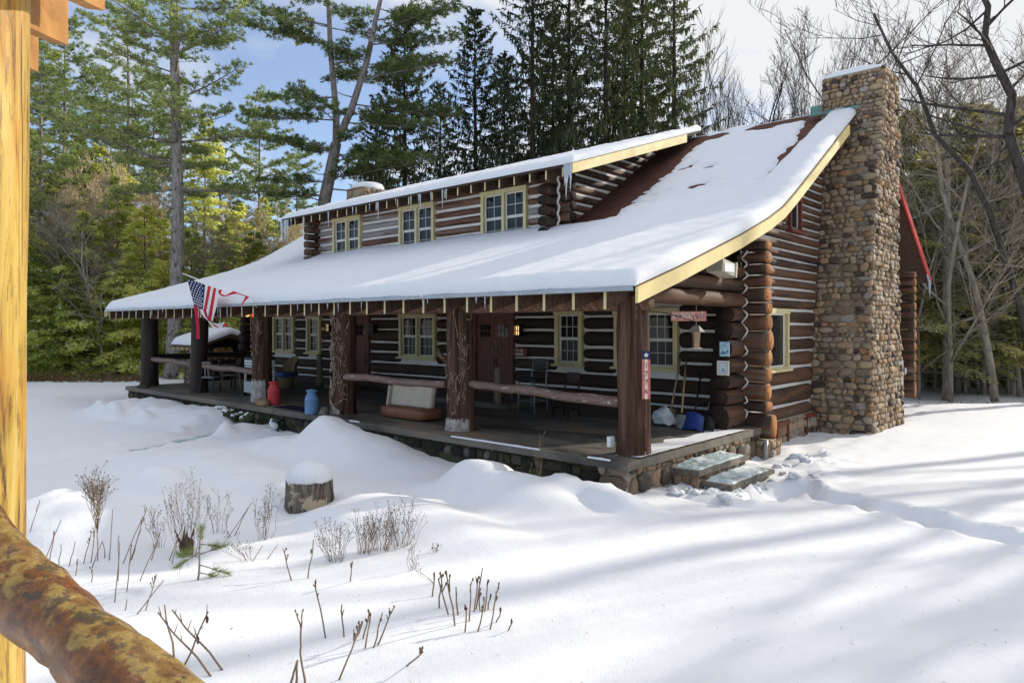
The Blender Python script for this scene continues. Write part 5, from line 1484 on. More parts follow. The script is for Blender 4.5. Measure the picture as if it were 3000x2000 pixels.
strip([(850, 1250), (900, 1190), (955, 1085)], [(800, 1190), (860, 1180), (950, 1080)], 1, ph=1); strip([(930, 1160), (965, 1115)], [(935, 1200), (1000, 1195)], 0)
strip([(318, 770), (345, 950), (375, 1200), (372, 1452)], [(385, 775), (415, 930), (440, 1200), (446, 1450)], 0, wav=0.05)
strip([(820, 465), (815, 540), (880, 595), (960, 605), (1060, 570), (1190, 545)], [(895, 470), (865, 540), (900, 560), (960, 582), (1060, 525), (1120, 495)], 0)
strip([(1120, 495), (1300, 560), (1440, 610)], [(1190, 545), (1300, 580), (1420, 625)], 0); strip([(1360, 600), (1290, 730), (1235, 845)], [(1430, 615), (1330, 720), (1240, 830)], 0)
cl = mb.build('cloth', [M['flag_red'], M['flag_white'], M['flag_blue']], t, smooth=True)
mb = MB(); sr = random.Random(3)
for r in range(9):
    for c in range(5):
        s_ = (c+0.5+(0.5 if r % 2 else 0))/5.7; tt = (r+0.5)/9.2
        if s_ > 0.97: continue
        x_ = (190+140*tt)*(1-s_)+(555-50*tt)*s_; y_ = (250+520*tt)*(1-s_)+(378+470*tt)*s_
        if y_ < 300-0.0*x_ and s_ < 0.1: pass
        R_ = 19
        d_ = 0.03*math.sin(x_*0.018)*min(1, (y_-150)/400)-0.008
        ctr = FP(x_, y_, d_)
        st = [FP(x_+(R_ if k % 2 == 0 else R_*0.42)*math.sin(PI*k/5), y_-(R_ if k % 2 == 0 else R_*0.42)*math.cos(PI*k/5), d_) for k in range(10)]
        mb.add(st+[ctr], [(k, (k+1) % 10, 10) for k in range(10)])
mb.build('stars', M['letter_white'], cl)

# ---- small wood shed behind the far end of the porch
SX0, SX1, SY0, SY1 = -29.42, -27.2, 12.4, 14.2
sz = -0.55; se = 1.32; sa = 1.62
shed = thing('wood_shed', 'small log woodshed with snow capped gable roof beyond the porch end', 'shed', (-28.3, 13.3, sz))
mb = MB(); zz = sz
while zz < se-0.02:
    for yy_ in (SY0+0.15, SY1-0.15): log(mb, 'x', SX0, SX0+0.5, yy_, zz, zz+0.24, 0.13, 0, 1)
    log(mb, 'y', SY0, SY1, SX0+0.2, zz, zz+0.24, 0.13, 0, 1)
    zz += 0.24
mb.build('log_wall', [M['rail_log'], M['end_brown']], shed, smooth=True)
mb = MB(); mb.bb(SX0+1.0, SX0+1.1, SY0+0.05, SY1-0.05, sz, se); mb.bb(SX0+1.1, SX1-0.1, SY1-0.3, SY1-0.2, sz, se); mb.build('back_wall', M['darkwood'], shed)
mb = MB(); mb.bb(SX0+0.52, SX0+1.0, SY0+0.06, SY0+0.10, sz, 1.15); mb.build('white_door', M['white_vinyl'], shed)
YM = (SY0+SY1)/2
mb = MB(); sheet(mb, SX0-0.15, SX1+0.2, [(SY0-0.4, se-0.15), (YM, sa), (SY1+0.4, se-0.15)], 0.10, 0, 1, 1); mb.build('shed_roof', [M['soffit'], M['rafter']], shed)
def shz(y): return se-0.15+(sa-se+0.15)*(1-abs(y-YM)/(YM-SY0+0.4))
ms = roof_snow('s', SX0-0.16, SX1+0.21, [SY0-0.41, SY0-0.4, SY0-0.36, SY0-0.3]+[SY0-0.22+0.12*i for i in range(19)], shz, 40, 0.24, None, 0.01)
ms.build('shed_snow', M['roof_snow'], shed, smooth=True)
for i in range(6):
    mb = MB(); x_ = SX0-0.05+i*0.44; mb.bb(x_-0.03, x_+0.03, SY0-0.38, SY0+0.2, se-0.36, se-0.24); mb.build('rafter', M['cream'], shed)
for (a, b) in ((SX1-0.1, SY0+0.15), (SX1-0.1, SY1-0.15)):
    mb = MB(); mb.tube([(a, b, sz), (a, b, se)], 0.13, 10); mb.build('shed_post', M['dark_post'], shed, smooth=True)
mb = MB(); mb.bb(SX0+1.15, SX1-0.15, SY0+0.2, SY1-0.35, 0.50, 0.56); mb.build('shelf', M['darkwood'], shed)
for k, (yy_, zz) in enumerate(((12.95, 0.70), (13.25, 0.69), (13.55, 0.70), (13.1, 0.93), (13.4, 0.94))):
    p = (SX1-0.45, yy_, zz); mb = MB(); mb.tube([(p[0]-0.25, p[1], p[2]), (p[0]+0.25, p[1], p[2])], 0.14, 9, 0, True, 0)
    o = mb.build('firewood_log', M['firewood'], None, origin=p)
    tag(o, 'split orange firewood log stacked on the shed shelf', 'firewood', 'firewood on the woodshed shelf')

# ---- stump with its snow cap, buried bush, path lantern, dark rubble along the foundation
def gz(x, y): return h0(x, y)
def on_ground(u, v, z=G0):
    for _ in range(6):
        p = on_z(u, v, z); z = gz(p[0], p[1])
    return (p[0], p[1], z)
p = on_ground(907, 1480); sx_, sy_ = p[0], p[1]
dep = FX*sx_+FY*sy_
rs = 0.5*134/FOC*dep; hs = 76/FOC*dep
STB, nt_ = newmat('flaking stump bark'); gg = N(nt_)
f_ = gg.noise(gg.coord((20, 20, 3.2)), 1.0, 6, 0.7, 0.3); f2_ = gg.noise(gg.coord((5, 5, 4)), 1.0, 5, 0.65)
cc_ = gg.ramp(f_, [(0.34, (0.03, 0.024, 0.02)), (0.48, (0.14, 0.11, 0.088)), (0.62, (0.25, 0.205, 0.16))])
cc_ = gg.mix(gg.ramp(f2_, [(0.55, 0), (0.60, 0.9)]), cc_, (0.50, 0.40, 0.27))
gg.princ(cc_, 0.9, 0.1, bump=f_, bstr=1.0, bdist=0.03)
t = thing('tree_stump', 'sawn tree stump wearing a rounded cap of snow', 'stump', (sx_, sy_, p[2]))
mb = MB(); V = []; F = []; n = 72
for j in range(9):
    z = p[2]-0.15+(hs+0.15)*j/8
    for k in range(n):
        a = 2*PI*k/n
        rr = rs*(1.0+0.05*(1-j/8))*(1+0.05*nz(math.cos(a)*3, math.sin(a)*3, j*0.15)+0.05*nz(math.cos(a)*11, math.sin(a)*11, j*0.12)+0.02*nz(k*1.9, j*0.8))
        V.append((sx_+rr*math.cos(a), sy_+rr*math.sin(a), z+(0.03*nz(k*0.8, 3) if j == 8 else 0)))
for j in range(8):
    for k in range(n):
        a = j*n+k; b = j*n+(k+1) % n; F.append((a, b, b+n, a+n))
F.append(tuple(8*n+k for k in range(n))); mb.add(V, F)
mb.build('trunk', STB, t, smooth=True)
mb = MB(); mb.blob((sx_, sy_, p[2]+hs+0.02), (rs*1.0, rs*1.0, rs*0.72), seed=2, amp=0.06, flatb=True, nu=24, nv=16); mb.build('snow_cap', M['roof_snow'], t, smooth=True)

def wtube(mb, a, b, r0, r1, bend=0.010, n=5, m=0, sd=0):
    a = Vector(a); b = Vector(b)
    P = []
    for k in range(n):
        q = k/(n-1); P.append(a+(b-a)*q+Vector((nz(sd, q*2), nz(q*2, sd), 0))*bend*math.sin(PI*q))
    mb.tube(P, [r0+(r1-r0)*k/(n-1) for k in range(n)], 5, m)
WR = random.Random(77)
def stalk(u, v, ut, vt, label, group, r=0.006, fork=True, cat='weed', name='dry_stalk', heads=False):
    p = on_ground(u, v); dep = FX*p[0]+FY*p[1]
    top = Vector(at_depth(ut, dep+WR.uniform(-0.15, 0.15))); top.z = CAMZ-(vt-HOR)*dep/FOC
    base = Vector(p); mb = MB()
    wtube(mb, base-Vector((0, 0, 0.05)), top, r, r*0.7, 0.02, 6, 0, u*0.1)
    L = (top-base).length
    if fork:
        for k in range(WR.randint(2, 4)):
            q = base+(top-base)*WR.uniform(0.62, 0.98); d = Vector((WR.uniform(-0.35, 0.35), WR.uniform(-0.35, 0.35), WR.uniform(0.5, 1)))*L*WR.uniform(0.08, 0.2)
            wtube(mb, q, q+d, r*0.75, r*0.55, 0.0, 3)
            if heads or WR.random() < 0.6: mb.blob(q+d, (r*1.0, r*1.0, r*2.0), 1, nu=6, nv=4, amp=0)
    o = mb.build(name, [M['weed'], M['weed_dark']], None, smooth=True, origin=p); tag(o, label, cat, group)
# (base, tip) rows read off the photograph, grouped by clump
C1 = [(1266,1748,1273,1685),(1287,1778,1294,1668),(1318,1796,1284,1680),(1334,1830,1308,1655),(1343,1803,1336,1732)]
for c in C1: stalk(*c, 'stiff dark forked stalk, taller clump in the middle of the foreground snow', 'taller clump of stalks in the foreground', 0.008)
C2 = [(1362,1850,1366,1776),(1375,1820,1378,1716),(1384,1792,1402,1695),(1394,1853,1420,1768),(1405,1790,1407,1735),(1418,1790,1430,1695),(1430,1846,1462,1730),(1435,1790,1458,1762),(1451,1815,1468,1770),(1390,1785,1412,1682),(1426,1786,1440,1742)]
for c in C2: stalk(*c, 'short dark budded stalk in the crowded right hand clump of the foreground', 'crowded clump of short stalks', 0.007)
for c, l in (((957,1868,922,1715), 'lone slender stalk leaning left with a small knob on top'), ((1005,1870,1001,1790), 'lone short upright straight stalk'), ((986,1988,1057,1806), 'long curved stalk leaning right near the lower edge'),
             ((1060,1867,1082,1778), 'thick straight tan stalk, leftmost of the leaning row'), ((1067,1902,1087,1810), 'thin tan stalk in the leaning row'), ((1087,1897,1121,1795), 'short tan stalk second from the right in the leaning row'), ((1098,1886,1157,1767), 'longest tan stalk at the right of the leaning row'), ((1039,1866,1060,1805), 'short stub stalk beside the long curved stalk'),
             ((1179,1942,1240,1880), 'small fallen forked twig lying on open snow'), ((1481,1843,1502,1812), 'tiny leaning stub right of the crowded clump'),
             ((858,1700,830,1615), 'leaning forked stalk below the stump'), ((901,1693,918,1580), 'upright stalk with side buds below the stump'), ((1025,1698,1032,1635), 'short straight twig below the brown bushes')):
    stalk(*c, l, None, 0.007)
# tall forked stalk at the lower edge
p = on_ground(890, 2010); dep = FX*p[0]+FY*p[1]
def tp(u, v, dd=0.0):
    q = Vector(at_depth(u, dep+dd)); q.z = CAMZ-(v-HOR)*(dep+dd)/FOC; return q
mb = MB(); wtube(mb, tp(895, 2010), tp(880, 1910), 0.008, 0.007); wtube(mb, tp(880, 1910), tp(882, 1840), 0.007, 0.006); wtube(mb, tp(882, 1840), tp(867, 1790), 0.006, 0.004); wtube(mb, tp(882, 1840), tp(886, 1788), 0.006, 0.004)
for q in ((865, 1788), (888, 1786), (872, 1800), (884, 1802)): mb.blob(tp(*q), (0.005, 0.005, 0.011), 1, nu=6, nv=4, amp=0)
o = mb.build('dry_stalk', [M['weed'], M['weed_dark']], None, smooth=True, origin=p); tag(o, 'tall Y forked stalk rising from the lower edge of the snow', 'weed')
for (a, b, l) in (((850, 2005), (872, 1932), 'bent tan stem beside the Y forked stalk'), ((868, 2005), (871, 1935), 'straight tan stem touching the Y forked stalk')):
    p = on_ground(*a); mb = MB(); dep = FX*p[0]+FY*p[1]; wtube(mb, tp(*a), tp(*b), 0.009, 0.007); o = mb.build('dry_stalk', [M['weed']], None, smooth=True, origin=p); tag(o, l, 'weed')
# crossed fallen twigs at the left
for (a, b, l, side) in (((618, 1980), (463, 1792), 'long dead twig lying diagonally across the snow, lower of two crossing', 1), ((652, 1962), (505, 1785), 'long dead twig lying diagonally across the snow, upper of two crossing', 1), ((536, 1955), (610, 1790), 'leaning twig with two curled dead leaves', 2), ((510, 1930), (482, 1770), 'thin upright twig behind the crossing twigs', 0), ((676, 1842), (707, 1835), 'small dark twig fallen flat on the snow', 0)):
    p = on_ground(*a); dep = FX*p[0]+FY*p[1]; mb = MB(); A_ = tp(*a); B_ = tp(*b, 0.12)
    wtube(mb, A_, B_, 0.008, 0.005, 0.03, 8)
    for k in range(4 if side else 0):
        q = A_+(B_-A_)*(0.55+0.13*k); wtube(mb, q, q+Vector((WR.uniform(-0.06, 0.06), 0, WR.uniform(0.03, 0.09))), 0.004, 0.002, 0, 3)
    if side == 2:
        for f_ in (0.55, 0.92): mb.blob(A_+(B_-A_)*f_+Vector((0.015, 0, -0.02)), (0.012, 0.01, 0.028), 2, nu=7, nv=5, amp=0.5)
    o = mb.build('dry_twig', [M['weed'], M['weed_dark'], mat_plain('curled dead leaf', (0.16, 0.06, 0.03), 0.8, 0.2, 0.3)], None, smooth=True, origin=p); tag(o, l, 'twig')
# branching seed-head weeds
def seed_bush(u, v, ut, vt, spread, nst, label, r=0.0023, heads=3, name='seed_head_weed', cat='weed', col='weed', single=False):
    p = on_ground(u, v); dep = FX*p[0]+FY*p[1]; base = Vector(p)
    H = (v-vt)/FOC*dep; W = spread/FOC*dep; lean = (ut-u)/FOC*dep
    mb = MB()
    right = Vector((RX, RY, 0)); fw = Vector((FX, FY, 0))
    for s_ in range(nst):
        a = WR.uniform(-1, 1); b = WR.uniform(-0.7, 0.7)
        hh_ = H*WR.uniform(0.55, 1.0)
        b0 = base+right*(a*W*0.25)+fw*(b*W*0.25)
        b0.z = gz(b0.x, b0.y)-0.03
        tip = base+right*(a*W*WR.uniform(0.5, 1.0)+lean)+fw*(b*W*0.8)+Vector((0, 0, hh_))
        if single:
            b0 = base+Vector((0, 0, H*WR.uniform(0.30, 0.55))); tip = base+right*(a*W*WR.uniform(0.4, 1.0))+fw*(b*W*0.8)+Vector((0, 0, H*WR.uniform(0.72, 1.0)))
            if s_ == 0: wtube(mb, base-Vector((0, 0, 0.05)), base+Vector((0, 0, H*0.56)), r*2.2, r*1.3, 0.02, 6)
        wtube(mb, b0, tip, r, r*0.6, 0.06, 5, 0, s_*1.3)
        for k in range(heads):
            f_ = WR.uniform(0.35, 0.95); q = b0+(tip-b0)*f_
            d = (right*WR.uniform(-1, 1)+fw*WR.uniform(-1, 1)+Vector((0, 0, WR.uniform(0.8, 1.8)))).normalized()*H*WR.uniform(0.10, 0.26)
            wtube(mb, q, q+d, r*0.65, r*0.5, 0.01, 3)
            mb.blob(q+d, (r*1.7, r*1.7, r*2.6), 1, nu=6, nv=4, amp=0.2)
            if WR.random() < 0.6:
                q2 = q+d*0.5; d2 = d*0.5+right*WR.uniform(-0.04, 0.04); wtube(mb, q2, q2+d2, r*0.5, r*0.45, 0, 3); mb.blob(q2+d2, (r*1.6, r*1.6, r*2.4), 1, nu=6, nv=4, amp=0.2)
        mb.blob(tip, (r*1.8, r*1.8, r*2.8), 1, nu=6, nv=4, amp=0.2)
    o = mb.build(name, [M[col], M['weed_dark']], None, smooth=True, origin=p); tag(o, label, cat)
seed_bush(985, 1645, 975, 1520, 65, 22, 'low brown seed head bush, left end of the bushy row below the stump')
seed_bush(1060, 1620, 1075, 1490, 75, 26, 'dense brown seed head bush right of the leftmost bush in the row')
seed_bush(1115, 1610, 1120, 1500, 70, 26, 'dense tangled brown bush in the middle of the bushy row')
seed_bush(1180, 1600, 1190, 1470, 75, 24, 'tall brown seed head bush with stems leaning right, right end of the bushy row')
seed_bush(775, 1580, 790, 1428, 70, 14, 'airy seed head weed standing just left of the stump')
seed_bush(735, 1640, 700, 1560, 60, 8, 'low scraggly weed in front of the airy weed by the stump')
seed_bush(545, 1630, 530, 1385, 100, 20, 'tall airy seed head weed behind the pine seedling')
seed_bush(640, 1560, 645, 1435, 60, 9, 'airy seed head weed right of the pine seedling')
seed_bush(470, 1600, 455, 1470, 60, 8, 'thin seed head weed left of the tall airy weed')
seed_bush(1205, 1670, 1220, 1590, 30, 6, 'small cluster of club headed stems right of the bushy row', heads=1)
seed_bush(1280, 1615, 1290, 1590, 30, 5, 'faint small weed at the far right of the bushy row')
seed_bush(1280, 1800-90, 1212, 1640, 10, 3, 'thin forked weed between the bushy row and the taller clump', heads=1)
seed_bush(285, 1632, 285, 1365, 50, 26, 'feathery dry weed fanning out from a single stem at the left', r=0.0024, heads=4, single=True)
seed_bush(1580, 1418, 1570, 1258, 28, 4, 'dried umbel weed in front of the mossy foundation', heads=3)
# plain leaning stems on the left
SG = [(318,1640,330,1500),(345,1700,348,1560),(370,1730,385,1590),(240,1640,268,1560),(262,1660,300,1580),(172,1650,178,1580),(200,1650,220,1575),(335,1765,350,1600),(405,1700,470,1560),(420,1790,460,1690),(390,1795,480,1680),(362,1790,372,1760),(312,1640,300,1600),(440,1640,470,1560),(490,1640,540,1520),(380,1640,415,1560),(265,1600,280,1520),(120,1610,180,1525),(140,1600,160,1540),(84,1540,116,1480),(660,1575,740,1475),(680,1570,725,1500),(770,1640,815,1605),(730,1645,770,1600),(220,1690,228,1650),(268,1700,270,1655),(355,1650,420,1520),(375,1650,430,1480),(500,1650,520,1580)]
for c in SG: stalk(*c, 'plain tan dry stem among the leaning stems on the left of the snow', 'leaning dry stems on the left', 0.005, fork=WR.random() < 0.35)
for (a, b, l) in (((1088, 1312), (1100, 1335), 0), ((1305, 1345), (1370, 1330), 0), ((1680, 1400), (1682, 1340), 1), ((1545, 1400), (1560, 1350), 1), ((1710, 1400), (1716, 1350), 1)):
    stalk(a[0], a[1], b[0], b[1], 'short tan grass stem against the mossy foundation', 'stems along the mossy foundation', 0.005, fork=False)
# pine seedling
def needle_tuft(mb, c, d, n, L, w, r_, m=0):
    d = Vector(d).normalized()
    for k in range(n):
        v = (d*r_.uniform(0.4, 1.1)+Vector((r_.uniform(-1, 1), r_.uniform(-1, 1), r_.uniform(-0.7, 1)))*0.75).normalized()
        s_ = v.cross(Vector((r_.uniform(-1, 1), r_.uniform(-1, 1), r_.uniform(-1, 1)))).normalized()*w
        l = L*r_.uniform(0.6, 1.1); c = Vector(c)
        mb.add([c-s_, c+s_, c+v*l], [(0, 1, 2)], m)
p = on_ground(578, 1698); dep = FX*p[0]+FY*p[1]
t = thing('pine_seedling', 'small green pine seedling poking through the snow among dry weeds', 'seedling', p)
SR = random.Random(9); mb = MB(); br_ = []
tip = tp(590, 1548); base = Vector(p)
wtube(mb, base-Vector((0, 0, 0.05)), tip, 0.011, 0.006, 0.03, 6)
for (f_, e) in ((0.45, (525, 1625)), (0.5, (660, 1598)), (0.55, (520, 1660)), (0.3, (668, 1680)), (0.65, (545, 1620)), (0.7, (640, 1600)), (0.15, (640, 1690))):
    a = base+(tip-base)*f_; e_ = tp(*e, SR.uniform(-0.15, 0.15)); wtube(mb, a, e_, 0.006, 0.004, 0.02, 4); br_.append((a, e_))
mb.build('stem', M['tan_bark'], t, smooth=True)
mb = MB()
for a, e_ in br_+[(base+(tip-base)*0.6, tip)]:
    d = e_-a
    for k in range(9):
        f_ = 0.45+0.55*k/8; needle_tuft(mb, a+d*f_, d.normalized()*1.3+Vector((0, 0, 0.25)), 15, 0.10, 0.0018, SR)
mb.build('needles', M['pine_leaf'], t)
# buried bush beside its snow mound
p = on_ground(542, 1490); mb = MB()
for k in range(12): wtube(mb, Vector(p)+Vector((SR.uniform(-0.05, 0.05), SR.uniform(-0.05, 0.05), -0.1)), Vector(p)+Vector((SR.uniform(-0.10, 0.08), SR.uniform(-0.1, 0.1), SR.uniform(0.05, 0.30))), 0.014, 0.006, 0.05, 5, 0, k)
mb.blob((p[0]-0.03, p[1]+0.05, p[2]+0.03), (0.05, 0.05, 0.13), 0, seed=3, amp=0.9)
o = mb.build('buried_stump', [mat_plain('brown rotten wood', (0.11, 0.07, 0.045), 0.9, 0.1, 0.5, 12)], None, smooth=True, origin=p); tag(o, 'dark broken stub showing at the side of a snow mound', 'stump')
# solar path lantern half covered with snow
p = on_ground(815, 1262); t = thing('path_lantern', 'little black path lantern topped with snow at the porch foot', 'path light', p)
for k, dx in enumerate((0,)):
    mb = MB(); mb.lathe((p[0], p[1], p[2]), [(0.02, 0), (0.02, 0.12), (0.06, 0.13), (0.065, 0.22), (0.16, 0.24), (0.10, 0.29), (0.02, 0.31)], 14); mb.build('body', M['black'], t, smooth=True)
    mb = MB(); mb.blob((p[0]-0.1, p[1]-0.05, p[2]+0.16), (0.14, 0.1, 0.12), seed=8, amp=0.4); mb.build('snow_clump', M['snow'], t, smooth=True)
# lumps of snow-flecked rubble against the foundation
RR = random.Random(13)
for k in range(16):
    u = RR.uniform(640, 735); v = 1195+ (u-640)*0.22+RR.uniform(0, 22)
    y_ = 8.22-RR.uniform(0, 0.25); q = on_y(u, v, y_); z_ = max(gz(q[0], q[1]), q[2])
    mb = MB(); s_ = RR.uniform(0.06, 0.13); mb.blob((q[0], y_, z_), (s_*1.2, s_, s_*0.9), 0, seed=k, amp=0.5, nu=9, nv=6)
    mb.blob((q[0]-0.01, y_-0.02, z_+s_*0.55), (s_*0.9, s_*0.8, s_*0.4), 1, seed=k+40, amp=0.6, nu=8, nv=5)
    o = mb.build('rock', [M['moss_stone'], M['snow']], None, smooth=True, origin=(q[0], y_, z_)); tag(o, 'snow dusted dark rock heaped against the far porch foundation', 'rock', 'rocks heaped at the porch foundation')
# chunks of shovelled snow beside the steps
for k in range(85):
    u = RR.uniform(1930, 2390); v = 1440+RR.uniform(-22, 22)-abs(u-2100)*0.10
    p = on_ground(u, v)
    if p[0] < -5.2: continue
    s_ = RR.uniform(0.025, 0.075)*(1.5 if k % 9 == 0 else 1); mb = MB(); mb.blob((p[0], p[1], p[2]+s_*0.15), (s_*1.4, s_*1.1, s_*0.75), seed=k, amp=0.9, nu=10, nv=7)
    o = mb.build('snow_chunk', M['snow'], None, smooth=True, origin=p); tag(o, 'loose chunk of shovelled snow beside the porch steps', 'snow chunk', 'shovelled snow chunks by the steps')

LR = random.Random(88); mb = MB()
for k in range(170):
    u = LR.uniform(80, 3000); v = 1250+760*LR.random()**0.8
    p = on_z(u, v, G0); 
    if -24.5 < p[0] < -4.6 and p[1] > 8.0: continue
    z = gz(p[0], p[1])+0.006; a = LR.uniform(0, PI); L = LR.uniform(0.010, 0.026); w_ = 0.0018
    c_, s_ = math.cos(a)*L, math.sin(a)*L
    mb.poly([(p[0]-c_, p[1]-s_, z), (p[0]+s_*w_/L, p[1]-c_*w_/L, z+0.004), (p[0]+c_, p[1]+s_, z+0.003), (p[0]-s_*w_/L, p[1]+c_*w_/L, z+0.002)])
o = mb.build('needle_litter', [M['weed']], None); tag(o, 'scattered fallen needles and bark flecks on the snow', kind='stuff')

# ================================================================== porch of the neighbouring building, where the photo was taken
nb = thing('neighbouring_porch', 'peeled golden log porch post with lumpy handrail close to the viewer', 'porch', at_depth(-20, 1.65, -0.6))
mb = MB(); n = 26; zs = np.linspace(-0.6, 4.2, 60); V = []; F = []
pc_ = at_depth(-150, 1.75); rp = 0.162
for z in zs:
    q = rp*(1+0.02*nz(z*1.5, 3)+0.05*max(0, (z-2.0)/1.4))
    for k in range(n):
        a = 2*PI*k/n; rr = q*(1+0.03*nz(math.cos(a)*1.2, math.sin(a)*1.2, z*0.9)+0.012*nz(math.cos(a)*4, math.sin(a)*4, z*3.0))
        V.append((pc_[0]+rr*math.cos(a)+0.012*nz(z*0.7, 9), pc_[1]+rr*math.sin(a), z))
for i in range(len(zs)-1):
    for k in range(n):
        a = i*n+k; b = i*n+(k+1) % n; F.append((a, b, b+n, a+n))
mb.add(V, F); mb.build('porch_post', M['peeled_post'], nb, smooth=True)
mb = MB(); V = []; F = []; n = 32; m_ = 80
A_ = Vector(at_depth(0, 1.17)); A_.z = CAMZ-(1652-HOR)*1.17/FOC
B_ = Vector(at_depth(375, 0.95)); B_.z = CAMZ-(2010-HOR)*0.95/FOC
dd = (B_-A_); dd_n = dd.normalized(); sd_ = dd_n.cross(Vector((0, 0, 1))).normalized(); up_ = sd_.cross(dd_n)
for i in range(m_):
    q = -1.6+3.6*i/(m_-1); c_ = A_+dd*q
    for k in range(n):
        a = 2*PI*k/n
        rr = 0.057*(1+0.22*nz(q*2.2, math.cos(a)*0.8, math.sin(a)*0.8)+0.09*nz(q*8, math.cos(a)*1.6, math.sin(a)*1.6)+0.03*nz(q*20, math.cos(a)*3, math.sin(a)*3))
        V.append(c_+sd_*rr*math.cos(a)+up_*rr*math.sin(a))
for i in range(m_-1):
    for k in range(n):
        a = i*n+k; b = i*n+(k+1) % n; F.append((a, b, b+n, a+n))
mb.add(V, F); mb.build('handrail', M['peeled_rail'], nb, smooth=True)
def rafter_board(mb, pts, dep0, dep1, th):
    """board whose lower edge runs from pts[0] at dep0 to pts[1] at dep1, standing up from there"""
    a = Vector(at_depth(pts[0][0], dep0)); a.z = CAMZ-(pts[0][1]-HOR)*dep0/FOC
    b = Vector(at_depth(pts[1][0], dep1)); b.z = CAMZ-(pts[1][1]-HOR)*dep1/FOC
    b.z = b.z; d = (b-a); s_ = Vector((d.y, -d.x, 0)).normalized()*th
    up = Vector((0, 0, 0.42))
    P = [a, b, b+up, a+up, a-s_, b-s_, b+up-s_, a+up-s_]
    mb.add(P, [(0, 1, 2, 3), (5, 4, 7, 6), (0, 4, 5, 1), (1, 5, 6, 2), (3, 2, 6, 7), (0, 3, 7, 4)])
mb = MB(); rafter_board(mb, [(20, 50), (200, 133)], 1.75, 2.35, 0.05); mb.build('rafter', M['rough_pine'], nb)
mb = MB(); rafter_board(mb, [(40, 175), (113, 211)], 2.05, 2.5, 0.05); mb.build('rafter', M['rough_pine'], nb)
mb = MB(); rafter_board(mb, [(200, -22), (308, 33)], 1.75, 2.1, 0.05); mb.build('rafter', M['rough_pine'], nb)
# ================================================================== trees
def diamonds(C, D, L, W, Nn=None, rs=None):
    """small leaf faces: base points C, unit directions D, lengths L, half widths W"""
    C = np.asarray(C, float); D = np.asarray(D, float); n = len(C)
    D = D/np.maximum(1e-6, np.linalg.norm(D, axis=1))[:, None]
    if Nn is None: Nn = rs.normal(size=(n, 3))
    S = np.cross(D, Nn); S /= np.maximum(1e-6, np.linalg.norm(S, axis=1))[:, None]
    L = np.broadcast_to(L, n)[:, None]; W = np.broadcast_to(W, n)[:, None]
    mid = C+D*L*0.45
    V = np.stack([C, mid+S*W, C+D*L, mid-S*W], 1).reshape(-1, 3)
    return V
def leaf_mesh(name, Vs, mats, snow=0.0, rs=None):
    V = np.concatenate(Vs) if isinstance(Vs, list) else Vs
    n = len(V)//4
    me = bpy.data.meshes.new(name)
    me.vertices.add(len(V)); me.vertices.foreach_set('co', V.astype(np.float32).ravel())
    me.loops.add(n*4); me.loops.foreach_set('vertex_index', np.arange(n*4, dtype=np.int32))
    me.polygons.add(n); me.polygons.foreach_set('loop_start', np.arange(0, n*4, 4, dtype=np.int32))
    for m in mats: me.materials.append(m)
    if snow > 0 and rs is not None: me.polygons.foreach_set('material_index', (rs.random(n) < snow).astype(np.int32))
    me.update(); me.validate()
    return me
def tree_obj(name, label, cat, x, y, z, trunk_me, crown_me, s=1.0, rz=0.0, group=None):
    o = bpy.data.objects.new(name, None); COL.objects.link(o); o.location = (x, y, z); o.scale = (s, s, s); o.rotation_euler = (0, 0, rz); o.empty_display_size = 0.3
    tag(o, label, cat, group)
    t = link('trunk', trunk_me, o)
    if crown_me: link('crown', crown_me, o)
    return o
def mb_mesh(mb, name, mats, smooth=True): return mkmesh(name, mb.V, mb.F, mats, mb.M, smooth)

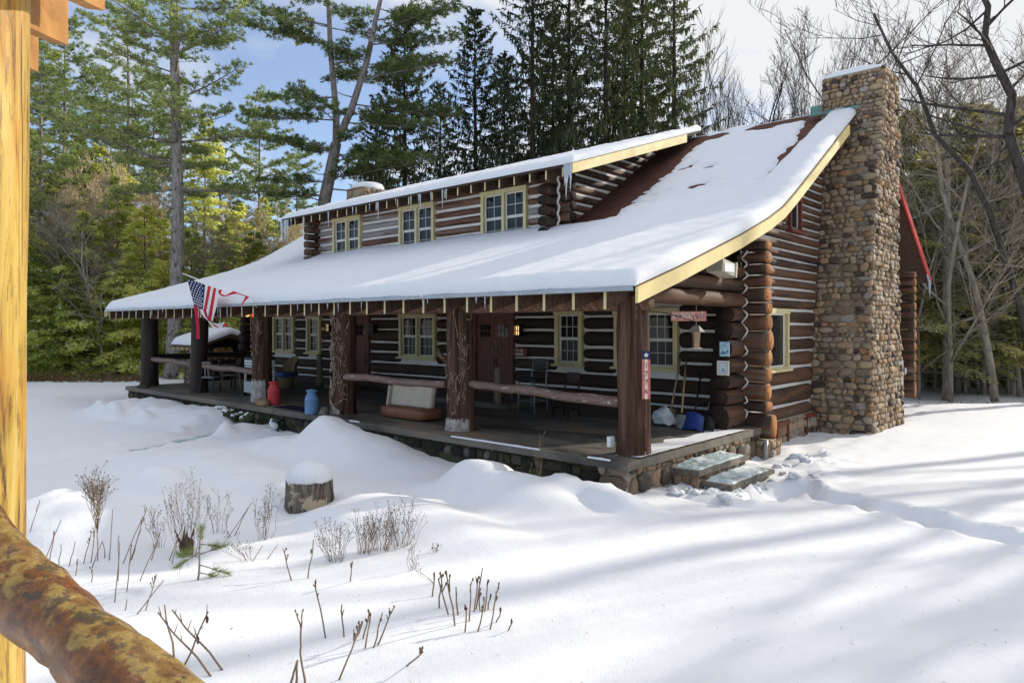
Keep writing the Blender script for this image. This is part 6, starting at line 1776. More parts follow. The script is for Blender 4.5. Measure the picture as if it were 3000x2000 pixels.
def make_pine(seed, h, r, zb, zt=None, L0=4.0, whorls=12, per=4, dens=1.0, path=None, dead=4, leafW=0.030, tuftN=17, bark='pine_bark', droop=0.0):
    """white pine: bare trunk, flat whorled plumes of needle tufts. path(z) -> (dx, dy)"""
    rs = np.random.RandomState(seed); rr = random.Random(seed)
    mb = MB(); path = path or (lambda z: (0.10*nz(z*0.15, seed), 0.10*nz(seed, z*0.15)))
    zs = np.linspace(-0.4, h, 26)
    mb.tube([(path(z)[0], path(z)[1], z) for z in zs], [max(0.02, r*(1-0.85*(max(z, 0)/h)**1.15)*(1+0.35*math.exp(-max(z, 0)/0.6)*0.8)) for z in zs], 11, 0)
    C = []; D = []; Ls = []
    zt = zt or h
    for w in range(whorls):
        f = w/max(1, whorls-1); z = zb+(zt-zb)*f+rr.uniform(-0.3, 0.3)
        for k in range(per):
            if rr.random() < 0.12: continue
            a = 2*PI*(k+rr.random()*0.7)/per+w*1.1
            L = L0*(1-0.72*f**1.4)*rr.uniform(0.6, 1.15)
            el = 0.05+0.35*f+rr.uniform(-0.15, 0.15)-droop
            b0 = Vector((*path(z), z)); dirh = Vector((math.cos(a), math.sin(a), 0))
            pts = []; n = 7
            for i in range(n):
                t = i/(n-1); pts.append(b0+dirh*(L*t)+Vector((0, 0, L*(math.tan(el)*t-0.10*t*t*(1.2-f)+0.16*t**3)))+Vector((nz(t*2, a, w), nz(a, t*2, w), 0))*0.25*t)
            rb = max(0.018, r*0.22*L/L0)
            mb.tube(pts, [rb*(1-0.8*i/(n-1)) for i in range(n)], 5, 0)
            ns = int(12*dens*L/L0*1.2)+3
            for q in range(ns):
                t = 0.18+0.82*(q+rr.random())/ns; i = min(n-2, int(t*(n-1))); ff = t*(n-1)-i
                p = pts[i]+(pts[i+1]-pts[i])*ff
                sgn = 1 if q % 2 else -1
                sd = (dirh*rr.uniform(0.5, 0.9)+Vector((-dirh.y, dirh.x, 0))*sgn*rr.uniform(0.5, 1.0)+Vector((0, 0, rr.uniform(0.0, 0.35)))).normalized()
                l2 = L*0.34*(1.15-t*0.75)*rr.uniform(0.6, 1.2)
                e = p+sd*l2
                mb.tube([p, p+sd*l2*0.6+Vector((0, 0, -0.03)), e], [0.012, 0.009, 0.006], 3, 0, False)
                nt = max(3, int(l2/0.17))
                for j in range(nt):
                    c = p+sd*l2*(0.25+0.75*(j+0.5)/nt)+Vector((rr.uniform(-1, 1), rr.uniform(-1, 1), rr.uniform(-0.5, 0.9)))*0.15
                    for _ in range(tuftN):
                        v = (sd*0.55+Vector((rr.gauss(0, 0.7), rr.gauss(0, 0.7), rr.gauss(0.35, 0.55))))
                        C.append(tuple(c)); D.append(tuple(v)); Ls.append(rr.uniform(0.15, 0.27))
    for k in range(dead):
        z = rr.uniform(zb*0.55, zb+(zt-zb)*0.5); a = rr.uniform(0, 2*PI); L = rr.uniform(0.8, 2.8); b0 = Vector((*path(z), z))
        d = Vector((math.cos(a), math.sin(a), rr.uniform(-0.05, 0.3)))
        mb.tube([b0, b0+d*L*0.5+Vector((0, 0, -0.08)), b0+d*L+Vector((0, 0, 0.12))], [0.04, 0.03, 0.012], 5, 0)
        for _ in range(3):
            q = b0+d*L*rr.uniform(0.4, 0.95); mb.tube([q, q+Vector((rr.uniform(-0.5, 0.5), rr.uniform(-0.5, 0.5), rr.uniform(0, 0.5)))], [0.015, 0.006], 3, 0)
    tm = mb_mesh(mb, 'pine_trunk', [M[bark]])
    cm = leaf_mesh('pine_crown', diamonds(C, D, np.array(Ls), leafW*0.62, None, rs), [M['pine_leaf']])
    return tm, cm

def make_hemlock(seed, h, r, R0, leaf='hemlock_leaf', nb=120, z0=0.4, per=60, size=1.0, snow=0.0, bark='dark_bark', gaps=0.12, deadlow=0, droop=0.28):
    """hemlock: flat drooping sprays from the ground up, ragged cone"""
    rs = np.random.RandomState(seed); rr = random.Random(seed)
    mb = MB(); zs = np.linspace(-0.4, h, 14)
    px = lambda z: (0.12*nz(z*0.2, seed), 0.12*nz(seed, z*0.2))
    mb.tube([(*px(z), z) for z in zs], [max(0.012, r*(1-0.93*max(z, 0)/h)) for z in zs], 9, 0)
    Cs = []; Ds = []; Ln = []; Wn = []; Nn = []
    for b in range(nb):
        f = (b+rr.random())/nb; z = z0+(h-z0)*f**0.92
        if rr.random() < gaps: continue
        a = b*2.39996+rr.uniform(-0.5, 0.5)
        L = R0*((1-f)**0.75)*rr.uniform(0.55, 1.2)+0.18
        d = np.array([math.cos(a), math.sin(a), 0.0]); sd = np.array([-d[1], d[0], 0.0])
        base = np.array([*px(z), z])
        el = rr.uniform(0.0, 0.35)*(0.4+f)
        P = lambda t: base[None]+d[None]*(L*t)[:, None]+np.array([0, 0, 1.0])[None]*(L*(el*t-droop*t*t))[:, None]
        tt = np.array([0, 0.5, 1.0]); q = P(tt)
        mb.tube([tuple(v) for v in q], [max(0.008, 0.022*L/R0+0.008), 0.010, 0.004], 3, 0, False)
        n = int(per*2.3*(0.35+0.65*L/R0))
        t = rs.uniform(0.12, 1.0, n)**0.75
        side = rs.uniform(-1, 1, n)
        wid = L*0.36*(1.08-t)**0.7
        c = P(t)+sd[None]*(side*wid)[:, None]
        c[:, 2] += -0.16*np.abs(side)*wid+rs.normal(0, 0.05, n)
        dd = d[None]*0.8+sd[None]*(side*1.1)[:, None]+rs.normal(0, 0.25, (n, 3)); dd[:, 2] -= 0.32
        Cs.append(c); Ds.append(dd); Ln.append(rs.uniform(0.13, 0.30, n)*size); Wn.append(rs.uniform(0.026, 0.052, n)*size)
        nn = rs.normal(0, 0.45, (n, 3)); nn[:, 2] += 1; Nn.append(nn)
    for k in range(deadlow):
        z = rr.uniform(0.6, h*0.45); a = rr.uniform(0, 2*PI); L = rr.uniform(0.7, 2.2); d = Vector((math.cos(a), math.sin(a), rr.uniform(-0.25, 0.2))); b0 = Vector((*px(z), z))
        mb.tube([b0, b0+d*L*0.5, b0+d*L+Vector((0, 0, -0.15))], [0.022, 0.015, 0.005], 4, 1)
        for _ in range(4):
            q = b0+d*L*rr.uniform(0.3, 0.95); mb.tube([q, q+Vector((rr.uniform(-0.4, 0.4), rr.uniform(-0.4, 0.4), rr.uniform(-0.2, 0.3)))], [0.009, 0.004], 3, 1, False)
    tm = mb_mesh(mb, 'hemlock_trunk', [M[bark], M['moss_bark']])
    cm = leaf_mesh('hemlock_crown', diamonds(np.concatenate(Cs), np.concatenate(Ds), np.concatenate(Ln), np.concatenate(Wn), np.concatenate(Nn)), [M[leaf], M['snow_bit']], snow, rs)
    return tm, cm

def make_spruce(seed, h, r, R0, nb=170, z0=1.5):
    """norway spruce: sweeping boughs with hanging curtains of branchlets"""
    rs = np.random.RandomState(seed); rr = random.Random(seed)
    mb = MB(); zs = np.linspace(-0.4, h, 16)
    mb.tube([(0.05*nz(z*0.2, seed), 0.05*nz(seed, z*0.2), z) for z in zs], [max(0.015, r*(1-0.94*max(z, 0)/h)) for z in zs], 9, 0)
    Cs = []; Ds = []; Ln = []; Wn = []
    for b in range(nb):
        f = (b+rr.random())/nb; z = z0+(h-z0)*f
        a = b*2.39996+rr.uniform(-0.5, 0.5)
        L = R0*((1-f)**0.62)*rr.uniform(0.5, 1.18)+0.2
        if rr.random() < 0.10: L *= 0.45
        d = np.array([math.cos(a), math.sin(a), 0.0]); sd = np.array([-d[1], d[0], 0])
        base = np.array([0, 0, z]); up = 0.55*f; dr = 0.42*(1-f*0.7)
        P = lambda t: base[None]+d[None]*(L*t)[:, None]+np.array([0, 0, 1.0])[None]*(L*(up*t-dr*t+0.30*t**3))[:, None]
        tt = np.linspace(0, 1, 5); q = P(tt)
        mb.tube([tuple(v) for v in q], [0.03*L/R0+0.012, 0.02, 0.014, 0.01, 0.004], 3, 0, False)
        n = int((17+40*L/R0)*1.0)
        t = rs.uniform(0.10, 1.0, n)**0.8; side = rs.uniform(-1, 1, n)
        c = P(t)+sd[None]*(side*0.22*L*(1.1-t))[:, None]
        dd = np.zeros((n, 3)); dd[:, 2] = -1; dd += rs.normal(0, 0.16, (n, 3))+d[None]*0.16
        hang = (0.28+0.55*(1-f))*rs.uniform(0.4, 1.25, n)*(0.45+0.75*t)
        Cs.append(c); Ds.append(dd); Ln.append(hang); Wn.append(rs.uniform(0.028, 0.055, n))
        n2 = int(n*0.9); t = rs.uniform(0.15, 1.0, n2)
        c = P(t)+sd[None]*(rs.uniform(-1, 1, n2)*0.12*L*(1.1-t))[:, None]
        dd = d[None]*0.9+sd[None]*rs.uniform(-0.9, 0.9, n2)[:, None]+rs.normal(0, 0.25, (n2, 3))
        Cs.append(c); Ds.append(dd); Ln.append(rs.uniform(0.2, 0.42, n2)); Wn.append(rs.uniform(0.03, 0.055, n2))
    n3 = 60; t = rs.uniform(0.9, 1.0, n3); c = np.zeros((n3, 3)); c[:, 2] = h*t; dd = rs.normal(0, 0.5, (n3, 3)); dd[:, 2] = 0.8
    Cs.append(c); Ds.append(dd); Ln.append(np.full(n3, 0.35)); Wn.append(np.full(n3, 0.035))
    C = np.concatenate(Cs)
    tm = mb_mesh(mb, 'spruce_trunk', [M['dark_bark']])
    cm = leaf_mesh('spruce_crown', diamonds(C, np.concatenate(Ds), np.concatenate(Ln), np.concatenate(Wn), None, rs), [M['spruce_leaf']])
    return tm, cm

def make_bare(seed, h, r, stems=1, spread=0.25, levels=4, path=None, kids=5, bark='bare_bark', twig=0.010, upright=0.6, first=0.35, lean=None):
    rr = random.Random(seed); tr = MB(); cr = MB()
    def grow(p, d, L, rad, lev, mbx):
        n = 5 if lev < 2 else 4
        pts = [p]; dd = d.copy()
        for i in range(n):
            dd = (dd+Vector((rr.gauss(0, 0.12), rr.gauss(0, 0.12), rr.gauss(0.05, 0.09)))).normalized()
            pts.append(pts[-1]+dd*L/n)
        rads = [max(twig*0.6, rad*(1-0.62*i/n)) for i in range(n+1)]
        mbx.tube(pts, rads, 8 if lev == 0 else (5 if lev == 1 else 3), 0, lev < 2)
        if lev >= levels: return
        k = kids+(2 if lev == 0 else 0)
        for j in range(k):
            t = (first if lev == 0 else 0.25)+(1-(first if lev == 0 else 0.25))*(j+rr.random())/k
            i = min(n-1, int(t*n)); q = pts[i]+(pts[i+1]-pts[i])*(t*n-i)
            ax = Vector((rr.gauss(0, 1), rr.gauss(0, 1), rr.gauss(0, 0.4))).normalized()
            nd = (dd*upright+ax*(1-upright)*1.35+Vector((0, 0, 0.18))).normalized()
            grow(q, nd, L*rr.uniform(0.38, 0.62)*(1.05-0.35*t), max(twig, rads[i]*0.52), lev+1, cr)
    for s_ in range(stems):
        if path is not None:
            P = [Vector(p) for p in path]; n = len(P)
            tr.tube(P, [r*(1-0.72*i/(n-1)) for i in range(n)], 9, 0)
            for j in range(kids*3):
                t = first+(1-first)*(j+rr.random())/(kids*3); i = min(n-2, int(t*(n-1))); q = P[i]+(P[i+1]-P[i])*(t*(n-1)-i)
                ax = Vector((rr.gauss(0, 1), rr.gauss(0, 1), rr.gauss(0.3, 0.5))).normalized()
                grow(q, ax, h*rr.uniform(0.12, 0.30)*(1.2-0.5*t), r*(1-0.72*t)*0.5, 2, cr)
        else:
            a = rr.uniform(0, 2*PI)
            d = Vector((math.cos(a)*spread*(s_ > 0), math.sin(a)*spread*(s_ > 0), 1)).normalized()
            if lean: d = (d+Vector(lean)).normalized()
            grow(Vector((0.12*s_*math.cos(a), 0.12*s_*math.sin(a), -0.3)), d, h*rr.uniform(0.62, 0.8), r*(1 if s_ == 0 else 0.8), 0, tr)
    tm = mb_mesh(tr, 'bare_trunk', [M[bark]]); cm = mb_mesh(cr, 'bare_branches', [M[bark]])
    return tm, cm
def bare_obj(name, label, x, y, z, tm, cm, s=1.0, rz=0.0, group=None, cat='tree'):
    o = tree_obj(name, label, cat, x, y, z, tm, None, s, rz, group); link('branches', cm, o); return o
GZ = lambda x, y: h0(x, y)-0.02
def put(u, dep):
    x, y, _ = at_depth(u, dep); return x, y, GZ(x, y)
def height_to(v, dep): return CAMZ+(HOR-v)*dep/FOC-G0

# --- the two big white pines left of the roof
x, y, z = put(505, 32.0)
ldir = Vector((RX, RY, 0))
tm, cm = make_pine(101, 27, 0.33, 8.6, 25, 4.4, 17, 4, 1.6, path=lambda q: (ldir.x*(0.16*math.sin(q*0.25)+0.012*q), ldir.y*(0.16*math.sin(q*0.25)+0.012*q)), dead=9)
tree_obj('pine_tree', 'tall straight grey trunked pine rising beyond the porch end', 'tree', x, y, z, tm, cm)
dep2 = 38.0; x, y, z = put(945, dep2)
def uvrel(u, v):
    q = Vector(at_depth(u, dep2)); q.z = CAMZ+(HOR-v)*dep2/FOC; return q-Vector((x, y, z))
K0 = [Vector((0.15, 0.1, -0.3)), uvrel(945, 800), uvrel(950, 590), uvrel(985, 420)]
KA = [K0[-1], uvrel(985, 330), uvrel(968, 150), uvrel(962, 0), uvrel(970, -170), uvrel(965, -330)]
KB = [K0[-1], uvrel(1030, 320), uvrel(1075, 180), uvrel(1100, 60), uvrel(1130, -60), uvrel(1150, -220)]
mbp = MB(); mbp.tube(K0, [0.44, 0.38, 0.34, 0.28], 11); mbp.tube(KA, [0.21, 0.17, 0.14, 0.12, 0.09, 0.04], 9); mbp.tube(KB, [0.21, 0.19, 0.16, 0.13, 0.09, 0.04], 9)
rs_ = np.random.RandomState(55); r5 = random.Random(55); C = []; D = []; Ls = []
def plume(b0, dirh, L, el, dens=1.0, r=0.05, start=0.14):
    n = 7; pts = []; up = Vector((0, 0, 1)); sh = Vector((-dirh.y, dirh.x, 0))
    sd_ = r5.random()*10
    for i in range(n):
        t = i/(n-1); pts.append(b0+dirh*(L*t)+up*(L*(el*t-0.12*t*t+0.12*t**3))+sh*(0.25*nz(t*2, sd_)*t*L*0.4))
    mbp.tube(pts, [r*(1-0.8*i/(n-1)) for i in range(n)], 5)
    ns = int(21*dens*L/4)+3
    for q in range(ns):
        t = start+(1-start)*(q+r5.random())/ns; i = min(n-2, int(t*(n-1))); p = pts[i]+(pts[i+1]-pts[i])*(t*(n-1)-i)
        sg = 1 if q % 2 else -1
        d2 = (dirh*r5.uniform(0.4, 0.9)+sh*sg*r5.uniform(0.4, 1.0)+up*r5.uniform(0, 0.35)).normalized(); l2 = L*0.30*(1.2-t*0.75)*r5.uniform(0.6, 1.2)
        mbp.tube([p, p+d2*l2], [0.013, 0.006], 3, 0, False)
        nt = max(3, int(l2/0.16))
        for j in range(nt):
            c = p+d2*l2*(0.2+0.8*(j+0.5)/nt)+Vector((r5.uniform(-1, 1), r5.uniform(-1, 1), r5.uniform(-0.6, 0.9)))*0.17
            for _ in range(17): C.append(tuple(c)); D.append(tuple(d2*0.5+Vector((r5.gauss(0, 0.7), r5.gauss(0, 0.7), r5.gauss(0.35, 0.55))))); Ls.append(r5.uniform(0.15, 0.27))
def along(K, t):
    n = len(K)-1; i = min(n-1, int(t*n)); return K[i]+(K[i+1]-K[i])*(t*n-i)
dR = Vector((RX, RY, 0)); dF = Vector((FX, FY, 0))
for (K, t, side, L, el, fw) in ((K0, 0.80, 1, 5.2, 0.05, -0.5), (K0, 0.78, -1, 3.6, -0.05, -0.3), (K0, 0.93, 1, 5.6, -0.12, -0.35), (K0, 0.97, -1, 4.6, 0.18, 0.2), (K0, 0.70, -1, 3.0, -0.1, -0.6), (K0, 0.74, 1, 6.5, -0.02, 0.3),
    (KA, 0.15, -1, 4.6, -0.02, -0.3), (KA, 0.25, -1, 4.4, 0.12, 0.4), (KA, 0.35, 1, 2.6, 0.1, -0.6), (KA, 0.42, -1, 4.8, 0.22, -0.2), (KA, 0.5, -1, 4.2, 0.28, 0.2), (KA, 0.55, 1, 2.4, 0.2, 0.5), (KA, 0.65, -1, 3.6, 0.3, 0.3), (KA, 0.75, -1, 3.2, 0.35, -0.4), (KA, 0.82, 1, 2.6, 0.4, 0.2), (KA, 0.95, -1, 2.4, 0.6, 0.1),
    (KB, 0.12, 1, 5.0, -0.12, -0.3), (KB, 0.22, 1, 5.6, -0.05, 0.2), (KB, 0.33, 1, 5.0, 0.05, -0.4), (KB, 0.40, -1, 2.2, 0.2, -0.5), (KB, 0.48, 1, 4.8, 0.15, 0.1), (KB, 0.55, 1, 4.6, 0.25, -0.2), (KB, 0.60, 1, 4.6, 0.30, 0.4), (KB, 0.72, 1, 4.2, 0.35, -0.2), (KB, 0.80, -1, 2.5, 0.4, 0.3), (KB, 0.85, 1, 3.4, 0.45, 0.2), (KB, 0.97, 1, 2.4, 0.6, 0)):
    plume(along(K, t), (dR*side+dF*fw).normalized(), L, el, 1.35)
for k in range(26):
    K = (KA, KB, KA, KB, K0)[k % 5]; plume(along(K, r5.uniform(0.1, 0.95) if K is not K0 else r5.uniform(0.75, 1)), (dR*r5.uniform(-1, 1)+dF*r5.uniform(-1, 1)).normalized(), r5.uniform(1.8, 4.2), r5.uniform(-0.05, 0.35), 1.2, 0.035)
for k in range(9):
    K = (KA, KB, K0)[k % 3]; q = along(K, r5.uniform(0.5, 0.95) if k % 3 == 2 else r5.uniform(0.1, 0.7)); d = (dR*r5.choice((-1, 1))+dF*r5.uniform(-0.5, 0.5)+Vector((0, 0, r5.uniform(0, 0.4)))).normalized(); L = r5.uniform(1, 2.6)
    mbp.tube([q, q+d*L*0.5, q+d*L+Vector((0, 0, 0.15))], [0.04, 0.025, 0.008], 4)
tree_obj('pine_tree', 'big fork trunked pine leaning over the house roof', 'tree', x, y, z, mb_mesh(mbp, 'pine_trunk', [M['pine_bark']]), leaf_mesh('pine_crown', diamonds(C, D, np.array(Ls), 0.0185, None, rs_), [M['pine_leaf']]))

# --- pines further left
pA = make_pine(31, 24, 0.24, 5.5, None, 5.2, 19, 5, 1.35, dead=5)
pB = make_pine(32, 18, 0.18, 3.0, None, 4.2, 18, 5, 1.25, dead=4)
x, y, z = put(375, 47); tree_obj('pine_tree', 'open crowned pine with a thin trunk left of the tall grey pine', 'tree', x, y, z, *pA, s=1.0)
x, y, z = put(190, 42); tree_obj('pine_tree', 'broad dark pine behind the golden post', 'tree', x, y, z, *pA, s=0.86, rz=2.0)
x, y, z = put(760, 52); tree_obj('pine_tree', 'slim pine with a thin crown between the two big pines', 'tree', x, y, z, *pB, s=1.05, rz=1.0)
x, y, z = put(870, 58); tree_obj('pine_tree', 'young sparse pine just left of the rear chimney', 'tree', x, y, z, *pB, s=0.95, rz=4.0)
x, y, z = put(20, 40); tree_obj('pine_tree', 'pine mostly hidden by the golden post', 'tree', x, y, z, *pB, s=1.1, rz=3.0)
x, y, z = put(120, 35); tree_obj('pine_tree', 'pine with wide low plumes right beside the golden post', 'tree', x, y, z, *pB, s=0.92, rz=0.6)
x, y, z = put(450, 52); tree_obj('pine_tree', 'pale far pine showing just left of the tall grey trunk', 'tree', x, y, z, *pA, s=0.85, rz=3.3)
x, y, z = put(280, 60); tree_obj('pine_tree', 'far pale pine showing between nearer pines at the upper left', 'tree', x, y, z, *pA, s=1.0, rz=5.0)
x, y, z = put(645, 56); tree_obj('pine_tree', 'far pine right of the tall grey trunk', 'tree', x, y, z, *pB, s=0.95, rz=5.5)
# --- hemlocks on the left
hA = make_hemlock(41, 15, 0.16, 3.3, nb=150, per=100, snow=0.012, gaps=0.24, bark='tan_bark', deadlow=25)
hB = make_hemlock(42, 11, 0.12, 3.1, nb=125, per=95, snow=0.022, gaps=0.24, bark='tan_bark', deadlow=25)
hC = make_hemlock(43, 7.5, 0.08, 2.6, nb=100, per=95, snow=0.03, gaps=0.2)
x, y, z = put(600, 43); tree_obj('hemlock_tree', 'tall yellow green hemlock cone just right of the tall grey pine trunk', 'tree', x, y, z, *hA, s=1.02)
x, y, z = put(140, 39); tree_obj('hemlock_tree', 'dark hemlock beside the golden post', 'tree', x, y, z, *hB, s=1.0)
hl = [(250, 37.5, hC, 1.05), (345, 39, hB, 0.9), (425, 38, hC, 1.1), (560, 38.5, hC, 0.95), (660, 40, hB, 0.7), (745, 42, hC, 1.0), (815, 46, hC, 0.95), (205, 36.5, hC, 0.75), (470, 42, hB, 0.8), (90, 44, hA, 0.8), (290, 44, hA, 0.85), (180, 44, hA, 0.8), (235, 48, hA, 0.95), (360, 47, hA, 0.85), (700, 50, hB, 0.95), (770, 52, hA, 0.75), (850, 54, hB, 0.95), (400, 48, hB, 0.85), (-40, 37, hB, 1.1), (-120, 42, hA, 1.0), (930, 50, hC, 0.9), (1010, 54, hB, 0.6), (60, 36, hC, 1.0), (625, 36.5, hC, 0.7)]
for i, (u, dp, m_, s_) in enumerate(hl):
    x, y, z = put(u, dp-4.0); tree_obj('hemlock_tree', 'bushy yellow green hemlock in the dense edge of the left wood', 'tree', x, y, z, *m_, s=s_, rz=i*1.7, group='hemlocks along the edge of the left wood')
tanB = make_bare(62, 13, 0.10, 1, 0.1, 3, kids=9, bark='tan_bark', twig=0.010, upright=0.5, first=0.2)
tanA = make_bare(61, 12.5, 0.09, 4, 0.25, 4, kids=6, bark='twig_tan', twig=0.013, first=0.2)
for i, (u, dp, s_) in enumerate(((230, 38, 0.9), (310, 37.5, 0.9), (390, 39, 0.85), (640, 46, 0.8), (745, 47, 0.85), (860, 46, 0.8))):
    x, y, z = put(u, dp); bare_obj('bare_tree', 'leafless tan twigged sapling clump among the left evergreens', x, y, z, *tanA, s=s_, rz=i*2.1, group='tan saplings in the left wood')
for i, (u, dp, s_) in enumerate(((165, 33.5, 0.8), (235, 35, 0.7), (310, 33, 0.85), (560, 34.5, 0.75), (610, 33.5, 0.6), (690, 37, 0.75), (780, 38, 0.7), (840, 41, 0.8))):
    x, y, z = put(u, dp); bare_obj('bare_tree', 'thin grey tan trunk with bare side branches at the edge of the left wood', x, y, z, *tanB, s=s_, rz=i*2.3, group='thin bare trunks at the edge of the left wood')
# --- spruces behind the roof
sA = make_spruce(71, 26, 0.30, 4.3, nb=230); sB = make_spruce(72, 21, 0.26, 3.6, nb=200); sC = make_spruce(73, 24, 0.28, 4.0, nb=220)
for (u, dp, m_, s_, rz, l) in ((1185, 40, sB, 0.98, 0, 'leftmost spruce, half hidden by the forked pine branches'), (1392, 42, sB, 1.02, 1.2, 'pointed spruce with its tip against blue sky'), (1478, 44, sB, 0.93, 2.2, 'thin spruce with bare tip right of the pointed spruce'),
    (1560, 39, sA, 0.98, 0.4, 'tall dark spruce at the left of the dense spruce row'), (1668, 43, sC, 1.12, 2.8, 'spruce second in the dense row behind the roof'), (1775, 40, sA, 1.02, 4.0, 'wide dark spruce in the middle of the dense row'), (1880, 43, sC, 1.15, 5.0, 'spruce right of the wide middle spruce'), (1975, 39, sA, 0.97, 1.9, 'tall spruce at the right end of the dense row beside open sky'),
    (1290, 45, sC, 0.75, 3.0, 'short spruce showing low between the leftmost and pointed spruces'), (1620, 47, sB, 1.1, 0.7, 'far spruce filling the left of the dense row'), (1830, 48, sB, 1.2, 2.0, 'far spruce filling the middle of the dense row'), (1100, 44, sB, 0.78, 4.2, 'low spruce rising above the rear chimney')):
    x, y, z = put(u, dp); tree_obj('spruce_tree', l, 'tree', x, y, z, *m_, s=s_, rz=rz)
# --- bare hardwoods behind the ridge and the chimney
bA = make_bare(81, 21, 0.15, 6, 0.22, 3, kids=7, twig=0.010, upright=0.84, first=0.22, bark='pale_bark')
bB = make_bare(82, 21, 0.20, 2, 0.22, 4, kids=5, twig=0.011, upright=0.55, first=0.3)
bC = make_bare(83, 17, 0.14, 1, 0.2, 4, kids=5, twig=0.010, upright=0.6, first=0.3, bark='tan_bark')
for (u, dp, m_, s_, rz, l) in ((2195, 46, bA, 1.10, 0.3, 'many stemmed bare tree fanning out above the roof ridge'), (2290, 49, bA, 1.05, 2.4, 'second many stemmed bare tree closer to the chimney'), (2520, 40, bB, 1.08, 0, 'bare tree rising behind the chimney top'), (2630, 43, bB, 1.02, 2.0, 'bare tree just right of the chimney top'), (2400, 48, bC, 1.05, 1.0, 'small bare tree behind the green flashing of the ridge'),
    (2700, 36, bC, 1.15, 2.2, 'slender bare tree right of the chimney above the evergreens'), (2860, 40, bB, 1.05, 4.1, 'pale bare tree high above the right evergreens'), (3010, 38, bB, 1.0, 5.0, 'bare tree at the far right skyline')):
    x, y, z = put(u, dp); bare_obj('bare_tree', l, x, y, z, *m_, s=s_, rz=rz)
# --- right wood
x, y, z = put(2775, 27)
rr_ = random.Random(91); mt = MB()
hT = height_to(125, 27); zs = np.linspace(-0.3, hT, 20)
mt.tube([(0.05*nz(q*0.4, 3), 0.05*nz(2, q*0.4), q) for q in zs], [max(0.012, 0.20*(1-0.95*max(0, q)/hT)**0.8) for q in zs], 9)
mc = MB()
for k in range(150):
    q = rr_.uniform(1.0, hT*0.97); a = rr_.uniform(0, 2*PI); f = q/hT; L = (0.7+1.5*(1-f))*rr_.uniform(0.5, 1.2); d = Vector((math.cos(a), math.sin(a), rr_.uniform(-0.25, 0.1)+0.7*f))
    b0 = Vector((0, 0, q)); mc.tube([b0, b0+d*L*0.5+Vector((0, 0, -0.04)), b0+d*L], [0.022, 0.014, 0.005], 4, 0, False)
    for _ in range(4):
        p = b0+d*L*rr_.uniform(0.3, 1.0); mc.tube([p, p+(d*0.5+Vector((rr_.uniform(-0.7, 0.7), rr_.uniform(-0.7, 0.7), rr_.uniform(-0.3, 0.4))))*0.5*L], [0.008, 0.004], 3, 0, False)
bare_obj('dead_conifer', 'straight pale dead conifer with short side branches right of the red eave', x, y, z, mb_mesh(mt, 'dead_trunk', [M['tan_bark']]), mb_mesh(mc, 'dead_branches', [M['moss_bark']]))
def rel_path(pts, dep, x, y, z):
    out = []
    for (u, v) in pts:
        q = Vector(at_depth(u, dep)); q.z = CAMZ+(HOR-v)*dep/FOC; out.append(q-Vector((x, y, z)))
    return out
x, y, z = put(2915, 26)
tm, cm = make_bare(92, 15, 0.15, path=rel_path([(2915, 1175), (2900, 1060), (2880, 950), (2850, 820), (2800, 690), (2760, 560), (2745, 430), (2700, 300)], 26, x, y, z), kids=6, bark='tan_bark', first=0.3, twig=0.012)
bare_obj('bare_tree', 'crooked mottled trunk leaning left, right of the dead conifer', x, y, z, tm, cm)
x, y, z = put(3095, 22)
tm, cm = make_bare(93, 15, 0.21, path=rel_path([(3095, 1190), (3080, 900), (3060, 700), (2990, 500), (2955, 390), (2965, 280), (2920, 190), (2885, 110), (2895, 20), (2850, -80), (2840, -250)], 22, x, y, z), kids=5, first=0.35, twig=0.010, levels=4)
bare_obj('bare_tree', 'big twisted dark bare tree reaching in at the upper right', x, y, z, tm, cm)
x, y, z = put(2960, 24)
tm, cm = make_bare(94, 15, 0.13, path=rel_path([(3040, 1190), (2990, 900), (2900, 620), (2840, 500), (2740, 395), (2690, 260), (2610, 150), (2560, 40)], 24, x, y, z), kids=4, first=0.4, twig=0.010, levels=4)
bare_obj('bare_tree', 'dark bare tree leaning far left across the right evergreens', x, y, z, tm, cm)
oA = make_hemlock(51, 13, 0.17, 3.0, leaf='olive_leaf', nb=180, per=110, z0=1.8, bark='tan_bark', deadlow=80, gaps=0.12)
oB = make_hemlock(52, 10, 0.14, 2.8, leaf='olive_leaf', nb=160, per=85, z0=1.2, bark='tan_bark', deadlow=60, gaps=0.22)
oC = make_hemlock(53, 5.5, 0.07, 2.0, leaf='olive_leaf', nb=95, per=85, z0=0.15, bark='dark_bark', gaps=0.1)
ol = [(2668, 28.5, oA, 0.9), (2805, 29.5, oB, 1.0), (2965, 29, oB, 1.0), (2700, 31, oB, 1.0), (2740, 35, oA, 0.95), (2830, 31, oA, 0.98), (2890, 34, oA, 1.05), (2960, 30, oB, 1.2), (3000, 35, oA, 1.1), (3060, 32, oA, 1.0), (2790, 39, oA, 1.05), (2680, 40, oB, 1.05), (2870, 42, oA, 1.15), (2950, 44, oA, 1.2), (3120, 38, oA, 1.1), (2650, 46, oA, 0.9), (3180, 30, oA, 1.0), (2725, 45, oA, 1.0), (2820, 48, oA, 1.1), (3050, 46, oA, 1.1), (3250, 40, oA, 1.1)]
for i, (u, dp, m_, s_) in enumerate(ol):
    x, y, z = put(u, dp); tree_obj('hemlock_tree', 'olive green hemlock with dead lower branches in the right wood', 'tree', x, y, z, *m_, s=s_, rz=i*1.3, group='hemlocks in the right wood')
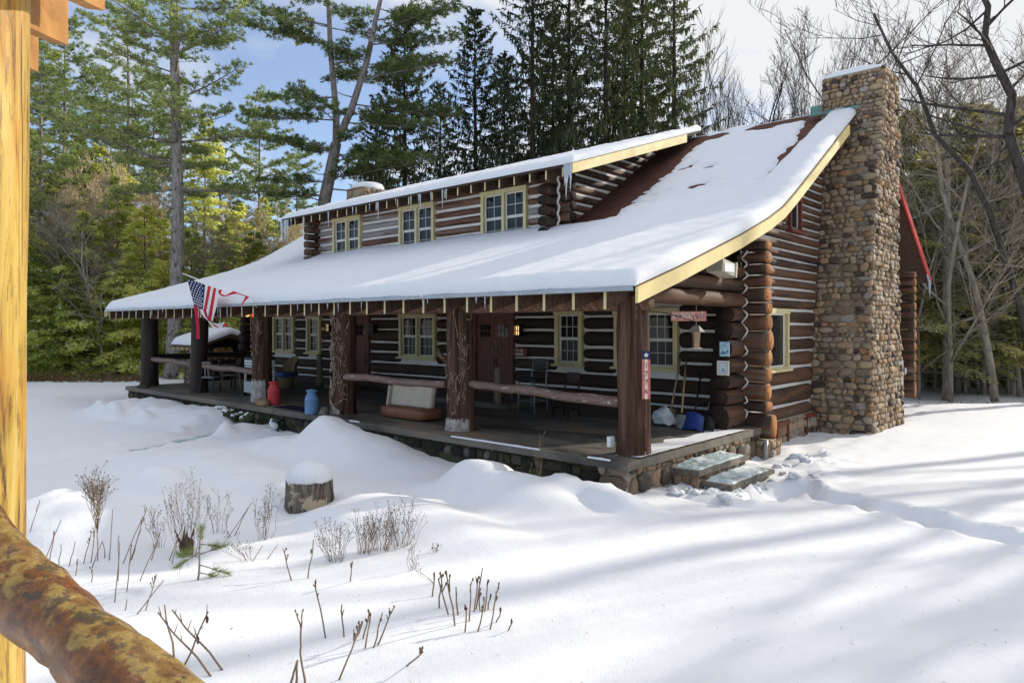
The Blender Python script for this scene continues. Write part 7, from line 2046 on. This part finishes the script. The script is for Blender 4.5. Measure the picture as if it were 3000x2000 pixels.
for i in range(34):
    u = 2640+i*21+rnd.uniform(-12, 12); dp = rnd.uniform(34, 48)
    x, y, z = put(u, dp); tree_obj('hemlock_tree', 'low dark young hemlock filling the floor of the right wood', 'tree', x, y, z, *oC, s=rnd.uniform(0.6, 1.25), rz=i*1.9, group='young hemlocks in the right wood')
pC = make_bare(84, 15, 0.10, 1, 0.1, 3, kids=9, twig=0.009, upright=0.5, first=0.15, bark='tan_bark')
for i in range(9):
    u = 2655+i*44+rnd.uniform(-10, 10); dp = rnd.uniform(25, 34)
    x, y, z = put(u, dp); bare_obj('bare_tree', 'slim pale bare trunk with fine side branches in the right wood', x, y, z, *pC, s=rnd.uniform(0.55, 1.0), rz=i*2.9, group='slim pale bare trees in the right wood')
for i, (u, dp, s_) in enumerate(((2835, 33, 0.7), (2990, 28, 0.75), (2735, 37, 0.65), (3040, 30, 0.8), (2945, 37, 0.8), (2870, 29, 0.55))):
    x, y, z = put(u, dp); bare_obj('bare_tree', 'thin bare trunk standing among the right hemlocks', x, y, z, *bC, s=s_, rz=i*1.9, group='thin bare trees in the right wood')
# --- trees standing outside the frame on the sunny side, whose shadows fall over the lawn
SUN_AZ = Vector((0.36, 0.933, 0)).normalized()
cast = [(-4.0, 2.0, 24, 1, 1.05), (-4.9, 3.4, 27, 0, 1.0), (-3.0, 5.6, 25, 1, 1.05), (-1.2, 4.6, 29, 0, 0.95), (0.3, 7.6, 24, 1, 1.0), (-6.1, 1.2, 28, 1, 1.0), (2.4, 8.6, 26, 0, 1.0), (1.4, 4.2, 25, 1, 1.1)]
cm_ = [make_bare(201, 21, 0.27, 1, 0.2, 2, kids=4, twig=0.02, upright=0.6, first=0.35), make_bare(202, 20, 0.24, 2, 0.12, 2, kids=3, twig=0.02, upright=0.65, first=0.4)]
for i, (a, b, s_, m_, sc) in enumerate(cast):
    q = Vector((a, b, 0))+SUN_AZ*s_
    m_ = cm_[m_]; bare_obj('bare_tree', 'bare tree of the grove beyond the right edge, casting shadows on the snow', q.x, q.y, GZ(q.x, q.y), *m_, s=sc, rz=i*2.3, group='grove beyond the right edge')
# --- far wood that reads as one mass
rs_ = np.random.RandomState(99); Vs = []
for k in range(230):
    u = rs_.uniform(-500, 3700); dp = rs_.uniform(56, 85)
    if 1000 < u < 2560 and rs_.rand() < 0.75: continue
    x, y, _ = at_depth(u, dp); hh = rs_.uniform(5, 9) if u < 1000 else (rs_.uniform(5, 8) if u < 2560 else rs_.uniform(8, 13))
    n = 420; f = rs_.rand(n)**1.3; a = rs_.uniform(0, 2*PI, n); R_ = 2.6*(1-f)**0.7*np.sqrt(rs_.rand(n))
    c = np.stack([x+R_*np.cos(a), y+R_*np.sin(a), G0+0.2+hh*f], 1); dd = np.stack([np.cos(a), np.sin(a), np.full(n, -0.4)], 1)+rs_.normal(0, 0.3, (n, 3))
    Vs.append(diamonds(c, dd, rs_.uniform(0.5, 1.0, n), rs_.uniform(0.10, 0.2, n), None, rs_))
o = link('distant_woods', leaf_mesh('distant_woods', Vs, [M['olive_leaf']])); tag(o, 'dark mass of distant evergreen woods behind the clearing', kind='stuff')
# --- brown brush along the foot of the left wood
rb = random.Random(44); mb = MB()
for k in range(900):
    u = rb.uniform(60, 420) if k < 650 else rb.uniform(2690, 3100); dp = rb.uniform(29.8, 31.5) if k < 650 else rb.uniform(22.5, 25)
    x, y, _ = at_depth(u, dp); z = GZ(x, y); L = rb.uniform(0.2, 0.75)*(1 if k < 650 else 0.35)
    d = Vector((rb.uniform(-1, 1), rb.uniform(-1, 1), rb.uniform(0.2, 1.1))).normalized()*L
    q = Vector((x, y, z)); mb.tube([q, q+d*0.6, q+d+Vector((0, 0, -0.12*L))], [0.012, 0.010, 0.006], 3, 0, False)
o = mb.build('undergrowth', [mat_plain('brown dead bracken', (0.14, 0.085, 0.045), 0.9, 0.1, 0.4)], None); tag(o, 'brown dead brush along the edge of the woods', kind='stuff')

# ================================================================== light
EL = R3(26.0); AZ = math.atan2(SUN_AZ.x, SUN_AZ.y)          # clockwise from +y
sun = bpy.data.lights.new('sun', 'SUN'); sun.energy = 5.2; sun.angle = R3(0.9); sun.color = (1.0, 0.93, 0.82)
so = bpy.data.objects.new('sun', sun); COL.objects.link(so)
sd = Vector((SUN_AZ.x*math.cos(EL), SUN_AZ.y*math.cos(EL), math.sin(EL)))
so.rotation_euler = (-sd).to_track_quat('-Z', 'Y').to_euler(); so.location = (20, 40, 30)
w = bpy.data.worlds.new('World'); scene.world = w; w.use_nodes = True
nt = w.node_tree; nt.nodes.clear(); g = N(nt)
sky = g.n('ShaderNodeTexSky'); sky.sky_type = 'NISHITA'; sky.sun_disc = False; sky.sun_elevation = EL; sky.sun_rotation = AZ; sky.air_density = 1.0; sky.dust_density = 0.6; sky.ozone_density = 1.6; sky.altitude = 300
tc = g.n('ShaderNodeTexCoord'); mp = g.n('ShaderNodeMapping'); mp.inputs['Scale'].default_value = (1.0, 1.0, 2.6); g.l(tc.outputs['Generated'], mp.inputs['Vector'])
cl = g.noise(mp.outputs[0], 2.3, 7, 0.58, 0.3)
dotn = g.n('ShaderNodeVectorMath', operation='DOT_PRODUCT'); g.l(tc.outputs['Generated'], dotn.inputs[0]); dotn.inputs[1].default_value = tuple(sd)
bias = g.math('ADD', cl, g.math('MULTIPLY', g.math('SUBTRACT', dotn.outputs['Value'], 0.35), 0.42))
mask = g.ramp(bias, [(0.44, 0.20), (0.64, 1)])
skyc = g.n('ShaderNodeVectorMath', operation='MULTIPLY'); g.l(sky.outputs[0], skyc.inputs[0]); skyc.inputs[1].default_value = (0.98, 1.12, 1.32)
sep = g.n('ShaderNodeSeparateXYZ'); g.l(tc.outputs['Generated'], sep.inputs[0])
zen = g.ramp(sep.outputs[2], [(0.42, 0), (0.85, 1)])                     # unseen overhead cloud, added and brightened to raise the ambient light
cloudc = g.mix(zen, (5.9, 6.0, 6.2), (9.0, 9.15, 9.6))
mx = g.mix(g.math('MAXIMUM', mask, g.math('MULTIPLY', zen, 0.8)), skyc.outputs[0], cloudc)
bg = g.n('ShaderNodeBackground'); bg.inputs['Strength'].default_value = 0.15; g.l(mx, bg.inputs['Color'])
ow = g.n('ShaderNodeOutputWorld'); g.l(bg.outputs[0], ow.inputs['Surface'])
# ================================================================== render settings
scene.view_settings.view_transform = 'Standard'; scene.view_settings.look = 'None'; scene.view_settings.exposure = 0.0; scene.view_settings.gamma = 1.0
scene.render.engine = 'CYCLES'
c = scene.cycles; c.max_bounces = 8; c.diffuse_bounces = 6; c.glossy_bounces = 3; c.transmission_bounces = 6; c.transparent_max_bounces = 8; c.sample_clamp_indirect = 6
c.use_denoising = True
try: c.denoiser = 'OPENIMAGEDENOISE'
except Exception: pass
